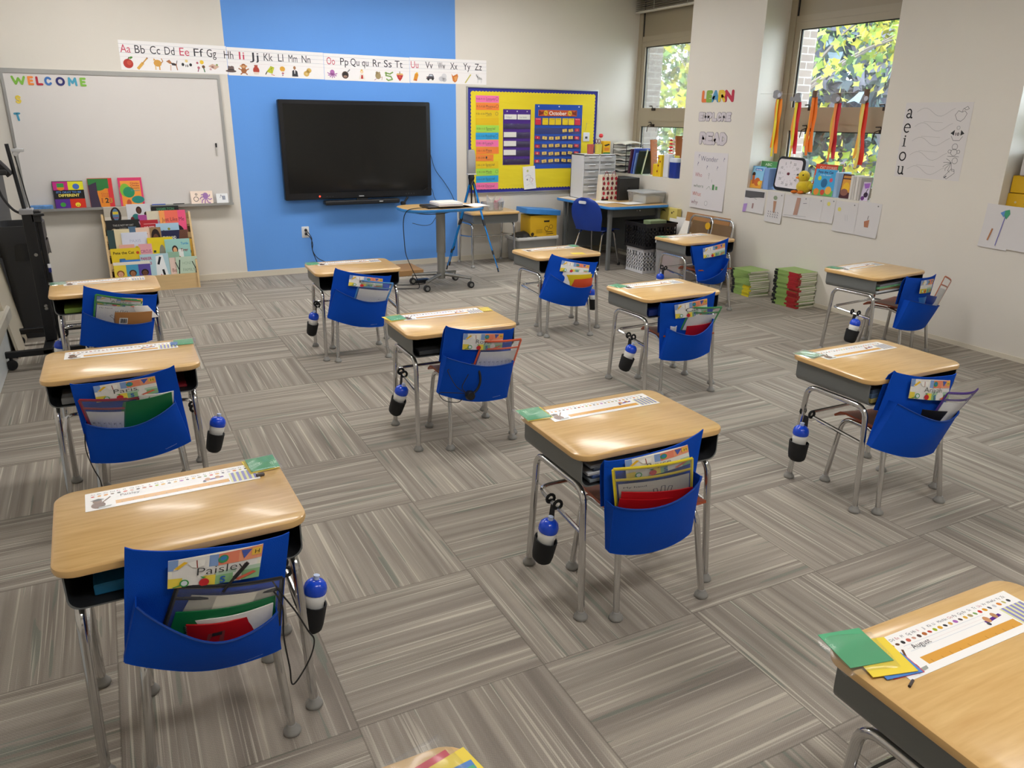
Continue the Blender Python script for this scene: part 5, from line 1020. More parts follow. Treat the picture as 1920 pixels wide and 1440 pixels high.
# bin of wipes on the wall desk
t = thing('clear_bin', 'clear plastic bin with tissues on the desk under the bulletin board', 'bin', (3.06, -.33, HD))
CLR = film('clear_bin_plastic', (.9, .92, .93), .14, .12, .12, (.8, .83, .85))
MB().sheet(lambda u, v: (.13*math.cos(2*PI*u)*(1+.1*v), .085*math.sin(2*PI*u)*(1+.1*v), .10*v), 24, 3, .002).build('wall', CLR, t); MB().box(-.09, -.055, .002, .09, .055, .006).build('bottom', CLR, t)
for i, (lab, x, y, m_, s) in enumerate((('crumpled white tissue sticking up from the clear bin', -.02, 0, PAPER, 1.0), ('pink and white wrapper bunched in the clear bin', .06, .01, mat('pink_wrapper', 'dfa4b2', .5, var=(40, .2)), .8), ('white crumpled bag hanging over the clear bin', .10, -.03, mat('white_plastic_film', 'dcdce0', .3), .75))):
    rnd = random.Random(i+3); q = [rnd.uniform(0, 6) for _ in range(6)]
    o = MB().sheet(lambda u, v: ((.02+.035*v+.012*math.sin(9*u+q[0]+5*v))*math.cos(2*PI*u), (.015+.022*v+.01*math.sin(7*u+q[1]))*math.sin(2*PI*u), v*(.15+.03*math.sin(2*PI*u*2+q[2]))), 16, 8).build('tissue', m_)
    o.matrix_world = Matrix.Translation((3.06+x, -.33+y, HD+.008)) @ Matrix.Scale(s, 4); tag(o, lab, 'tissue', 'tissues in the clear bin')
# storage bin with a yellow box
sbn = thing('storage_bin', 'clear storage bin with white lid under the bulletin board', 'storage bin', (3.64, -.23, 0))
MB().rprism(.54, .32, .04, [(.03, 0), (.02, .01), (.0, .255)], 0, 0, 0, 5).build('tub', film('milky_tub', (.85, .86, .86), .1, .2, .30, (.75, .76, .76)), sbn); MB().rprism(.58, .36, .045, [(.004, .255), (0, .262), (0, .282), (.006, .29)], 0, 0, 0, 5).build('lid', mat('white_lid', 'd6d6d4', .4), sbn)
YB_ = mat('yellow_carton', 'dcae1c', .55); yb = thing('yellow_carton', 'yellow carton with black marks on the clear storage bin', 'carton', (3.70, -.24, .290))
MB().rbox(-.16, -.13, 0, .20, .12, .245, .004).build('body', YB_, yb)
b = MB(); b.rbox(-.24, -.15, .235, .215, .13, .295, .004); b.xf(Matrix.Translation((0, 0, .02)) @ Matrix.Rotation(.085, 4, 'Y')); b.build('lid', mat('blue_carton_lid', '3c86cf', .5), yb)
p = Print(); p.poly([(.02, .185), (.10, .185), (.095, .165), (.025, .165)], '2a241a').circ(.06, .09, .03, '4a3a16').circ(.06, .09, .024, 'dcae1c').circ(.12, .11, .024, '4a3a16').circ(.12, .11, .019, 'dcae1c').line([(.05, .05), (.14, .05)], .008, '4a3a16').line([(.06, .025), (.15, .03)], .008, '4a3a16').circ(-.13, .03, .022, '3a2c12')
for i in range(4): p.line([(-.08, .08-.012*i), (.0, .08-.012*i)], .003, '7a6018')
p.build('carton_print', yb, lambda x, y, n: (x, -.1305-n, y))
o = MB().sheet(lambda u, v: (3.37+.26*u, -.38+.26*v, .291+.07*math.sin(PI*u)**.7*math.sin(PI*v)**.5*(.5+.5*u)+.006*math.sin(14*u+6*v)), 12, 10, .004).build('black_bag', mat('black_nylon', '141417', .6)); tag(o, 'black folded bag on the storage bin left of the yellow carton', 'bag')

# ------------------------------------------------------------------ teacher's desk in the corner
DZ_ = .715
td = thing('corner_desk', 'large grey desk with blue edged top in the window corner', 'desk', (4.42, -.72, 0))
MB().rprism(.84, 1.22, .10, [(.008, DZ_-.032), (0, DZ_-.026), (0, DZ_-.006), (.005, DZ_)], .0, 0, 1, 8, 0).build('desk_top', [WOOD, MT], td)
DG = mat('desk_grey_panel', '5f615e', .5)
for sx, sy in ((-1, -1), (1, -1), (-1, 1), (1, 1)): MB().rbox(sx*.33-.02, sy*.48-.02, .0, sx*.33+.02, sy*.48+.02, DZ_-.032, .004).build('leg', GREY, td)
MB().box(-.31, .44, .12, .31, .455, DZ_-.032).build('modesty_panel', DG, td); MB().box(-.34, -.46, DZ_-.13, .34, -.44, DZ_-.032).build('apron', DG, td); MB().box(.32, -.46, .10, .335, .46, DZ_-.032).build('end_panel', DG, td)
b = MB()
for x in (-.02, .02): b.lathe([(0, 0), (.008, 0), (.008, .004), (0, .004)], (0, 0, 0), 10).xf(Matrix.Identity(4))
MB().box(.04, -.463, DZ_-.075, .05, -.459, DZ_-.065).box(.08, -.463, DZ_-.075, .09, -.459, DZ_-.065).build('screw', CHROME, td)
# blue shell chair
bc = thing('shell_chair', 'royal blue plastic shell chair at the corner desk', 'chair', (4.14, -.88, 0), -1.15)
NAVY = mat('royal_blue_plastic', '123a9a', .38)
def shell(u, v):
    x = (u-.5)
    if v < .5: s = v/.5; return (x*(.40-.04*(1-s)), .20-.38*s, .425-.02*math.sin(PI*u)*math.sin(PI*s)-.03*max(0, .25-s)**1.2*3)
    s = (v-.5)/.5; wd = (.33+.075*min(1, s/.4))*math.sqrt(max(.02, 1-(max(0, s-.4)/.61)**3)); return (x*wd, -.18-.10*s**.8-.035*math.sin(PI*u), .425+.37*s-.0*s)
sh = MB().sheet(shell, 14, 26, .008).build('seat_shell', NAVY, bc)
p = Print(); p.poly(rrect(.10, .032, .014, 5), 'cfd2d6'); p.build('handle_slot', bc, lambda x, y, n: (x, -.312-.02*math.cos(x*8)-n, .745+y))
for s in (-1, 1): MB().tube(bend([(s*.19, .20, .012), (s*.15, .12, .405), (s*.15, -.12, .405), (s*.20, -.27, .012)], .04, 5), .011, 8).build('leg_frame', CHROME, bc)
for s in (-1, 1):
    for xx, yy in ((.19, .20), (.20, -.27)): MB().lathe([(0, 0), (.016, 0), (.014, .03), (0, .03)], (s*xx, yy, 0), 10).build('foot_cap', BLACKP, bc)
# papers on the desk
for i, (lab, x, y, w_, h_, r, c) in enumerate((('white papers at the far left end of the corner desk', 4.16, -.30, .22, .28, .5, PAPER), ('yellow sheet in the middle of the corner desk', 4.28, -.62, .22, .28, -.2, mat('pale_yellow_paper', 'e2d488', .7)), ('white worksheet behind the blue shell chair', 4.22, -.85, .22, .28, .3, PAPER), ('white sheet at the near end of the corner desk', 4.45, -1.08, .28, .22, .15, PAPER), ('pink tinted sheet on the corner desk', 4.36, -.45, .22, .28, 1.2, mat('pinkish_paper', 'dcc2c0', .7)))):
    p = Print()
    for k in range(4): p.line([(-w_*.35, .08-.05*k), (w_*.35, .08-.05*k)], .003, 'a8a8b0', l=1)
    paper('desk_paper', lab, 'paper', w_, h_, M_up(x, y, DZ_+.0004+.0018*i, r), c, p, 'papers on the corner desk')
# two drawer towers
DRW = film('milky_drawer', (.9, .92, .94), .10, .2, .5, (.92, .94, .97)); DWF = mat('white_drawer_frame', 'd4d6da', .4)
for i, x in enumerate((4.29, 4.515)):
    t = thing('drawer_tower', ('left' if i == 0 else 'right')+' white drawer tower on the corner desk', 'drawers', (x, -.33, DZ_), 0, 'drawer towers')
    b = MB(); hh = .51
    for sx in (-1, 1): b.box(sx*.108-.005, -.14, 0, sx*.108+.005, .14, hh)
    b.box(-.113, -.14, hh-.012, .113, .14, hh).box(-.113, -.14, 0, .113, .14, .008).box(-.113, .13, 0, .113, .14, hh)
    for k in range(1, 6): b.box(-.105, -.135, .083*k-.004, .105, .14, .083*k+.004)
    b.build('cabinet', DWF, t)
    for k in range(6):
        d = MB().rbox(-.100, -.146, .083*k+.010, .100, .12, .083*k+.072, .004).build('drawer', DRW, t); MB().rbox(-.045, -.157, .083*k+.056, .045, -.146, .083*k+.068, .003).build('handle', DWF, d)
TT = DZ_+.51
def cup(label, x, y, r, h, c, name='pencil_cup', cat='cup'):
    return tag(MB().lathe([(0, 0), (r*.92, 0), (r, h), (r-.004, h), (r*.88, .006), (0, .006)], (x, y, TT), 16).build(name, mat('cup_'+c, c, .4)), label, cat)
cup('pinkish red jar of small pieces on the left drawer tower', 4.335, -.36, .042, .11, 'b8584c', 'jar', 'jar')
cup('pale yellow cup on the drawer towers with scissors in it', 4.43, -.38, .045, .11, 'd8cf5a')
t = thing('crayon_box', 'yellow crayon box standing on the right drawer tower', 'box', (4.545, -.36, TT))
MB().rbox(-.05, -.03, 0, .05, .03, .145, .003).build('carton', mat('crayon_box_yellow', 'e8b61c', .5), t); p = Print(); p.poly([(-.04, .1), (.03, .115), (.04, .1), (-.02, .085)], '20201c').rect(-.035, .035, .035, .07, 'd8822a').rect(-.05, 0, .05, .016, '2f7a3a'); p.build('box_print', t, lambda x, y, n: (x, -.0302-n, y))
t = thing('scissors', 'scissors with dark handles standing in the pale yellow cup', 'scissors', (4.43, -.38, TT+.02))
MB().tube([(-.01, 0, .0), (-.02, 0, .10)], .004, 6).tube([(.01, 0, 0), (.005, 0, .10)], .004, 6).build('blades', STEEL, t)
for s in (-1, 1): MB().tube([(s*.018-.01+.016*math.cos(a), 0, .125+.024*math.sin(a)) for a in [k*PI/5 for k in range(10)]], .004, 6, closed=True).build('handle', mat('maroon_handle', '6a2a2c', .5), t)
t = thing('apple_pencil', 'pencil with round red topper standing behind the pale yellow cup', 'pencil', (4.475, -.345, TT))
MB().tube([(0, 0, 0), (.01, 0, .19)], .006, 8).build('shaft', mat('cream_pencil', 'd8cdb8', .5), t); MB().lathe([(0, -.025), (.02, -.018), (.027, 0), (.02, .018), (0, .025)], (.01, 0, .205), 14).build('topper', mat('red_topper', 'd8323a', .5), t)
# patterned bag, black box, clear tub
bgt = thing('apple_bag', 'cream gift bag with red apple pattern on the corner desk', 'bag', (4.40, -.66, DZ_))
MB().rprism(.24, .11, .01, [(.0, 0), (.004, .15), (.012, .29)], 0, 0, 0, 2).build('body', mat('cream_bag_paper', 'd9d0c0', .6), bgt)
p = Print()
for i in range(4):
    for j in range(5): xx, zz = -.095+.06*i+.01*(j % 2), .03+.055*j; p.circ(xx, zz, .018, ('8f1a28', 'b02434', '5c1420')[(i+j) % 3], .02, l=2).line([(xx, zz+.018), (xx+.006, zz+.028)], .004, '3a2a1a', l=3)
p.rect(-.12, .0, -.02, .022, '2a1c1c', l=4).rect(-.11, .12, .11, .126, '8f6a50', l=1); p.build('apple_print', bgt, lambda x, y, n: (x*(1-.03), -.0555+y*.02-n*4, y))
for s in (-1, 1): MB().tube(smooth([(s*.05-.03, -.045, .28), (s*.05, -.05, .33), (s*.05+.03, -.045, .28)], 5), .003, 6).build('handle', mat('red_cord', '8f2030', .6), bgt)
t = thing('black_cabinet', 'small black document box under the letter tray on the corner desk', 'box', (4.64, -.60, DZ_))
MB().rbox(-.14, -.16, 0, .145, .16, .255, .004).build('case', mat('matt_black_box', '232322', .5), t); MB().lathe([(0, 0), (.008, 0), (.008, .008), (0, .008)], (0, 0, 0), 10).xf(Matrix.Translation((0, -.16, .14)) @ Matrix.Rotation(PI/2, 4, 'X')).build('lock', mat('dark_lock', '0e0e0e', .3), t)
t = thing('clear_tub', 'clear lidded tub of papers at the near end of the corner desk', 'tub', (4.70, -1.02, DZ_))
MB().rprism(.30, .36, .03, [(.03, 0), (.02, .006), (0, .115)], 0, 0, 0, 5).build('tub', film('tub_plastic', (.88, .9, .9), .14, .14, .25, (.75, .77, .77)), t); MB().rprism(.31, .37, .03, [(.0, .115), (0, .125), (.01, .13)], 0, 0, 0, 5).build('lid', film('tub_lid', (.9, .92, .93), .2, .12, .35, (.82, .84, .86)), t)
o = MB().rbox(4.60, -1.15, DZ_+.01, 4.80, -.90, DZ_+.08, .003).build('paper_stack', PAGES); tag(o, 'stack of papers inside the clear lidded tub', 'papers')
# on the first window sill: letter tray, binders, abacus, dominoes, wipes
SZ = SILL
lt = thing('letter_tray', 'tall black wire letter tray on the sill of the first window', 'letter tray', (XR+.13, -.17, SZ))
b = MB()
for k in range(6):
    z = .01+.063*k; b.tube([(-.12, .14, z), (-.12, -.14, z), (.12, -.14, z), (.12, .14, z)], .004, 6, closed=True)
    for i in range(5): b.tube([(-.12, -.11+.055*i, z), (.12, -.11+.055*i, z)], .002, 5)
for x, y in ((-.12, .14), (-.12, -.14), (.12, .14), (.12, -.14)): b.tube([(x, y, 0), (x, y, .34)], .004, 6)
b.build('wire_frame', mat('black_wire', '1d1d1f', .4), lt)
for k in range(6):
    z = SZ+.016+.063*k+(.0 if k < 5 else .008)
    o = MB().sheet(lambda u, v: (XR+.0+.24*u, -.045-.25*v+.02*math.sin(k*3)*u, z+.012+.007*math.sin(5*u+k)+.006*math.sin(7*v+2*k)-.01*(1-u)**3), 8, 8, .012).build('paper_pile', PAGES if k % 2 else PAPER); tag(o, '%s paper pile in the black letter tray' % ('lowest', 'second', 'third', 'fourth', 'fifth', 'topmost')[k], 'papers', 'papers in the letter tray')
for i, (lab, c, y, h_, th_, lean) in enumerate((('dark purple binder leaning beside the letter tray', '4b2440', -.34, .29, .035, .16), ('royal blue binder leaning next to the dark purple one', '3a51a8', -.40, .30, .03, .19), ('light blue binder in the leaning row on the sill', '6d8cc8', -.445, .25, .03, .21), ('black edged thin binder behind the green book', '2a3028', -.49, .28, .018, .24))):
    b = MB().rbox(-.11, -th_, 0, .11, 0, h_, .003); o = b.build('ring_binder', mat('binder_'+c, c, .4)); o.matrix_world = Matrix.Translation((XR+.13, y, SZ+.003)) @ Matrix.Rotation(-lean*-1, 4, 'X'); tag(o, lab, 'binder', 'binders on the first sill')
p = Print(); p.rect(-.12, 0, .12, .29, 'd9e6da').rect(-.12, .22, .12, .265, '4aa3c8').rect(-.12, .19, .12, .22, 'e2c87a').poly([(-.12, 0), (.12, 0), (.12, .1), (-.02, .06), (-.12, .12)], '6cba4a').text('Wonders', -.1, .23, .03, 'f2f6f8', 'l', .18, .02)
for i in range(5): p.line([(-.05+.035*i, .03), (-.03+.035*i, .10+.012*i), (.03+.02*i, .155)], .010, 'f4f2f6' if i % 2 else '8a7fa8')
book('large green and white striped workbook leaning at the end of the binder row', .24, .29, .015, '7cb85a', Matrix.Translation((XR+.05, -.60, SZ)) @ Matrix.Rotation(-.62, 4, 'Z') @ Matrix(((0, 0, -1, 0), (-1, 0, 0, 0), (0, 1, 0, 0), (0, 0, 0, 1))) @ Matrix.Rotation(-.20, 4, 'X') @ Matrix.Rotation(.1, 4, 'Z'), p, None, 'workbook')
ab = thing('abacus', 'abacus with wooden frame and red and white beads on the first sill', 'abacus', (XR+.21, -.86, SZ))
OW = mat('abacus_wood', 'a8602c', .5)
for s in (-1, 1): MB().box(-.045, s*.235-.009, .0, .045, s*.235+.009, .43).xf(Matrix.Rotation(-.12, 4, 'X')).build('side_post', OW, ab)
b = MB(); rods = [.10+.038*k for k in range(9)]
for z in rods: b.tube([(0, .235-.03*0+.12*z, z), (0, -.235+.12*z, z)], .0022, 5)
b.build('rods', mat('thin_rod', 'b9b2a6', .4), ab)
for k, z in enumerate(rods):
    red = k >= 4
    for grp, (y0, c) in enumerate(((-.03-.008*k, 'd2202c' if red else 'e4e2e0'), (-.14, 'eeeeee' if red else '6a86c8'))):
        b = MB()
        for i in range(5): yy = y0-.019*i+.12*z; b.lathe([(0, -.008), (.011, -.006), (.012, 0), (.011, .006), (0, .008)], (0, 0, 0), 10).xf(Matrix.Translation((0, yy, z)) @ Matrix.Rotation(PI/2, 4, 'X'), len(b.v)-70)
        b.build('beads', mat('bead_'+c, c, .35), ab)
t = thing('foam_domino', 'tall yellow foam block with red dots on the first sill', 'block', (XR+.07, -.895, SZ))
MB().rbox(-.03, -.075, 0, .03, -.005, .245, .004).rbox(-.03, -.005, 0, .03, .075, .14, .004).build('block', mat('yellow_foam', 'e8c21a', .6), t)
p = Print(); [p.circ(u, v, .012, '8f1a1c', l=1) for u, v in ((.02, .21), (.055, .17), (.025, .125), (.01, .06))]; p.build('dots', t, lambda x, y, n: (-.0305-n, -x, y))
tag(MB().rbox(XR+.05, -1.09, SZ, XR+.11, -1.0, SZ+.26, .006).build('white_container', mat('white_container', 'dcdfe6', .4)), 'plain white container between the yellow block and the blue wipes tub', 'container')
t = thing('wipes_tub', 'dark blue wipes tub with white lid on the first sill', 'tub', (XR+.09, -1.17, SZ))
MB().rprism(.10, .14, .04, [(.004, 0), (0, .005), (0, .175)], 0, 0, 0, 6).build('tub', mat('wipes_blue', '1a3796', .35), t); MB().rprism(.104, .144, .04, [(0, .175), (0, .205), (.01, .22)], 0, 0, 0, 6).build('lid', mat('wipes_lid', 'c8d0de', .4), t)
tag(MB().rbox(XR+.16, -1.10, SZ, XR+.2, -1.05, SZ+.24, .004).build('yellow_bottle', mat('yellow_bottle', 'e8d24a', .4)), 'small yellow bottle behind the white container', 'bottle')
# ------------------------------------------------------------------ crates, tote, boards and chairs by the window wall
def crate(label, x0, y0, x1, y1, z0, h, m):
    t = thing('milk_crate', label, 'crate', ((x0+x1)/2, (y0+y1)/2, z0)); w_, d_ = x1-x0, y1-y0
    def side(b, ax, s):
        L_ = w_ if ax == 0 else d_; n = max(6, int(L_/.042)); R = 5; cols = [-L_/2+L_*i/n for i in range(n+1)]
        def bx(u0, u1, za, zb):
            if ax == 0: b.box(u0, s*d_/2-.004, za, u1, s*d_/2+.004, zb)
            else: b.box(s*w_/2-.004, u0, za, s*w_/2+.004, u1, zb)
        bx(-L_/2, L_/2, 0, .03); bx(-L_/2, L_/2, h-.045, h); rh = (h-.075)/R
        for r in range(1, R): bx(-L_/2, L_/2, .03+rh*r-.007, .03+rh*r+.007)
        for c in cols: bx(max(-L_/2, c-.010), min(L_/2, c+.010), .03, h-.045)
        bx(-.05, .05, h-.085, h-.04)
    for ax, s in ((0, -1), (0, 1), (1, -1), (1, 1)):
        b = MB(); side(b, ax, s); b.build('side_wall', m, t)
    MB().box(-w_/2-.006, -d_/2-.006, 0, w_/2+.006, d_/2+.006, .012).build('bottom', m, t)
    b = MB()
    for q in ((-w_/2-.010, -d_/2-.010, w_/2+.010, -d_/2+.004), (-w_/2-.010, d_/2-.004, w_/2+.010, d_/2+.010), (-w_/2-.010, -d_/2+.004, -w_/2+.004, d_/2-.004), (w_/2-.004, -d_/2+.004, w_/2+.010, d_/2-.004)): b.box(q[0], q[1], h-.016, q[2], q[3], h)
    b.build('rim', m, t); return t
crate('white plastic crate on the carpet under the black crate', 4.335, -1.53, 4.70, -1.22, 0, .275, mat('white_crate_plastic', 'd3d3d6', .45))
crate('black plastic crate stacked on the white one', 4.31, -1.58, 4.72, -1.20, .276, .275, mat('black_crate_plastic', '1a1a1c', .45))
tag(MB().box(4.40, -1.50, .29, 4.66, -1.30, .50).build('book_bundle', mat('dark_box_lining', '24262a', .6)), 'dark bundle of books inside the black crate', 'books')
tag(MB().rbox(4.40, -1.53, .50, 4.62, -1.40, .575, .004).build('green_pad', mat('sage_green_pad', '7f8f6a', .6)), 'green pad sticking up out of the black crate', 'pad')
t = thing('plastic_tote', 'clear plastic tote behind the desk nearest the crates', 'tote', (4.56, -1.86, 0))
MB().rprism(.32, .44, .03, [(.02, 0), (.012, .006), (0, .36)], 0, 0, 0, 5).build('tub', film('tote_plastic', (.86, .87, .88), .1, .2, .34, (.72, .72, .74)), t); MB().rprism(.34, .46, .03, [(0, .36), (0, .378), (.006, .385)], 0, 0, 0, 5).build('lid', mat('tote_lid', 'bfc0c2', .4), t)
for i, (lab, c, x, y, r) in enumerate((('pink picture book inside the clear tote', 'c88a80', 4.46, -1.80, .1), ('tan picture book inside the clear tote', 'b88858', 4.50, -1.98, -.1), ('dark red book inside the clear tote', '8a2a22', 4.60, -1.92, .2))):
    o = MB().rbox(-.012, -.09, 0, .012, .09, .26, .002).build('picture_book', mat('book_cover_'+c, c, .4)); o.matrix_world = M_up(x, y, .012, r); tag(o, lab, 'book', 'books in the tote')
CARD = mat('tan_cardboard', 'a8794a', .7)
o = MB().box(-.004, -.34, 0, .004, .34, .68).build('cardboard_sheet', CARD); o.matrix_world = Matrix.Translation((4.70, -1.98, 0)) @ Matrix.Rotation(.16, 4, 'Y'); tag(o, 'brown cardboard sheet leaning on the window wall behind the crates', 'cardboard')
o = MB().box(-.003, -.25, 0, .003, .25, .60).build('white_board', PAPER); o.matrix_world = Matrix.Translation((4.76, -1.60, 0)) @ Matrix.Rotation(.08, 4, 'Y'); tag(o, 'white poster board leaning behind the black crate', 'board')
o = MB().box(-.004, -.22, 0, .004, .22, .56).build('white_board', mat('off_white_board', 'd9d4ca', .7)); o.matrix_world = Matrix.Translation((4.58, -1.85, .385)) @ Matrix.Rotation(.45, 4, 'Y') @ Matrix.Scale(.42, 4); tag(o, 'white folded board sloping on top of the clear tote', 'board')
t = thing('game_box', 'long yellow box with a picture of tools standing against the window wall', 'box', (XR-.045, -1.20, .0))
MB().rbox(-.03, -.27, 0, .03, .27, .68, .003).build('carton', mat('pale_yellow_box', 'd9c76c', .55), t)
p = Print(); p.poly([(-.02, .62), (.01, .655), (.05, .655), (.08, .625), (.05, .64), (.01, .64)], '4a4632').circ(.18, .63, .012, '3a3626').circ(.21, .645, .008, '3a3626').rect(-.24, .60, -.14, .66, '8a7f4a'); p.build('box_print', t, lambda x, y, n: (-.0305-n, -x, y))
for i, (y, lab) in enumerate(((-2.10, 'chrome framed folded chair next to the crates'), (-2.40, 'chrome framed folded chair nearer the book stacks'))):
    t = thing('folded_chair', lab, 'chair', (4.60, y, 0), 0, 'folded chrome chairs')
    MB().tube(bend([(-.06, .17, .014), (.03, .17, .68), (.03, -.17, .68), (-.06, -.17, .014)], .07, 6), .012, 10).build('frame', CHROME, t)
    MB().sheet(lambda u, v: (.012+.03*v-.02*math.sin(PI*u), -.155+.31*u, .50+.13*v), 8, 4, .008).build('backrest', mat('brown_backrest', '6e5538', .3), t); MB().rbox(.0, -.15, .12, .02, .15, .44, .004).build('seat', mat('brown_seat', '6a5034', .35), t)
tag(MB().lathe([(0, 0), (.035, 0), (.035, .012), (0, .012)], (0, 0, 0), 16).xf(Matrix.Translation((4.585, -2.235, .60)) @ Matrix.Rotation(PI/2, 4, 'Y')).build('yellow_disc', mat('yellow_disc', 'd8a81c', .4)), 'small yellow disc between the two folded chrome chairs', 'disc')
# two stacks of workbooks
GRN = mat('lime_workbook_cover', '8dab5e', .4); BKS = mat('black_workbook_spine', '1c1d1f', .5); RDS = mat('red_spine_block', 'a8242a', .4)
def stack(x0, y0, w_, d_, n, th, seed, which, red):
    rnd = random.Random(seed); z = 0.0
    for k in range(n):
        h = th*rnd.uniform(.85, 1.15); dx, dy, r = rnd.uniform(-.008, .008), rnd.uniform(-.012, .012), rnd.uniform(-.05, .05)
        if which == 'left' and k > n*.55: dy += .02; dx -= .01
        pos = ('lowest' if k == 0 else 'topmost' if k == n-1 else 'number %d up' % (k+1))
        t = thing('workbook', '%s workbook in the %s stack' % (pos, 'stack with red spines' if red else 'shorter green' if 1 else ''), 'workbook', M=M_up(x0+w_/2+dx, y0+d_/2+dy, z, r), group='workbooks in the %s stack' % ('red spined' if red else 'green'))
        t['label'] = '%s workbook in the %s by the window wall' % (pos, 'tall stack with red spines' if red else 'low green stack')
        MB().box(-w_/2+.003, -d_/2+.002, .0012, w_/2-.003, d_/2-.002, h-.0012).build('pages', PAGES, t)
        b = MB(); b.box(-w_/2, -d_/2, 0, w_/2, d_/2, .0012, 0).box(-w_/2, -d_/2, h-.0012, w_/2, d_/2, h, 0)
        b.box(-w_/2-.002, -d_/2, 0, -w_/2+.002, d_/2*.98, h, 0).box(-w_/2-.003, d_/2*.72, 0, -w_/2+.0025, d_/2, h, 1)
        if red: b.box(-w_/2-.0032, -d_/2, 0, -w_/2+.0022, -d_/2*.2, h, 2).box(-w_/2, -d_/2-.0008, 0, -w_/2+.03, -d_/2+.0015, h, 2)
        elif k < n*.45: b.box(-w_/2-.0032, -d_/2, 0, -w_/2+.0022, -d_/2*.2, h, 3)
        b.build('cover', [GRN, BKS, RDS, mat('yellow_spine_block', 'd2c022', .4)], t); z += h+.0004
stack(4.60, -2.915, .25, .25, 13, .0185, 4, 'left', False); stack(4.635, -3.46, .235, .29, 17, .0195, 9, 'right', True)

# ------------------------------------------------------------------ window wall decorations
for ch, y, w_, c, cn in (('L', -1.630, .088, 'd9713a', 'orange'), ('E', -1.702, .092, '7fa548', 'green'), ('A', -1.778, .122, '4f90b8', 'blue'), ('R', -1.885, .110, 'd9b83a', 'yellow'), ('N', -1.978, .135, 'b52c48', 'crimson')):
    cut_letter(ch, 0, w_, .118, .036, c, M_right(y, 1.797, .001+.0008*('LEARN'.index(ch) % 2)), '%s letter %s of the word LEARN on the window wall' % (cn, ch), 'coloured letters on the window wall')
OUT = mat('outline_grey', '9a969c', .6); LAV = mat('pale_lavender_paper', 'c9c2c8', .7)
for word, y0, y1, z0, h in (('EXPLORE', -1.612, -2.10, 1.608, .095), ('READ', -1.65, -2.068, 1.375, .132)):
    b, f = MB(), MB(); n = len(word); st = (y0-y1)/n
    for k, ch in enumerate(word):
        strokes(b, ch, k*st-.004, st*1.14, h, h*.36, .002, .0004*(k % 2)); strokes(f, ch, k*st+.002, st*1.14-.012, h-.012, h*.26, .0008, .0024+.0004*(k % 2))
        f.xf(Matrix.Translation((0, .006, 0)), len(f.v)-sum(14*2*2*(len(pl)-1) for pl in GL[ch]))
    o = b.build('word_sign', OUT); o.matrix_world = M_right(y0, z0, .001); tag(o, 'pale outlined word sign reading %s on the window wall' % word, 'sign', 'outlined word signs'); f.build('letter_faces', LAV, o)
p = Print()
T = lambda s, x_, y_, h, c, w_: p.text(s, x_, y_, h, c, 'l', w_, -.012, l=2)
T('Wonder', -.15, .20, .055, '5a5a7a', .27); [T('?', a, b_, .04, '6a6a8a', .022) for a, b_ in ((-.19, .23), (.2, .21), (-.2, .15), (-.05, .12), (.11, .12))]
T('Who', -.22, .035, .045, 'b03a4a', .11); T('where', -.23, -.075, .036, '4a6a52', .16); T('What', -.235, -.165, .045, 'c8563a', .14); T('why', -.24, -.25, .045, '7a3a4a', .11)
p.circ(0, .07, .012, '7a7a80').circ(0, .07, .009, 'd8d6d8').line([(0, .055), (0, .02)], .003, '7a7a80').line([(.05, .02), (.055, -.01)], .003, '7a7a80').rect(.07, -.085, .10, -.03, '4f8a55').rect(.12, -.08, .15, -.045, '6a9a6a').line([(-.02, -.085), (.02, -.05), (.05, -.085)], .003, '6a8a70').circ(.0, -.23, .025, '6a6a70').circ(.0, -.23, .022, 'd8d6d8')
paper('chart_paper', 'white chart paper headed Wonder with question words on the window wall', 'chart', .525, .585, M_right(-1.855, 1.01, .001, 0, -.0), mat('chart_paper_white', 'd6d2d4', .75), p, None, .0008, .25)
# serif letters drawn with strokes
def serif(p, ch, x, y, s, c='17171a', l=2):
    ln = lambda pts, w_: p.line([(x+a*s, y+b_*s) for a, b_ in pts], w_*s, c, l=l)
    arc = lambda cx, cy, rx, ry, a0, a1, n=12: [(cx+rx*math.cos(a0+(a1-a0)*k/n), cy+ry*math.sin(a0+(a1-a0)*k/n)) for k in range(n+1)]
    if ch == 'a': ln(arc(.36, .62, .24, .30, 2.7, .1), .13); ln([(.6, .66), (.6, .12), (.7, .04), (.78, .06)], .16); ln(arc(.34, .25, .24, .22, 1.2, 5.6, 16), .13)
    elif ch == 'e': ln(arc(.42, .46, .36, .44, .1, 5.4, 22), .14); ln([(.1, .5), (.76, .5)], .09)
    elif ch == 'i': ln([(.36, .05), (.36, .88)], .17); ln([(.14, .03), (.6, .03)], .07); ln([(.16, .84), (.4, .90)], .07); p.circ(x+.37*s, y+1.12*s, .10*s, c, l=l)
    elif ch == 'o': ln(arc(.44, .46, .38, .44, 0, 6.283, 24), .14)
    else: ln([(.2, .88), (.2, .25), (.32, .08), (.5, .06), (.7, .22)], .15); ln([(.72, .88), (.72, .1), (.86, .05)], .16); ln([(.04, .88), (.24, .90)], .07); ln([(.56, .88), (.76, .90)], .07)
p = Print(); W_, H_ = .555, .56
for i, ch in enumerate('aeiou'):
    y = .165-.107*i-.0; serif(p, ch, -.262, y, .070); r = [(-.17+.026*k, y+.045+.03*math.sin(k*.62)) for k in range(13)]
    p.line(r, .0025, 'a4a2a2', l=1).line([(-.1, y-.025), (.06, y-.03)], .002, 'aaa6a4', l=1)
ol = lambda pts, w_=.003: p.line(pts, w_, '55565a', l=3)
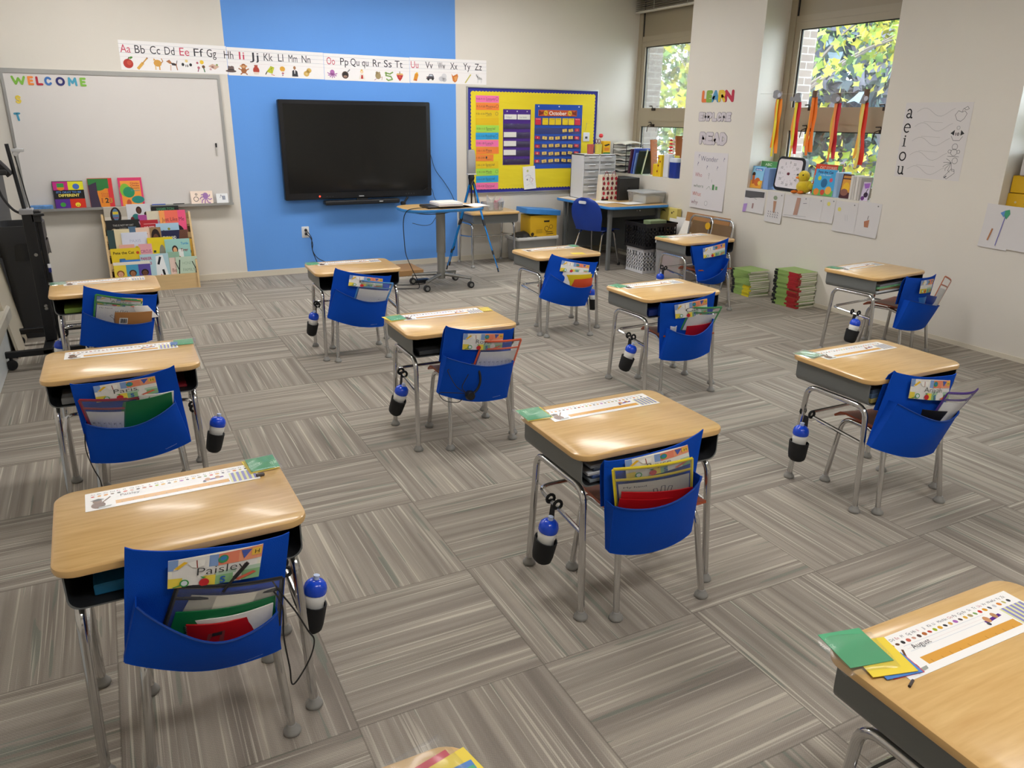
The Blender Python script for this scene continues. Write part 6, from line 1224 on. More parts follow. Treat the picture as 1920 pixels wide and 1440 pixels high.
ol([(.20, .21), (.17, .22), (.15, .19), (.17, .155), (.20, .145), (.225, .165), (.24, .20), (.22, .22), (.20, .21)]); ol([(.20, .21), (.205, .235)]); ol([(.21, .235), (.235, .25), (.25, .235), (.23, .225), (.21, .235)])
p.circ(.195, .10, .014, '8a8a8c', l=3).circ(.195, .10, .011, 'd0cece', l=4).poly([(.14, .06), (.17, .085), (.17, .045)], '1c1c1e', l=3).poly([(.25, .06), (.22, .085), (.22, .045)], '1c1c1e', l=3); p.text('10', .18, .045, .022, '1c1c1e', 'l', .03, .03, l=4); ol([(.15, .04), (.17, .01), (.22, .01), (.24, .04)])
for a, b_, r in ((.195, -.035, .022), (.195, -.075, .025), (.16, -.07, .012), (.23, -.07, .012)): ol([(a+r*math.cos(k*.63), b_+r*math.sin(k*.63)) for k in range(11)])
ol([(.15, -.105), (.24, -.105)])
for k in range(6): ol([(.19, -.15), (.19+.05*math.cos(2+k*.6), -.17+.04*math.sin(2+k*.6)), (.19+.065*math.cos(2.3+k*.6), -.165+.055*math.sin(2.3+k*.6))])
ol([(.215+.022*math.cos(k*.63), -.135+.022*math.sin(k*.63)) for k in range(11)])
ol([(.15, -.255), (.20, -.195), (.225, -.20), (.23, -.225), (.175, -.27), (.15, -.255)]); ol([(.155, -.262), (.17, -.25)], .008)
paper('vowel_poster', 'white vowel poster with letters a e i o u on the window wall', 'poster', W_, H_, M_right(-4.347, 1.497, .001), mat('poster_white', 'd4d0cf', .7), p, None, .0008)
# drawings hanging under the middle window
DW = [((-2.41, .978), (-2.695, .760), 'with a dark grey scribble along its top'), ((-2.722, .981), (-2.935, .695), 'with a tall brown tree and small marks'), ((-2.945, .970), (-3.245, .770), 'with a brown trunk in the middle'), ((-3.247, .970), (-3.398, .768), 'that is narrow and nearly blank'), ((-3.392, .980), (-3.535, .770), 'with a yellow sun'), ((-3.542, .972), (-3.775, .710), 'with a faint yellow sun and long sheet'), ((-3.772, .990), (-4.005, .705), 'with a small brown house')]
for i, ((y0, zt), (y1, zb), lab) in enumerate(DW):
    w_, h = y0-y1, zt-zb; p = Print(); p.circ(w_*.35, h*.42, .006, '6a6a6c', l=1)
    if i == 0: p.poly([(-w_*.47, h*.42), (w_*.44, h*.46), (w_*.44, h*.22), (w_*.2, h*.2), (-w_*.2, h*.12), (-w_*.47, h*.12)], '57565a').poly([(-w_*.48, -.04), (-w_*.30, -.03), (-w_*.32, -.11), (-w_*.48, -.12)], 'a88ac8').rect(-.02, -.07, .0, -.02, '9a7a78').line([(.0, .03), (.03, .02)], .004, '7a7a80')
    if i == 1: p.poly([(-.02, .06), (.02, .06), (.012, -.05), (-.008, -.05)], 'b58a70').circ(.0, .09, .025, '8a9a80', .02); [p.line([(-.07+.03*(k % 5), -.04-.022*(k//5)), (-.06+.03*(k % 5), -.05-.022*(k//5))], .006, '6e6e7a', l=4) for k in range(15)]
    if i == 2: p.poly([(-.0, .085), (.045, .085), (.03, -.07), (-.02, -.075)], 'b08a7a').line([(.08, .04), (.12, .045)], .004, '6a6a78').line([(-w_*.45, -.085), (w_*.45, -.075)], .003, '9a9aa0')
    if i in (4, 5): p.circ(0 if i == 4 else -.07, .06, .018, 'd8cf6a')
    if i == 5: p.line([(0, .02), (.01, -.03)], .003, 'b0b0b4').line([(.02, .02), (.03, -.03)], .003, 'b0b0b4')
    if i == 6: p.poly([(-.03, -.02), (.02, -.0), (.02, -.065), (-.02, -.065)], 'b0765a').line([(0, .0), (.005, .03)], .005, '5a5a5e')
    paper('child_drawing', 'white child drawing %s below the middle window' % lab, 'drawing', w_, h, M_right((y0+y1)/2, (zt+zb)/2, .001+.0022*(i % 2), 0, -.03+.012*(i % 3)), mat('drawing_paper', 'd2cfcf', .75), p, 'drawings below the middle window', .0008, .18)
p = Print(); p.poly([(.03, .12), (.06, .13), (.07, .10), (.05, .06), (.02, .09)], '3f9a72').poly([(.0, .10), (.03, .12), (.03, .07)], '5a8ac8').line([(.04, .08), (.02, -.13)], .005, '5a5ab0').line([(-.03, -.02), (-.045, -.10)], .012, 'a8714a')
paper('child_drawing', 'white drawing with a green and blue flower below the yellow boxes', 'drawing', .215, .31, M_right(-4.985, .925, .001, 0, -.03), mat('drawing_paper', 'd2cfcf', .75), p, None, .0008, .2)
paper('child_drawing', 'second white drawing cut by the picture edge below the yellow boxes', 'drawing', .215, .30, M_right(-5.20, .925, .0032, 0, -.03), mat('drawing_paper', 'd2cfcf', .75), None, None, .0008, .2)
# streamers on a string in front of the middle window
BR = mat('brown_paper_roll', '6e5648', .7); GY = mat('grey_cutout_paper', '8f9094', .7); PALE = mat('pale_cutout_paper', 'c3c6d6', .6)
cord('thin string carrying the paper streamers across the middle window', [(XR+.03, -2.44, 1.87), (XR+.03, -2.9, 1.862), (XR+.03, -3.4, 1.862), (XR+.03, -3.86, 1.868)], .0012, None, mat('white_string', 'c8c4b8', .7), 'string', 'string')
ST = [(-2.69, 1.885, 1.83, 1.34, ['f08a1c', 'f08a1c', 'e8d83a'], 'orange streamer with yellow tip nearest the wall pillar', 1), (-2.925, 1.87, 1.80, 1.345, ['d8263a', 'f0a03a', 'e8d83a'], 'red and yellow streamer in front of the window stile', 2), (-3.112, 1.885, 1.84, 1.37, ['f07a1c', 'f6a83a', 'f07a1c'], 'orange streamer hanging from a bare brown roll', 0), (-3.372, 1.86, 1.788, 1.325, ['c8283a', 'd8b03a', 'f08a4a'], 'red and gold streamer with a white spiral cut-out', 3), (-3.658, 1.885, 1.79, 1.29, ['d8301c', 'f0b04a', 'e8d26a'], 'red streamer with pale yellow strand at the window edge', 4)]
for y, zt, z1, zb, cs, lab, kind in ST:
    X_ = XR+.03; t = thing('paper_streamer', lab, 'streamer', (X_, y, 0), 0, 'paper streamers in the middle window')
    MB().lathe([(.020, z1-.012), (.022, z1-.012), (.022, zt), (.020, zt)], (0, 0, 0), 14).build('paper_roll', BR if kind != 2 else GY, t)
    rnd = random.Random(kind+11)
    for k, c in enumerate(cs):
        a, ph = rnd.uniform(.006, .016), rnd.uniform(0, 6); off = (-.016, .012, .002)[k]; zz = zb+(.0 if k == 0 else (-.03 if k == 2 else .05)); wd = (.042, .03, .024)[k]
        MB().sheet(lambda u, v: (-.006*k+.008*math.sin(6*v+ph)*v, off*(1+.8*v)+(u-.5)*wd*(.8+.5*math.sin(5*v+ph)**2)+a*1.6*math.sin(6*v+ph)*v, z1-.008+(zz-z1)*v), 4, 24, .001).build('ribbon', mat('ribbon_'+c, c, .5, trans=0.0), t)
    if kind:
        b = MB()
        if kind in (1, 3): b.prism([(.052*math.cos(a)*(1+.18*math.cos(3*a)), .038*math.sin(a)) for a in [k*2*PI/20 for k in range(20)]], 0, .002)
        elif kind == 2: b.prism([(-.07, -.03), (-.06, .01), (-.02, .0), (-.01, .035), (.02, .03), (.06, -.0), (.07, -.04), (.02, -.03)], 0, .002)
        else: b.prism([(-.03, -.045), (.0, .03), (.035, .0), (.03, -.05)], 0, .002)
        b.xf(Matrix(((0, 0, -1, -.0235), (-1, 0, 0, .012), (0, 1, 0, z1+.03), (0, 0, 0, 1)))).build('cutout', GY, t)
        if kind != 2: MB().lathe([(0, 0), (.02, 0), (.02, .002), (0, .002)], (0, 0, 0), 16).xf(Matrix(((0, 0, -1, -.026), (-1, 0, 0, -.022), (0, 1, 0, z1+.022), (0, 0, 0, 1)))).build('eye_disc', PALE, t)
# on the middle sill: books, timer, duck
SB = lambda y, off=-.10, tilt=-.12, yaw=0.0: Matrix.Translation((XR-off, y, SILL+.001)) @ Matrix.Rotation(yaw, 4, 'Z') @ Matrix(((0, 0, -1, 0), (-1, 0, 0, 0), (0, 1, 0, 0), (0, 0, 0, 1))) @ Matrix.Rotation(tilt, 4, 'X')
G_ = 'books on the middle window sill'
p = Print(); p.rect(-.1, 0, .1, .205, '8ec4e2').rect(-.1, 0, .1, .075, 'e2a23a').circ(-.03, .13, .022, '3a2618').line([(-.03, .11), (-.02, .05)], .035, 'b8602c').circ(.03, .06, .04, 'c8682c').circ(.06, .05, .02, 'e8c84a').rect(-.02, .165, .08, .19, '4a78c0').text('Sunday', -.01, .170, .014, 'f2f2f2', 'l', .08, .02)
book('light blue book with a brown figure at the left end of the middle sill', .205, .21, .02, '4a90c8', SB(-2.49, -.05), p, G_)
p = Print(); p.rect(-.11, .0, .11, .255, '7cb86a').rect(-.11, .2, .11, .255, '5a9a5a').text('ABC', -.06, .215, .025, 'cfe6c4', 'l', .09, .02).rect(-.1, .175, .04, .198, '2c4a8a').circ(-.095, .187, .016, 'c83040').text('READERS', -.07, .180, .012, 'e8e8f0', 'l', .09, .02)
book('green topped tall book behind the light blue one on the sill', .23, .258, .012, '6aa85a', SB(-2.555, -.13), p, G_)
tag(MB().rbox(XR+.03, -2.675, SILL, XR+.17, -2.61, SILL+.20, .003).build('picture_book', mat('blue_white_books', '7fa2d8', .4)), 'blue book standing edge on between the green book and the timer', 'book', G_)
tm = thing('visual_timer', 'square white timer with black frame on the middle sill', 'timer', M=Matrix.Translation((XR+.075, -2.865, SILL+.002)) @ Matrix(((0, 0, -1, 0), (-1, 0, 0, 0), (0, 1, 0, 0), (0, 0, 0, 1))) @ Matrix.Rotation(-.10, 4, 'X') @ Matrix.Rotation(-.02, 4, 'Z'))
MB().rprism(.35, .315, .055, [(.006, -.05), (0, -.044), (0, -.004), (.008, .004)], 0, .157, 0, 7).build('frame', mat('black_timer_frame', '1b1c22', .35), tm)
MB().rprism(.295, .262, .03, [(0, .003), (0, .0055)], 0, .160, 0, 6).build('dial', mat('white_dial', 'e0dce2', .3), tm)
p = Print()
for k in range(12):
    a = PI/2+k*PI/6; p.text(str(5*k), .112*math.cos(a), .16+.102*math.sin(a)-.011, .024, '4a464e', 'c', None, .0, l=1)
    p.line([(.085*math.cos(a), .16+.08*math.sin(a)), (.065*math.cos(a), .16+.06*math.sin(a))], .002, '8a868c', l=1)
p.build('dial_print', tm, None, None, .0056); MB().lathe([(0, .005), (.014, .005), (.012, .016), (0, .018)], (0, .16, 0), 16).build('knob', mat('maroon_knob', '6a1f34', .35), tm)
MB().box(-.06, 0, -.075, .06, .01, -.04).build('foot', BLACKP, tm)
DY = mat('yellow_plush', 'e2c516', .85, bump=(160, .8), sheen=.3)
dk = thing('toy_duck', 'yellow plush duck sitting between the timer and the blue book', 'toy', (XR+.06, -3.10, SILL))
def blob(b, c, r, seg=14, ring=10, m=0):
    L_ = []
    for i in range(1, ring): ph = PI*i/ring; L_.append([(c[0]+r[0]*math.sin(ph)*math.cos(2*PI*k/seg), c[1]+r[1]*math.sin(ph)*math.sin(2*PI*k/seg), c[2]-r[2]*math.cos(ph)) for k in range(seg)])
    return b.loops(L_, m, True)
b = MB(); blob(b, (0, 0, .062), (.07, .072, .062)); blob(b, (-.005, .012, .152), (.052, .054, .055)); blob(b, (.0, -.075, .07), (.03, .028, .03)); b.build('body', DY, dk)
blob(MB(), (-.045, .045, .142), (.022, .02, .010)).build('beak', mat('orange_felt', 'e0781c', .7), dk); b = MB()
for s in (-1, 1): blob(b, (-.06, .02+s*.038, .014), (.035, .025, .014))
b.build('feet', mat('orange_felt', 'e0781c', .7), dk)
b = MB()
for yy in (.052, -.012): blob(b, (-.044, yy, .168), (.008, .008, .008), 8, 6)
b.build('eyes', BLACKP, dk); blob(MB(), (-.01, -.062, .085), (.03, .018, .036)).build('wing', DY, dk)
p = Print(); p.rect(-.15, 0, .15, .265, 'd84a26').text('CAT STORIES', -.10, .225, .026, 'f0c0a0', 'l', .19, .02).text('WORLDWIDE', -.10, .195, .022, 'f0c0a0', 'l', .19, .02).rect(-.145, .11, -.06, .165, 'b8b0a8').rect(-.145, .03, -.05, .09, 'c8603a').rect(.10, .2, .15, .265, '5aa05a')
book('tall red orange book standing behind the blue book on the sill', .30, .268, .012, 'd84a26', SB(-3.27, -.14), p, G_)
p = Print(); p.rect(-.115, 0, .115, .228, '4aa8dc').rect(-.115, 0, .115, .05, '6ab05a').circ(-.07, .03, .03, 'e08a3a').circ(.06, .05, .035, 'e8b04a').circ(0, .03, .025, 'c8503a').circ(-.06, .15, .02, 'c8d84a').circ(.07, .14, .018, 'd85a6a').circ(.0, .11, .035, '2f6a98', .04).text('Pete the Cat', -.09, .195, .022, '3a2a5a', 'l', .17, .02).text('in the leaves', -.06, .175, .014, 'cfe4f4', 'l', .12, .0)
book('bright blue picture book with leaves beside the plush duck', .235, .23, .02, '4aa8dc', SB(-3.33, -.06), p, G_)
tag(MB().rbox(XR+.04, -3.49, SILL, XR+.20, -3.455, SILL+.215, .003).build('picture_book', mat('pale_blue_book', '9ab8d8', .4)), 'pale blue book edge on beside the bright blue one', 'book', G_)
p = Print(); p.rect(-.055, 0, .055, .205, '4a2226').rect(-.047, .05, .047, .16, 'd99a3a').circ(.0, .09, .035, 'e8b82a', .045).circ(-.01, .05, .04, '8a5a4a', .03).rect(-.045, .17, .045, .19, 'c88a3a')
book('narrow dark red book with a golden picture on the sill', .112, .205, .02, '4a2226', SB(-3.575, -.06), p, G_)
for i, (y, h, c, lab) in enumerate(((-3.645, .20, 'd8d4ce', 'first white'), (-3.672, .195, 'c4c0ba', 'second grey white'), (-3.70, .198, 'dcd8d2', 'third white'), (-3.728, .19, 'b8b4b0', 'fourth greyish'))):
    tag(MB().rbox(XR+.03, y-.012, SILL, XR+.17, y+.012, SILL+h, .002).build('picture_book', mat('spine_'+c, c, .5)), '%s thin book edge on beside the narrow dark red one' % lab, 'book', G_)
p = Print(); p.rect(-.035, 0, .035, .155, 'cfc2d8').poly([(-.03, .14), (.03, .15), (.03, .11), (-.01, .1)], 'a06ac0').circ(.01, .05, .022, '3a2440').circ(-.015, .02, .018, '6a3a7a').line([(.0, .05), (.02, .1)], .006, '3a2a30')
book('small lavender card with dark purple shapes at the right end of the sill', .072, .155, .004, 'cfc2d8', SB(-3.785, -.04), p, None, 'greeting_card', 'card')
# third sill: yellow boxes and a white box
for i, (z, dy, lab) in enumerate(((1.041, 0, 'lower yellow cardboard box on the sill of the window nearest the camera'), (1.164, -.05, 'upper yellow cardboard box stacked on the lower one'))):
    t = thing('yellow_box', lab, 'box', (XR+.18, -5.08+dy, z), 0, 'yellow boxes on the third sill'); MB().rbox(-.09, -.11, 0, .11, .165, .118, .003).build('carton', mat('sill_yellow_box', 'd0a40e', .5), t)
    p = Print(); p.text('1,000', .0, .065, .02, 'a8501c', 'l', .07, .02).line([(.0, .052), (.08, .052)], .004, 'a8701c').line([(.01, .042), (.08, .042)], .004, 'b88a1c').circ(-.06, .058, .008, 'c8b888'); p.build('box_print', t, lambda x_, y_, n: (-.0905-n, -x_, y_))
o = MB().rbox(-.10, -.13, 0, .10, .13, .15, .006).build('white_carton', mat('grey_white_carton', 'b9b3b0', .6)); o.matrix_world = Matrix.Translation((XR+.20, -5.11, 1.285)) @ Matrix.Rotation(.35, 4, 'Z'); tag(o, 'tilted white box on top of the yellow boxes', 'box')

# ------------------------------------------------------------------ display bookshelf
BIR = mat('birch_plywood', 'd2b483', .45, var=(7, .05), stretch=(1, 1, 9), coat=.1)
bs = thing('book_display', 'low birch display shelf full of picture books under the whiteboard', 'bookshelf', (-.525, 0, 0))
WS = .74
for s in (-1, 1):
    b = MB(); b.prism([(-.33, 0), (-.33, .13), (-.155, .715), (-.075, .715), (-.04, 0)], -.009, .009)
    b.xf(Matrix(((0, 0, 1, s*(WS/2+.009)), (1, 0, 0, 0), (0, 1, 0, 0), (0, 0, 0, 1)))).build('side_panel', BIR, bs)
MB().box(-WS/2, -.318, .0, WS/2, -.304, .145).build('base_front', BIR, bs); MB().box(-WS/2, -.088, .02, WS/2, -.076, .70).build('back_panel', BIR, bs)
TY = [(-.295, .150), (-.253, .265), (-.211, .390), (-.169, .515), (-.127, .640)]
for i, (y, z) in enumerate(TY):
    b = MB()
    if i: b.box(-WS/2, y-.018, z-.045, WS/2, y-.006, z+.010)
    b.box(-WS/2, y-.018, z-.06, WS/2, y+.034, z-.05); b.build('tier', BIR, bs)
# books: tier, crop-frame x0, x1 along the shelf, top height, colour, art
def shelf_book(k, x0, x1, zt, c, lab, art=None, front=0):
    y, z = TY[k]; h = zt-(z-.048); w_ = x1-x0; p = None
    if art: p = Print(); art(p, w_, h)
    return book(lab, w_, h, .008, c, M_back((x0+x1)/2, z-.046, -(y+.015)+.004*front, -.08), p, 'picture books on the birch display shelf')
def face(p, x, y, r, skin, hair): p.circ(x, y+r*.25, r*1.25, hair, r*1.2).circ(x, y, r*.85, skin, r).circ(x-r*.3, y+.1*r, r*.09, '1a1414').circ(x+r*.3, y+.1*r, r*.09, '1a1414').line([(x-r*.25, y-r*.45), (x+r*.25, y-r*.45)], r*.1, '7a2a2a')
def A1(p, w, h): p.rect(-w/2, 0, w/2, h, 'cfc9be').rect(-w/2, h*.5, w/2, h*.97, 'b4ac9e').circ(0, h*.55, w*.24, '2a211e', h*.42).circ(0, h*.6, w*.14, '5a7a9a', h*.3).rect(-w*.12, h*.62, w*.12, h*.75, 'd8c23a').line([(-w*.1, h*.45), (w*.1, h*.45)], .006, 'b0303a').circ(0, h*.2, w*.14, 'd8d4cc', h*.1)
def A2(p, w, h): p.rect(-w/2, 0, w/2, h, 'd4d6da').circ(-.0, h*.72, w*.12, '3a2420', h*.17).circ(-.0, h*.68, w*.08, '5a382c', h*.13).circ(w*.3, h*.55, w*.1, '3a2420', h*.1).circ(w*.08, h*.35, w*.07, '5a382c', h*.08).circ(-w*.15, h*.35, w*.17, '2f7a78', h*.22).circ(-w*.3, h*.32, w*.08, '6a2a2c', h*.12)
def A3(p, w, h): p.text('HAMILTON', -w*.32, h*.78, .026, '4f8a68', 'l', w*.65, .03)
def A4(p, w, h): p.text('THIS IS NOT MY HAT', -w*.3, h*.70, .018, 'c9c6c0', 'l', w*.6, .0).text('KLASSEN', -w*.12, h*.58, .010, 'a8a49c', 'l', w*.2).circ(-w*.28, h*.46, w*.09, 'a89878', h*.14)
def A5(p, w, h): p.text('UP', -w*.3, h*.5, .06, 'f0d2e4', 'l', w*.6, .03, .3)
def A6(p, w, h): p.text('Coco', -w*.05, h*.35, .03, '4a3a30', 'l', w*.45)
def A7(p, w, h): p.rect(-w/2, 0, w/2, h, 'f0705e').rect(w*.2, 0, w/2, h, 'ee5a86').rect(-w/2, 0, -w*.3, h, 'f4a05a').text('Just Like Me', -w*.42, h*.62, .038, '3a1c2a', 'l', w*.84, -.008).circ(w*.03, h*.25, w*.34, '2c1c20', h*.26).circ(w*.0, h*.2, w*.2, '7a4a34', h*.2)
def A8(p, w, h): p.text('WHISTLE', -w*.3, h*.52, .03, 'f4dcd8', 'l', w*.7, .03).line([(-w*.3, h*.8), (w*.35, h*.8)], .006, 'e0a0a0')
def A9(p, w, h): p.circ(-w*.1, h*.6, w*.3, 'c8a0cc', h*.3)
def A10(p, w, h): p.text('Looking', -w*.42, h*.70, .03, '6a2a24', 'l', w*.75, .02).text('go', w*.1, h*.3, .03, '6a2a24', 'l', None, .02)
def A11(p, w, h): p.text('PAXIS', -w*.2, h*.55, .028, 'a8b4cc', 'l', w*.42, -.01).circ(w*.04, h*.3, .016, 'd8c838').circ(w*.04, h*.3, .010, 'c8a828')
def A12(p, w, h): p.rect(-w/2, 0, w/2, h, '9a7a56').circ(0, h*.62, w*.4, '2c2020', h*.32).circ(0, h*.45, w*.3, '6a4636', h*.3)
def A13(p, w, h): p.rect(-w/2, 0, w/2, h, 'a8cbe2').poly([(-w*.3, 0), (-w*.15, h*.6), (w*.1, h*.4), (w*.3, 0)], '2a3a6a').line([(-w*.2, h*.75), (-w*.1, h*.7)], .01, '5a6a3a').circ(w*.05, h*.8, .012, '8a8a3a').line([(w*.2, h*.7), (w*.3, h*.62)], .01, '5a6a3a')
def A14(p, w, h): p.rect(-w/2, 0, w/2, h, '6a4436').poly([(-w/2, 0), (-w/2, h), (w*.2, h), (w*.12, h*.4), (w*.2, 0)], '23264a').text('TIMBALAND', -w*.46, h*.6, .03, 'e8e6e2', 'l', w*.5, .02)
def A15(p, w, h): p.text('Pete the Cat', -w*.42, h*.72, .026, '3a2c20', 'l', w*.7, .02).circ(w*.4, h*.76, .014, 'c8502a').poly([(-w*.28, 0), (-w*.24, h*.5), (-w*.05, h*.5), (w*.0, 0)], '4a78a8').rect(w*.1, 0, w*.36, h*.2, '2a2a20').circ(-w*.4, h*.3, .008, 'c83a2a')
def A16(p, w, h): p.text('CIRCUS', -w*.4, h*.62, .03, 'b06a86', 'l', w*.8, .02).circ(-w*.2, h*.2, w*.2, '8a2a2a', h*.16)
def A17(p, w, h): [p.rect(-w*.3+.05*(k % 2), h*.12+.05*k, -w*.2+.05*(k % 2), h*.2+.05*k, ('2a2a22', 'c83a1a', '3a4a2a')[k % 3]) for k in range(3)]; p.circ(w*.05, h*.35, w*.13, '8a8a78', h*.4)
def A18(p, w, h): p.rect(-w/2, 0, w/2, h, '9cccc4').rect(-w*.25, 0, w*.2, h*.6, 'e8eae6').text('Tiger', w*.1, h*.52, .03, '7a2a22', 'l', w*.3, .02).text('Turtle', .03, h*.78, .024, '3a8ac0', 'l', w*.3, .02).circ(-w*.12, h*.6, w*.12, '3a2c28', h*.16).circ(-w*.12, h*.58, w*.08, 'e0a878', h*.11).poly([(-w*.05, h*.4), (w*.2, h*.25), (w*.3, 0), (w*.1, 0)], 'a85a2a')
def A19(p, w, h): p.circ(-w*.3, h*.5, w*.2, '2a2018', .02)
def A20(p, w, h): [(p.rect(-w/2+w/3*k, .01, -w/2+w/3*(k+1), h*.85, ('e8d04a', '4a9ac0', '5a4a9a')[k]), face(p, -w/3+w/3*k, h*.38, .026, ('d8a080', '9a6a48', '6a4434')[k], ('8a5a2a', '4a3020', '2a1c18')[k])) for k in range(3)]
def A21(p, w, h): p.text('PARKER', -w*.47, h*.78, .028, 'b03a6a', 'l', w*.38, .03).text('LOOKS', -w*.43, h*.60, .026, 'b03a6a', 'l', w*.32, .03).poly([(w*.0, 0), (w*.05, h*.9), (w*.3, h*.95), (w*.45, 0)], 'e8edf0').line([(w*.12, h*.6), (w*.2, h*.85)], .02, '20242c').line([(w*.3, h*.1), (w*.26, h*.35)], .02, '20242c').line([(w*.13, .02), (w*.18, h*.18)], .008, 'c83a5a')
def A22(p, w, h): p.text('PI Toe', -w*.4, h*.55, .024, '5a6a5a', 'l', w*.6)
def A23(p, w, h): p.text('Bo', -w*.3, h*.3, .036, '8a4a3a', 'l', w*.5)
def A24(p, w, h): p.text('HONEY', -w*.2, h*.62, .03, '8fa890', 'l', w*.5, -.01).text('FAMILY', -w*.2, h*.3, .03, '7a9280', 'l', w*.55, -.01); [p.line([(a, 0), (a+.01, h*.5), (a+b_, h*.85)], .010, '23272a').line([(a+.005, h*.4), (a-b_, h*.75)], .007, '23272a') for a, b_ in ((-w*.42, .02), (w*.36, .02))]
SBK = [(4, -.885, -.690, .783, 'cfc9be', 'grey book with a painted masked face on the top tier', A1, 0), (4, -.690, -.480, .800, 'd4d6da', 'pale grey book showing dark haired children on the top tier', A2, 1), (4, -.470, -.232, .772, '16191c', 'black book with dull green title at the right of the top tier', A3, 0),
       (3, -.885, -.590, .662, '1f1f20', 'wide black book with thin white title on the second tier', A4, 0), (3, -.600, -.520, .700, 'a84a92', 'magenta book peeking out beside the wide black one', A5, 0), (3, -.525, -.325, .733, 'd6cfb8', 'cream book half hidden behind the coral book', A6, 1), (3, -.415, -.180, .735, 'f0705e', 'coral and pink book titled Just Like Me', A7, 3), (3, -.590, -.435, .652, 'b32430', 'red book with white title on the second tier', A8, 2), (3, -.445, -.38, .655, 'b07ab8', 'lilac book edge between the red and coral books', A9, 1),
       (2, -.885, -.765, .575, '2f4a4c', 'dark teal book at the left end of the middle tier', None, 0), (2, -.825, -.695, .582, 'dccfa8', 'cream cover behind the white book on the middle tier', None, 1), (2, -.70, -.63, .600, '54708c', 'slate blue book peeking over the white book', None, 0), (2, -.640, -.520, .588, 'e6c6b0', 'peach book with brown Looking title', A10, 1), (2, -.770, -.545, .548, 'd4d8e6', 'white book with small yellow dot on the middle tier', A11, 3), (2, -.520, -.422, .585, '9a7a56', 'brown book with a child portrait on the middle tier', A12, 2), (2, -.458, -.255, .618, 'a8cbe2', 'light blue book with a dark hill', A13, 0), (2, -.420, -.185, .550, '23264a', 'navy and brown book with tall white title', A14, 3),
       (1, -.88, -.625, .408, 'e2c62a', 'yellow book with blue shape on the fourth tier', A15, 2), (1, -.635, -.520, .438, 'e2a4ac', 'pink book beside the yellow book with blue shape', A16, 1), (1, -.800, -.67, .44, 'e0aa9a', 'salmon book edge behind the yellow book', None, 0), (1, -.555, -.330, .492, 'e4cc22', 'bright yellow book with black patches in the fourth tier', A17, 0), (1, -.405, -.180, .470, '9cccc4', 'teal and white book showing an orange tiger', A18, 2), (1, -.195, -.142, .466, 'd0a23a', 'gold book edge at the right end of the fourth tier', A19, 0),
       (0, -.875, -.560, .285, 'e6e0d2', 'wide book showing three children faces on the lowest tier', A20, 2), (0, -.80, -.565, .302, '3c7cc8', 'blue book edge behind the three faces book', None, 0), (0, -.640, -.390, .345, 'aeced8', 'pale blue and white book with pink title on the lowest tier', A21, 1), (0, -.395, -.290, .352, '8fb49a', 'sage green book with small title on the lowest tier', A22, 0), (0, -.385, -.305, .298, 'e2c8bc', 'pale pink book edge left of the trees book', A23, 1), (0, -.330, -.135, .302, 'b9cdb8', 'pale green book with black trees on the lowest tier', A24, 3)]
for a in SBK: shelf_book(*a)

# ------------------------------------------------------------------ rolling stand and bin in the left corner
BK = mat('black_powder_coat', '141518', .4, spec=.4)
st = thing('rolling_stand', 'black rolling stand with casters in the left corner', 'stand', (-1.33, -2.3, 0))
for y in (.38, -.25): MB().rbox(-.30, y-.02, .085, .36, y+.02, .125, .004).build('base_bar', BK, st)
MB().rbox(-.03, -.27, .09, .03, .40, .12, .004).build('cross_bar', BK, st)
for x_ in (-.22, .33):
    for y in (.38, -.25):
        c = MB().lathe([(0, -.016), (.03, -.016), (.034, -.01), (.034, .01), (.03, .016), (0, .016)], (0, 0, 0), 16).xf(Matrix.Translation((x_, y, .034)) @ Matrix.Rotation(PI/2, 4, 'X')); c.tube([(x_, y, .05), (x_, y, .09)], .010, 8); c.build('caster', RUBBER, st)
MB().rbox(-.02, -.05, .12, .05, .05, 1.0, .006).rbox(.055, -.02, .12, .085, .06, .98, .005).build('post', BK, st)
b = MB()
for z in (.35, .37, .72): b.lathe([(0, 0), (.012, 0), (.010, .004), (0, .005)], (0, 0, 0), 10).xf(Matrix.Translation((.02, -.051, z)) @ Matrix.Rotation(PI/2, 4, 'X'), len(b.v)-60)
b.build('bolts', STEEL, st)
MB().tube([(.0, 0, 1.0), (-.03, 0, 1.43)], .012, 8).tube([(.035, .01, .99), (.0, .01, 1.38)], .0035, 6).build('upper_rod', BK, st)
MB().rbox(-.03, -.06, .985, .05, .06, 1.02, .005).build('collar', mat('grey_collar', '8e8f92', .4), st); MB().rbox(.03, -.05, .93, .09, .04, 1.01, .006).tube([(.05, -.06, .98), (.11, -.06, .985)], .010, 8).build('clamp', BLACKP, st)
MB().tube(smooth([(.0, -.03, .985), (-.06, -.04, 1.02), (-.11, -.05, 1.12), (-.125, -.05, 1.25)], 6), .008, 8).build('cable', CORD, st)
b = MB(); b.sheet(lambda u, v: (-.03-.20*v, -.06+.12*u, 1.40-.16*(1-v)**2+.02*math.sin(PI*u)), 8, 8, .03); b.rbox(-.26, -.08, 1.24, -.05, .08, 1.275, .01); b.build('hood', mat('black_mesh_hood', '1c1c1f', .6), st)
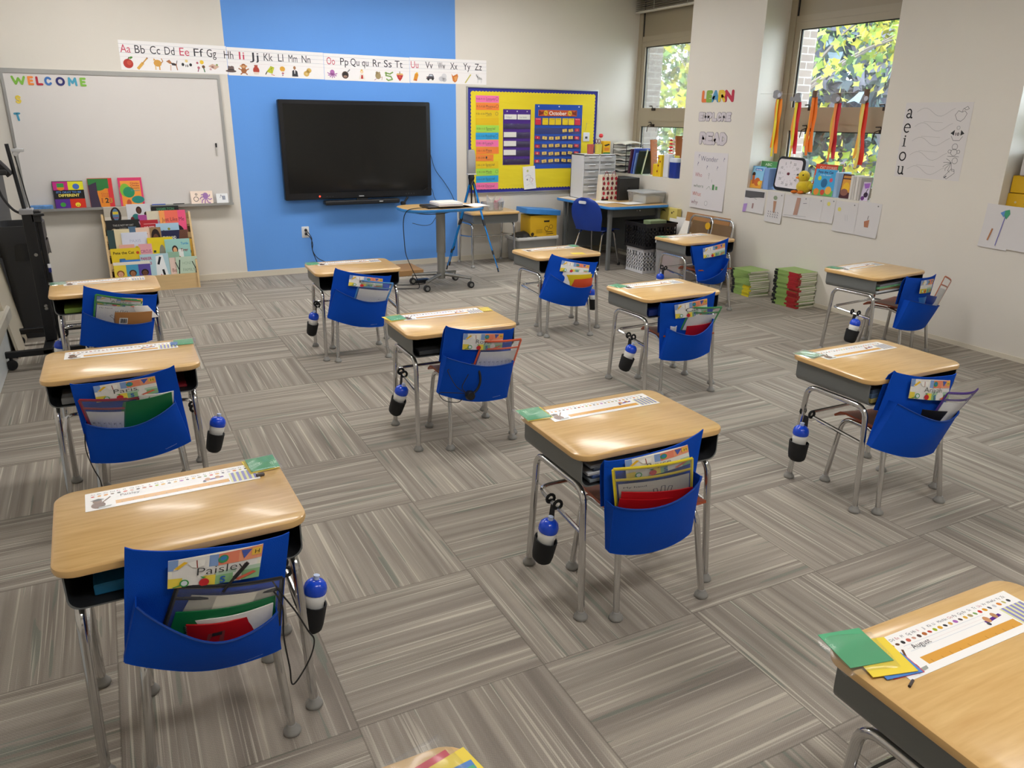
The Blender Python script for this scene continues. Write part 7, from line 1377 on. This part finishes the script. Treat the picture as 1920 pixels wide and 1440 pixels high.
MB().tube([(.0, 0, 1.36), (.035, 0, 1.40)], .016, 10).rbox(-.01, -.02, 1.38, .06, .02, 1.40, .003).build('clear_knob', mat('clear_acrylic', 'c4c6c8', .15), st)
tag(MB().sheet(lambda u, v: (-1.60+.21*u, -2.33+.02*math.sin(9*u), 1.47+.13*v*(1-.5*u)+.02*math.sin(5*u)), 10, 6, .01).build('lace_cloth', mat('white_lace', 'd8d2c6', .8, bump=(60, 1.0))), 'white lace cloth draped over the top of the black stand', 'cloth')
t = thing('marker', 'blue marker with white cap clipped to the black stand', 'marker', (-1.245, -2.36, .60)); MB().lathe([(0, 0), (.009, 0), (.009, .03), (0, .03)], (0, 0, 0), 10).build('barrel', mat('navy_marker', '1a2470', .4), t); MB().lathe([(0, .03), (.010, .03), (.010, .055), (0, .055)], (0, 0, 0), 10).build('cap', mat('white_marker_cap', 'd8dade', .3), t)
bn = thing('trash_bin', 'tall black trash bin with liner behind the rolling stand', 'trash bin', (-1.44, -1.55, 0))
BKB = mat('charcoal_bin_plastic', '2a2b2e', .5); b = MB()
L_ = [[(x_*k, y_*k2, z) for x_, y_ in rrect(.30, .42, .05, 5)] for k, k2, z in ((.72, .8, 0), (.95, .96, .70), (1.0, 1.0, .72), (1.0, 1.0, .84), (.93, .95, .84), (.9, .93, .60), (.68, .76, .02))]; b.loops(L_, 0, True); b.build('bin_body', BKB, bn)
MB().sheet(lambda u, v: ((.158+.008*math.sin(16*u)+.006*v)*math.cos(2*PI*u)*1.0, (.216+.008*math.sin(13*u+2))*math.sin(2*PI*u), .715-.11*v-.015*math.sin(11*u)*v), 40, 6, .002).build('liner', mat('black_bin_bag', '17181a', .35, bump=(20, .4)), bn)
o = MB().box(-.008, -.30, 0, .008, .30, .72).build('leaning_panel', mat('cream_panel', 'b9b09c', .5)); o.matrix_world = Matrix.Translation((-1.53, -1.98, .0)) @ Matrix.Rotation(PI/2*.0, 4, 'Z') @ Matrix.Rotation(-.13, 4, 'Y'); tag(o, 'cream panel leaning against the left wall behind the rolling stand', 'panel')
bpy.context.view_layer.update()
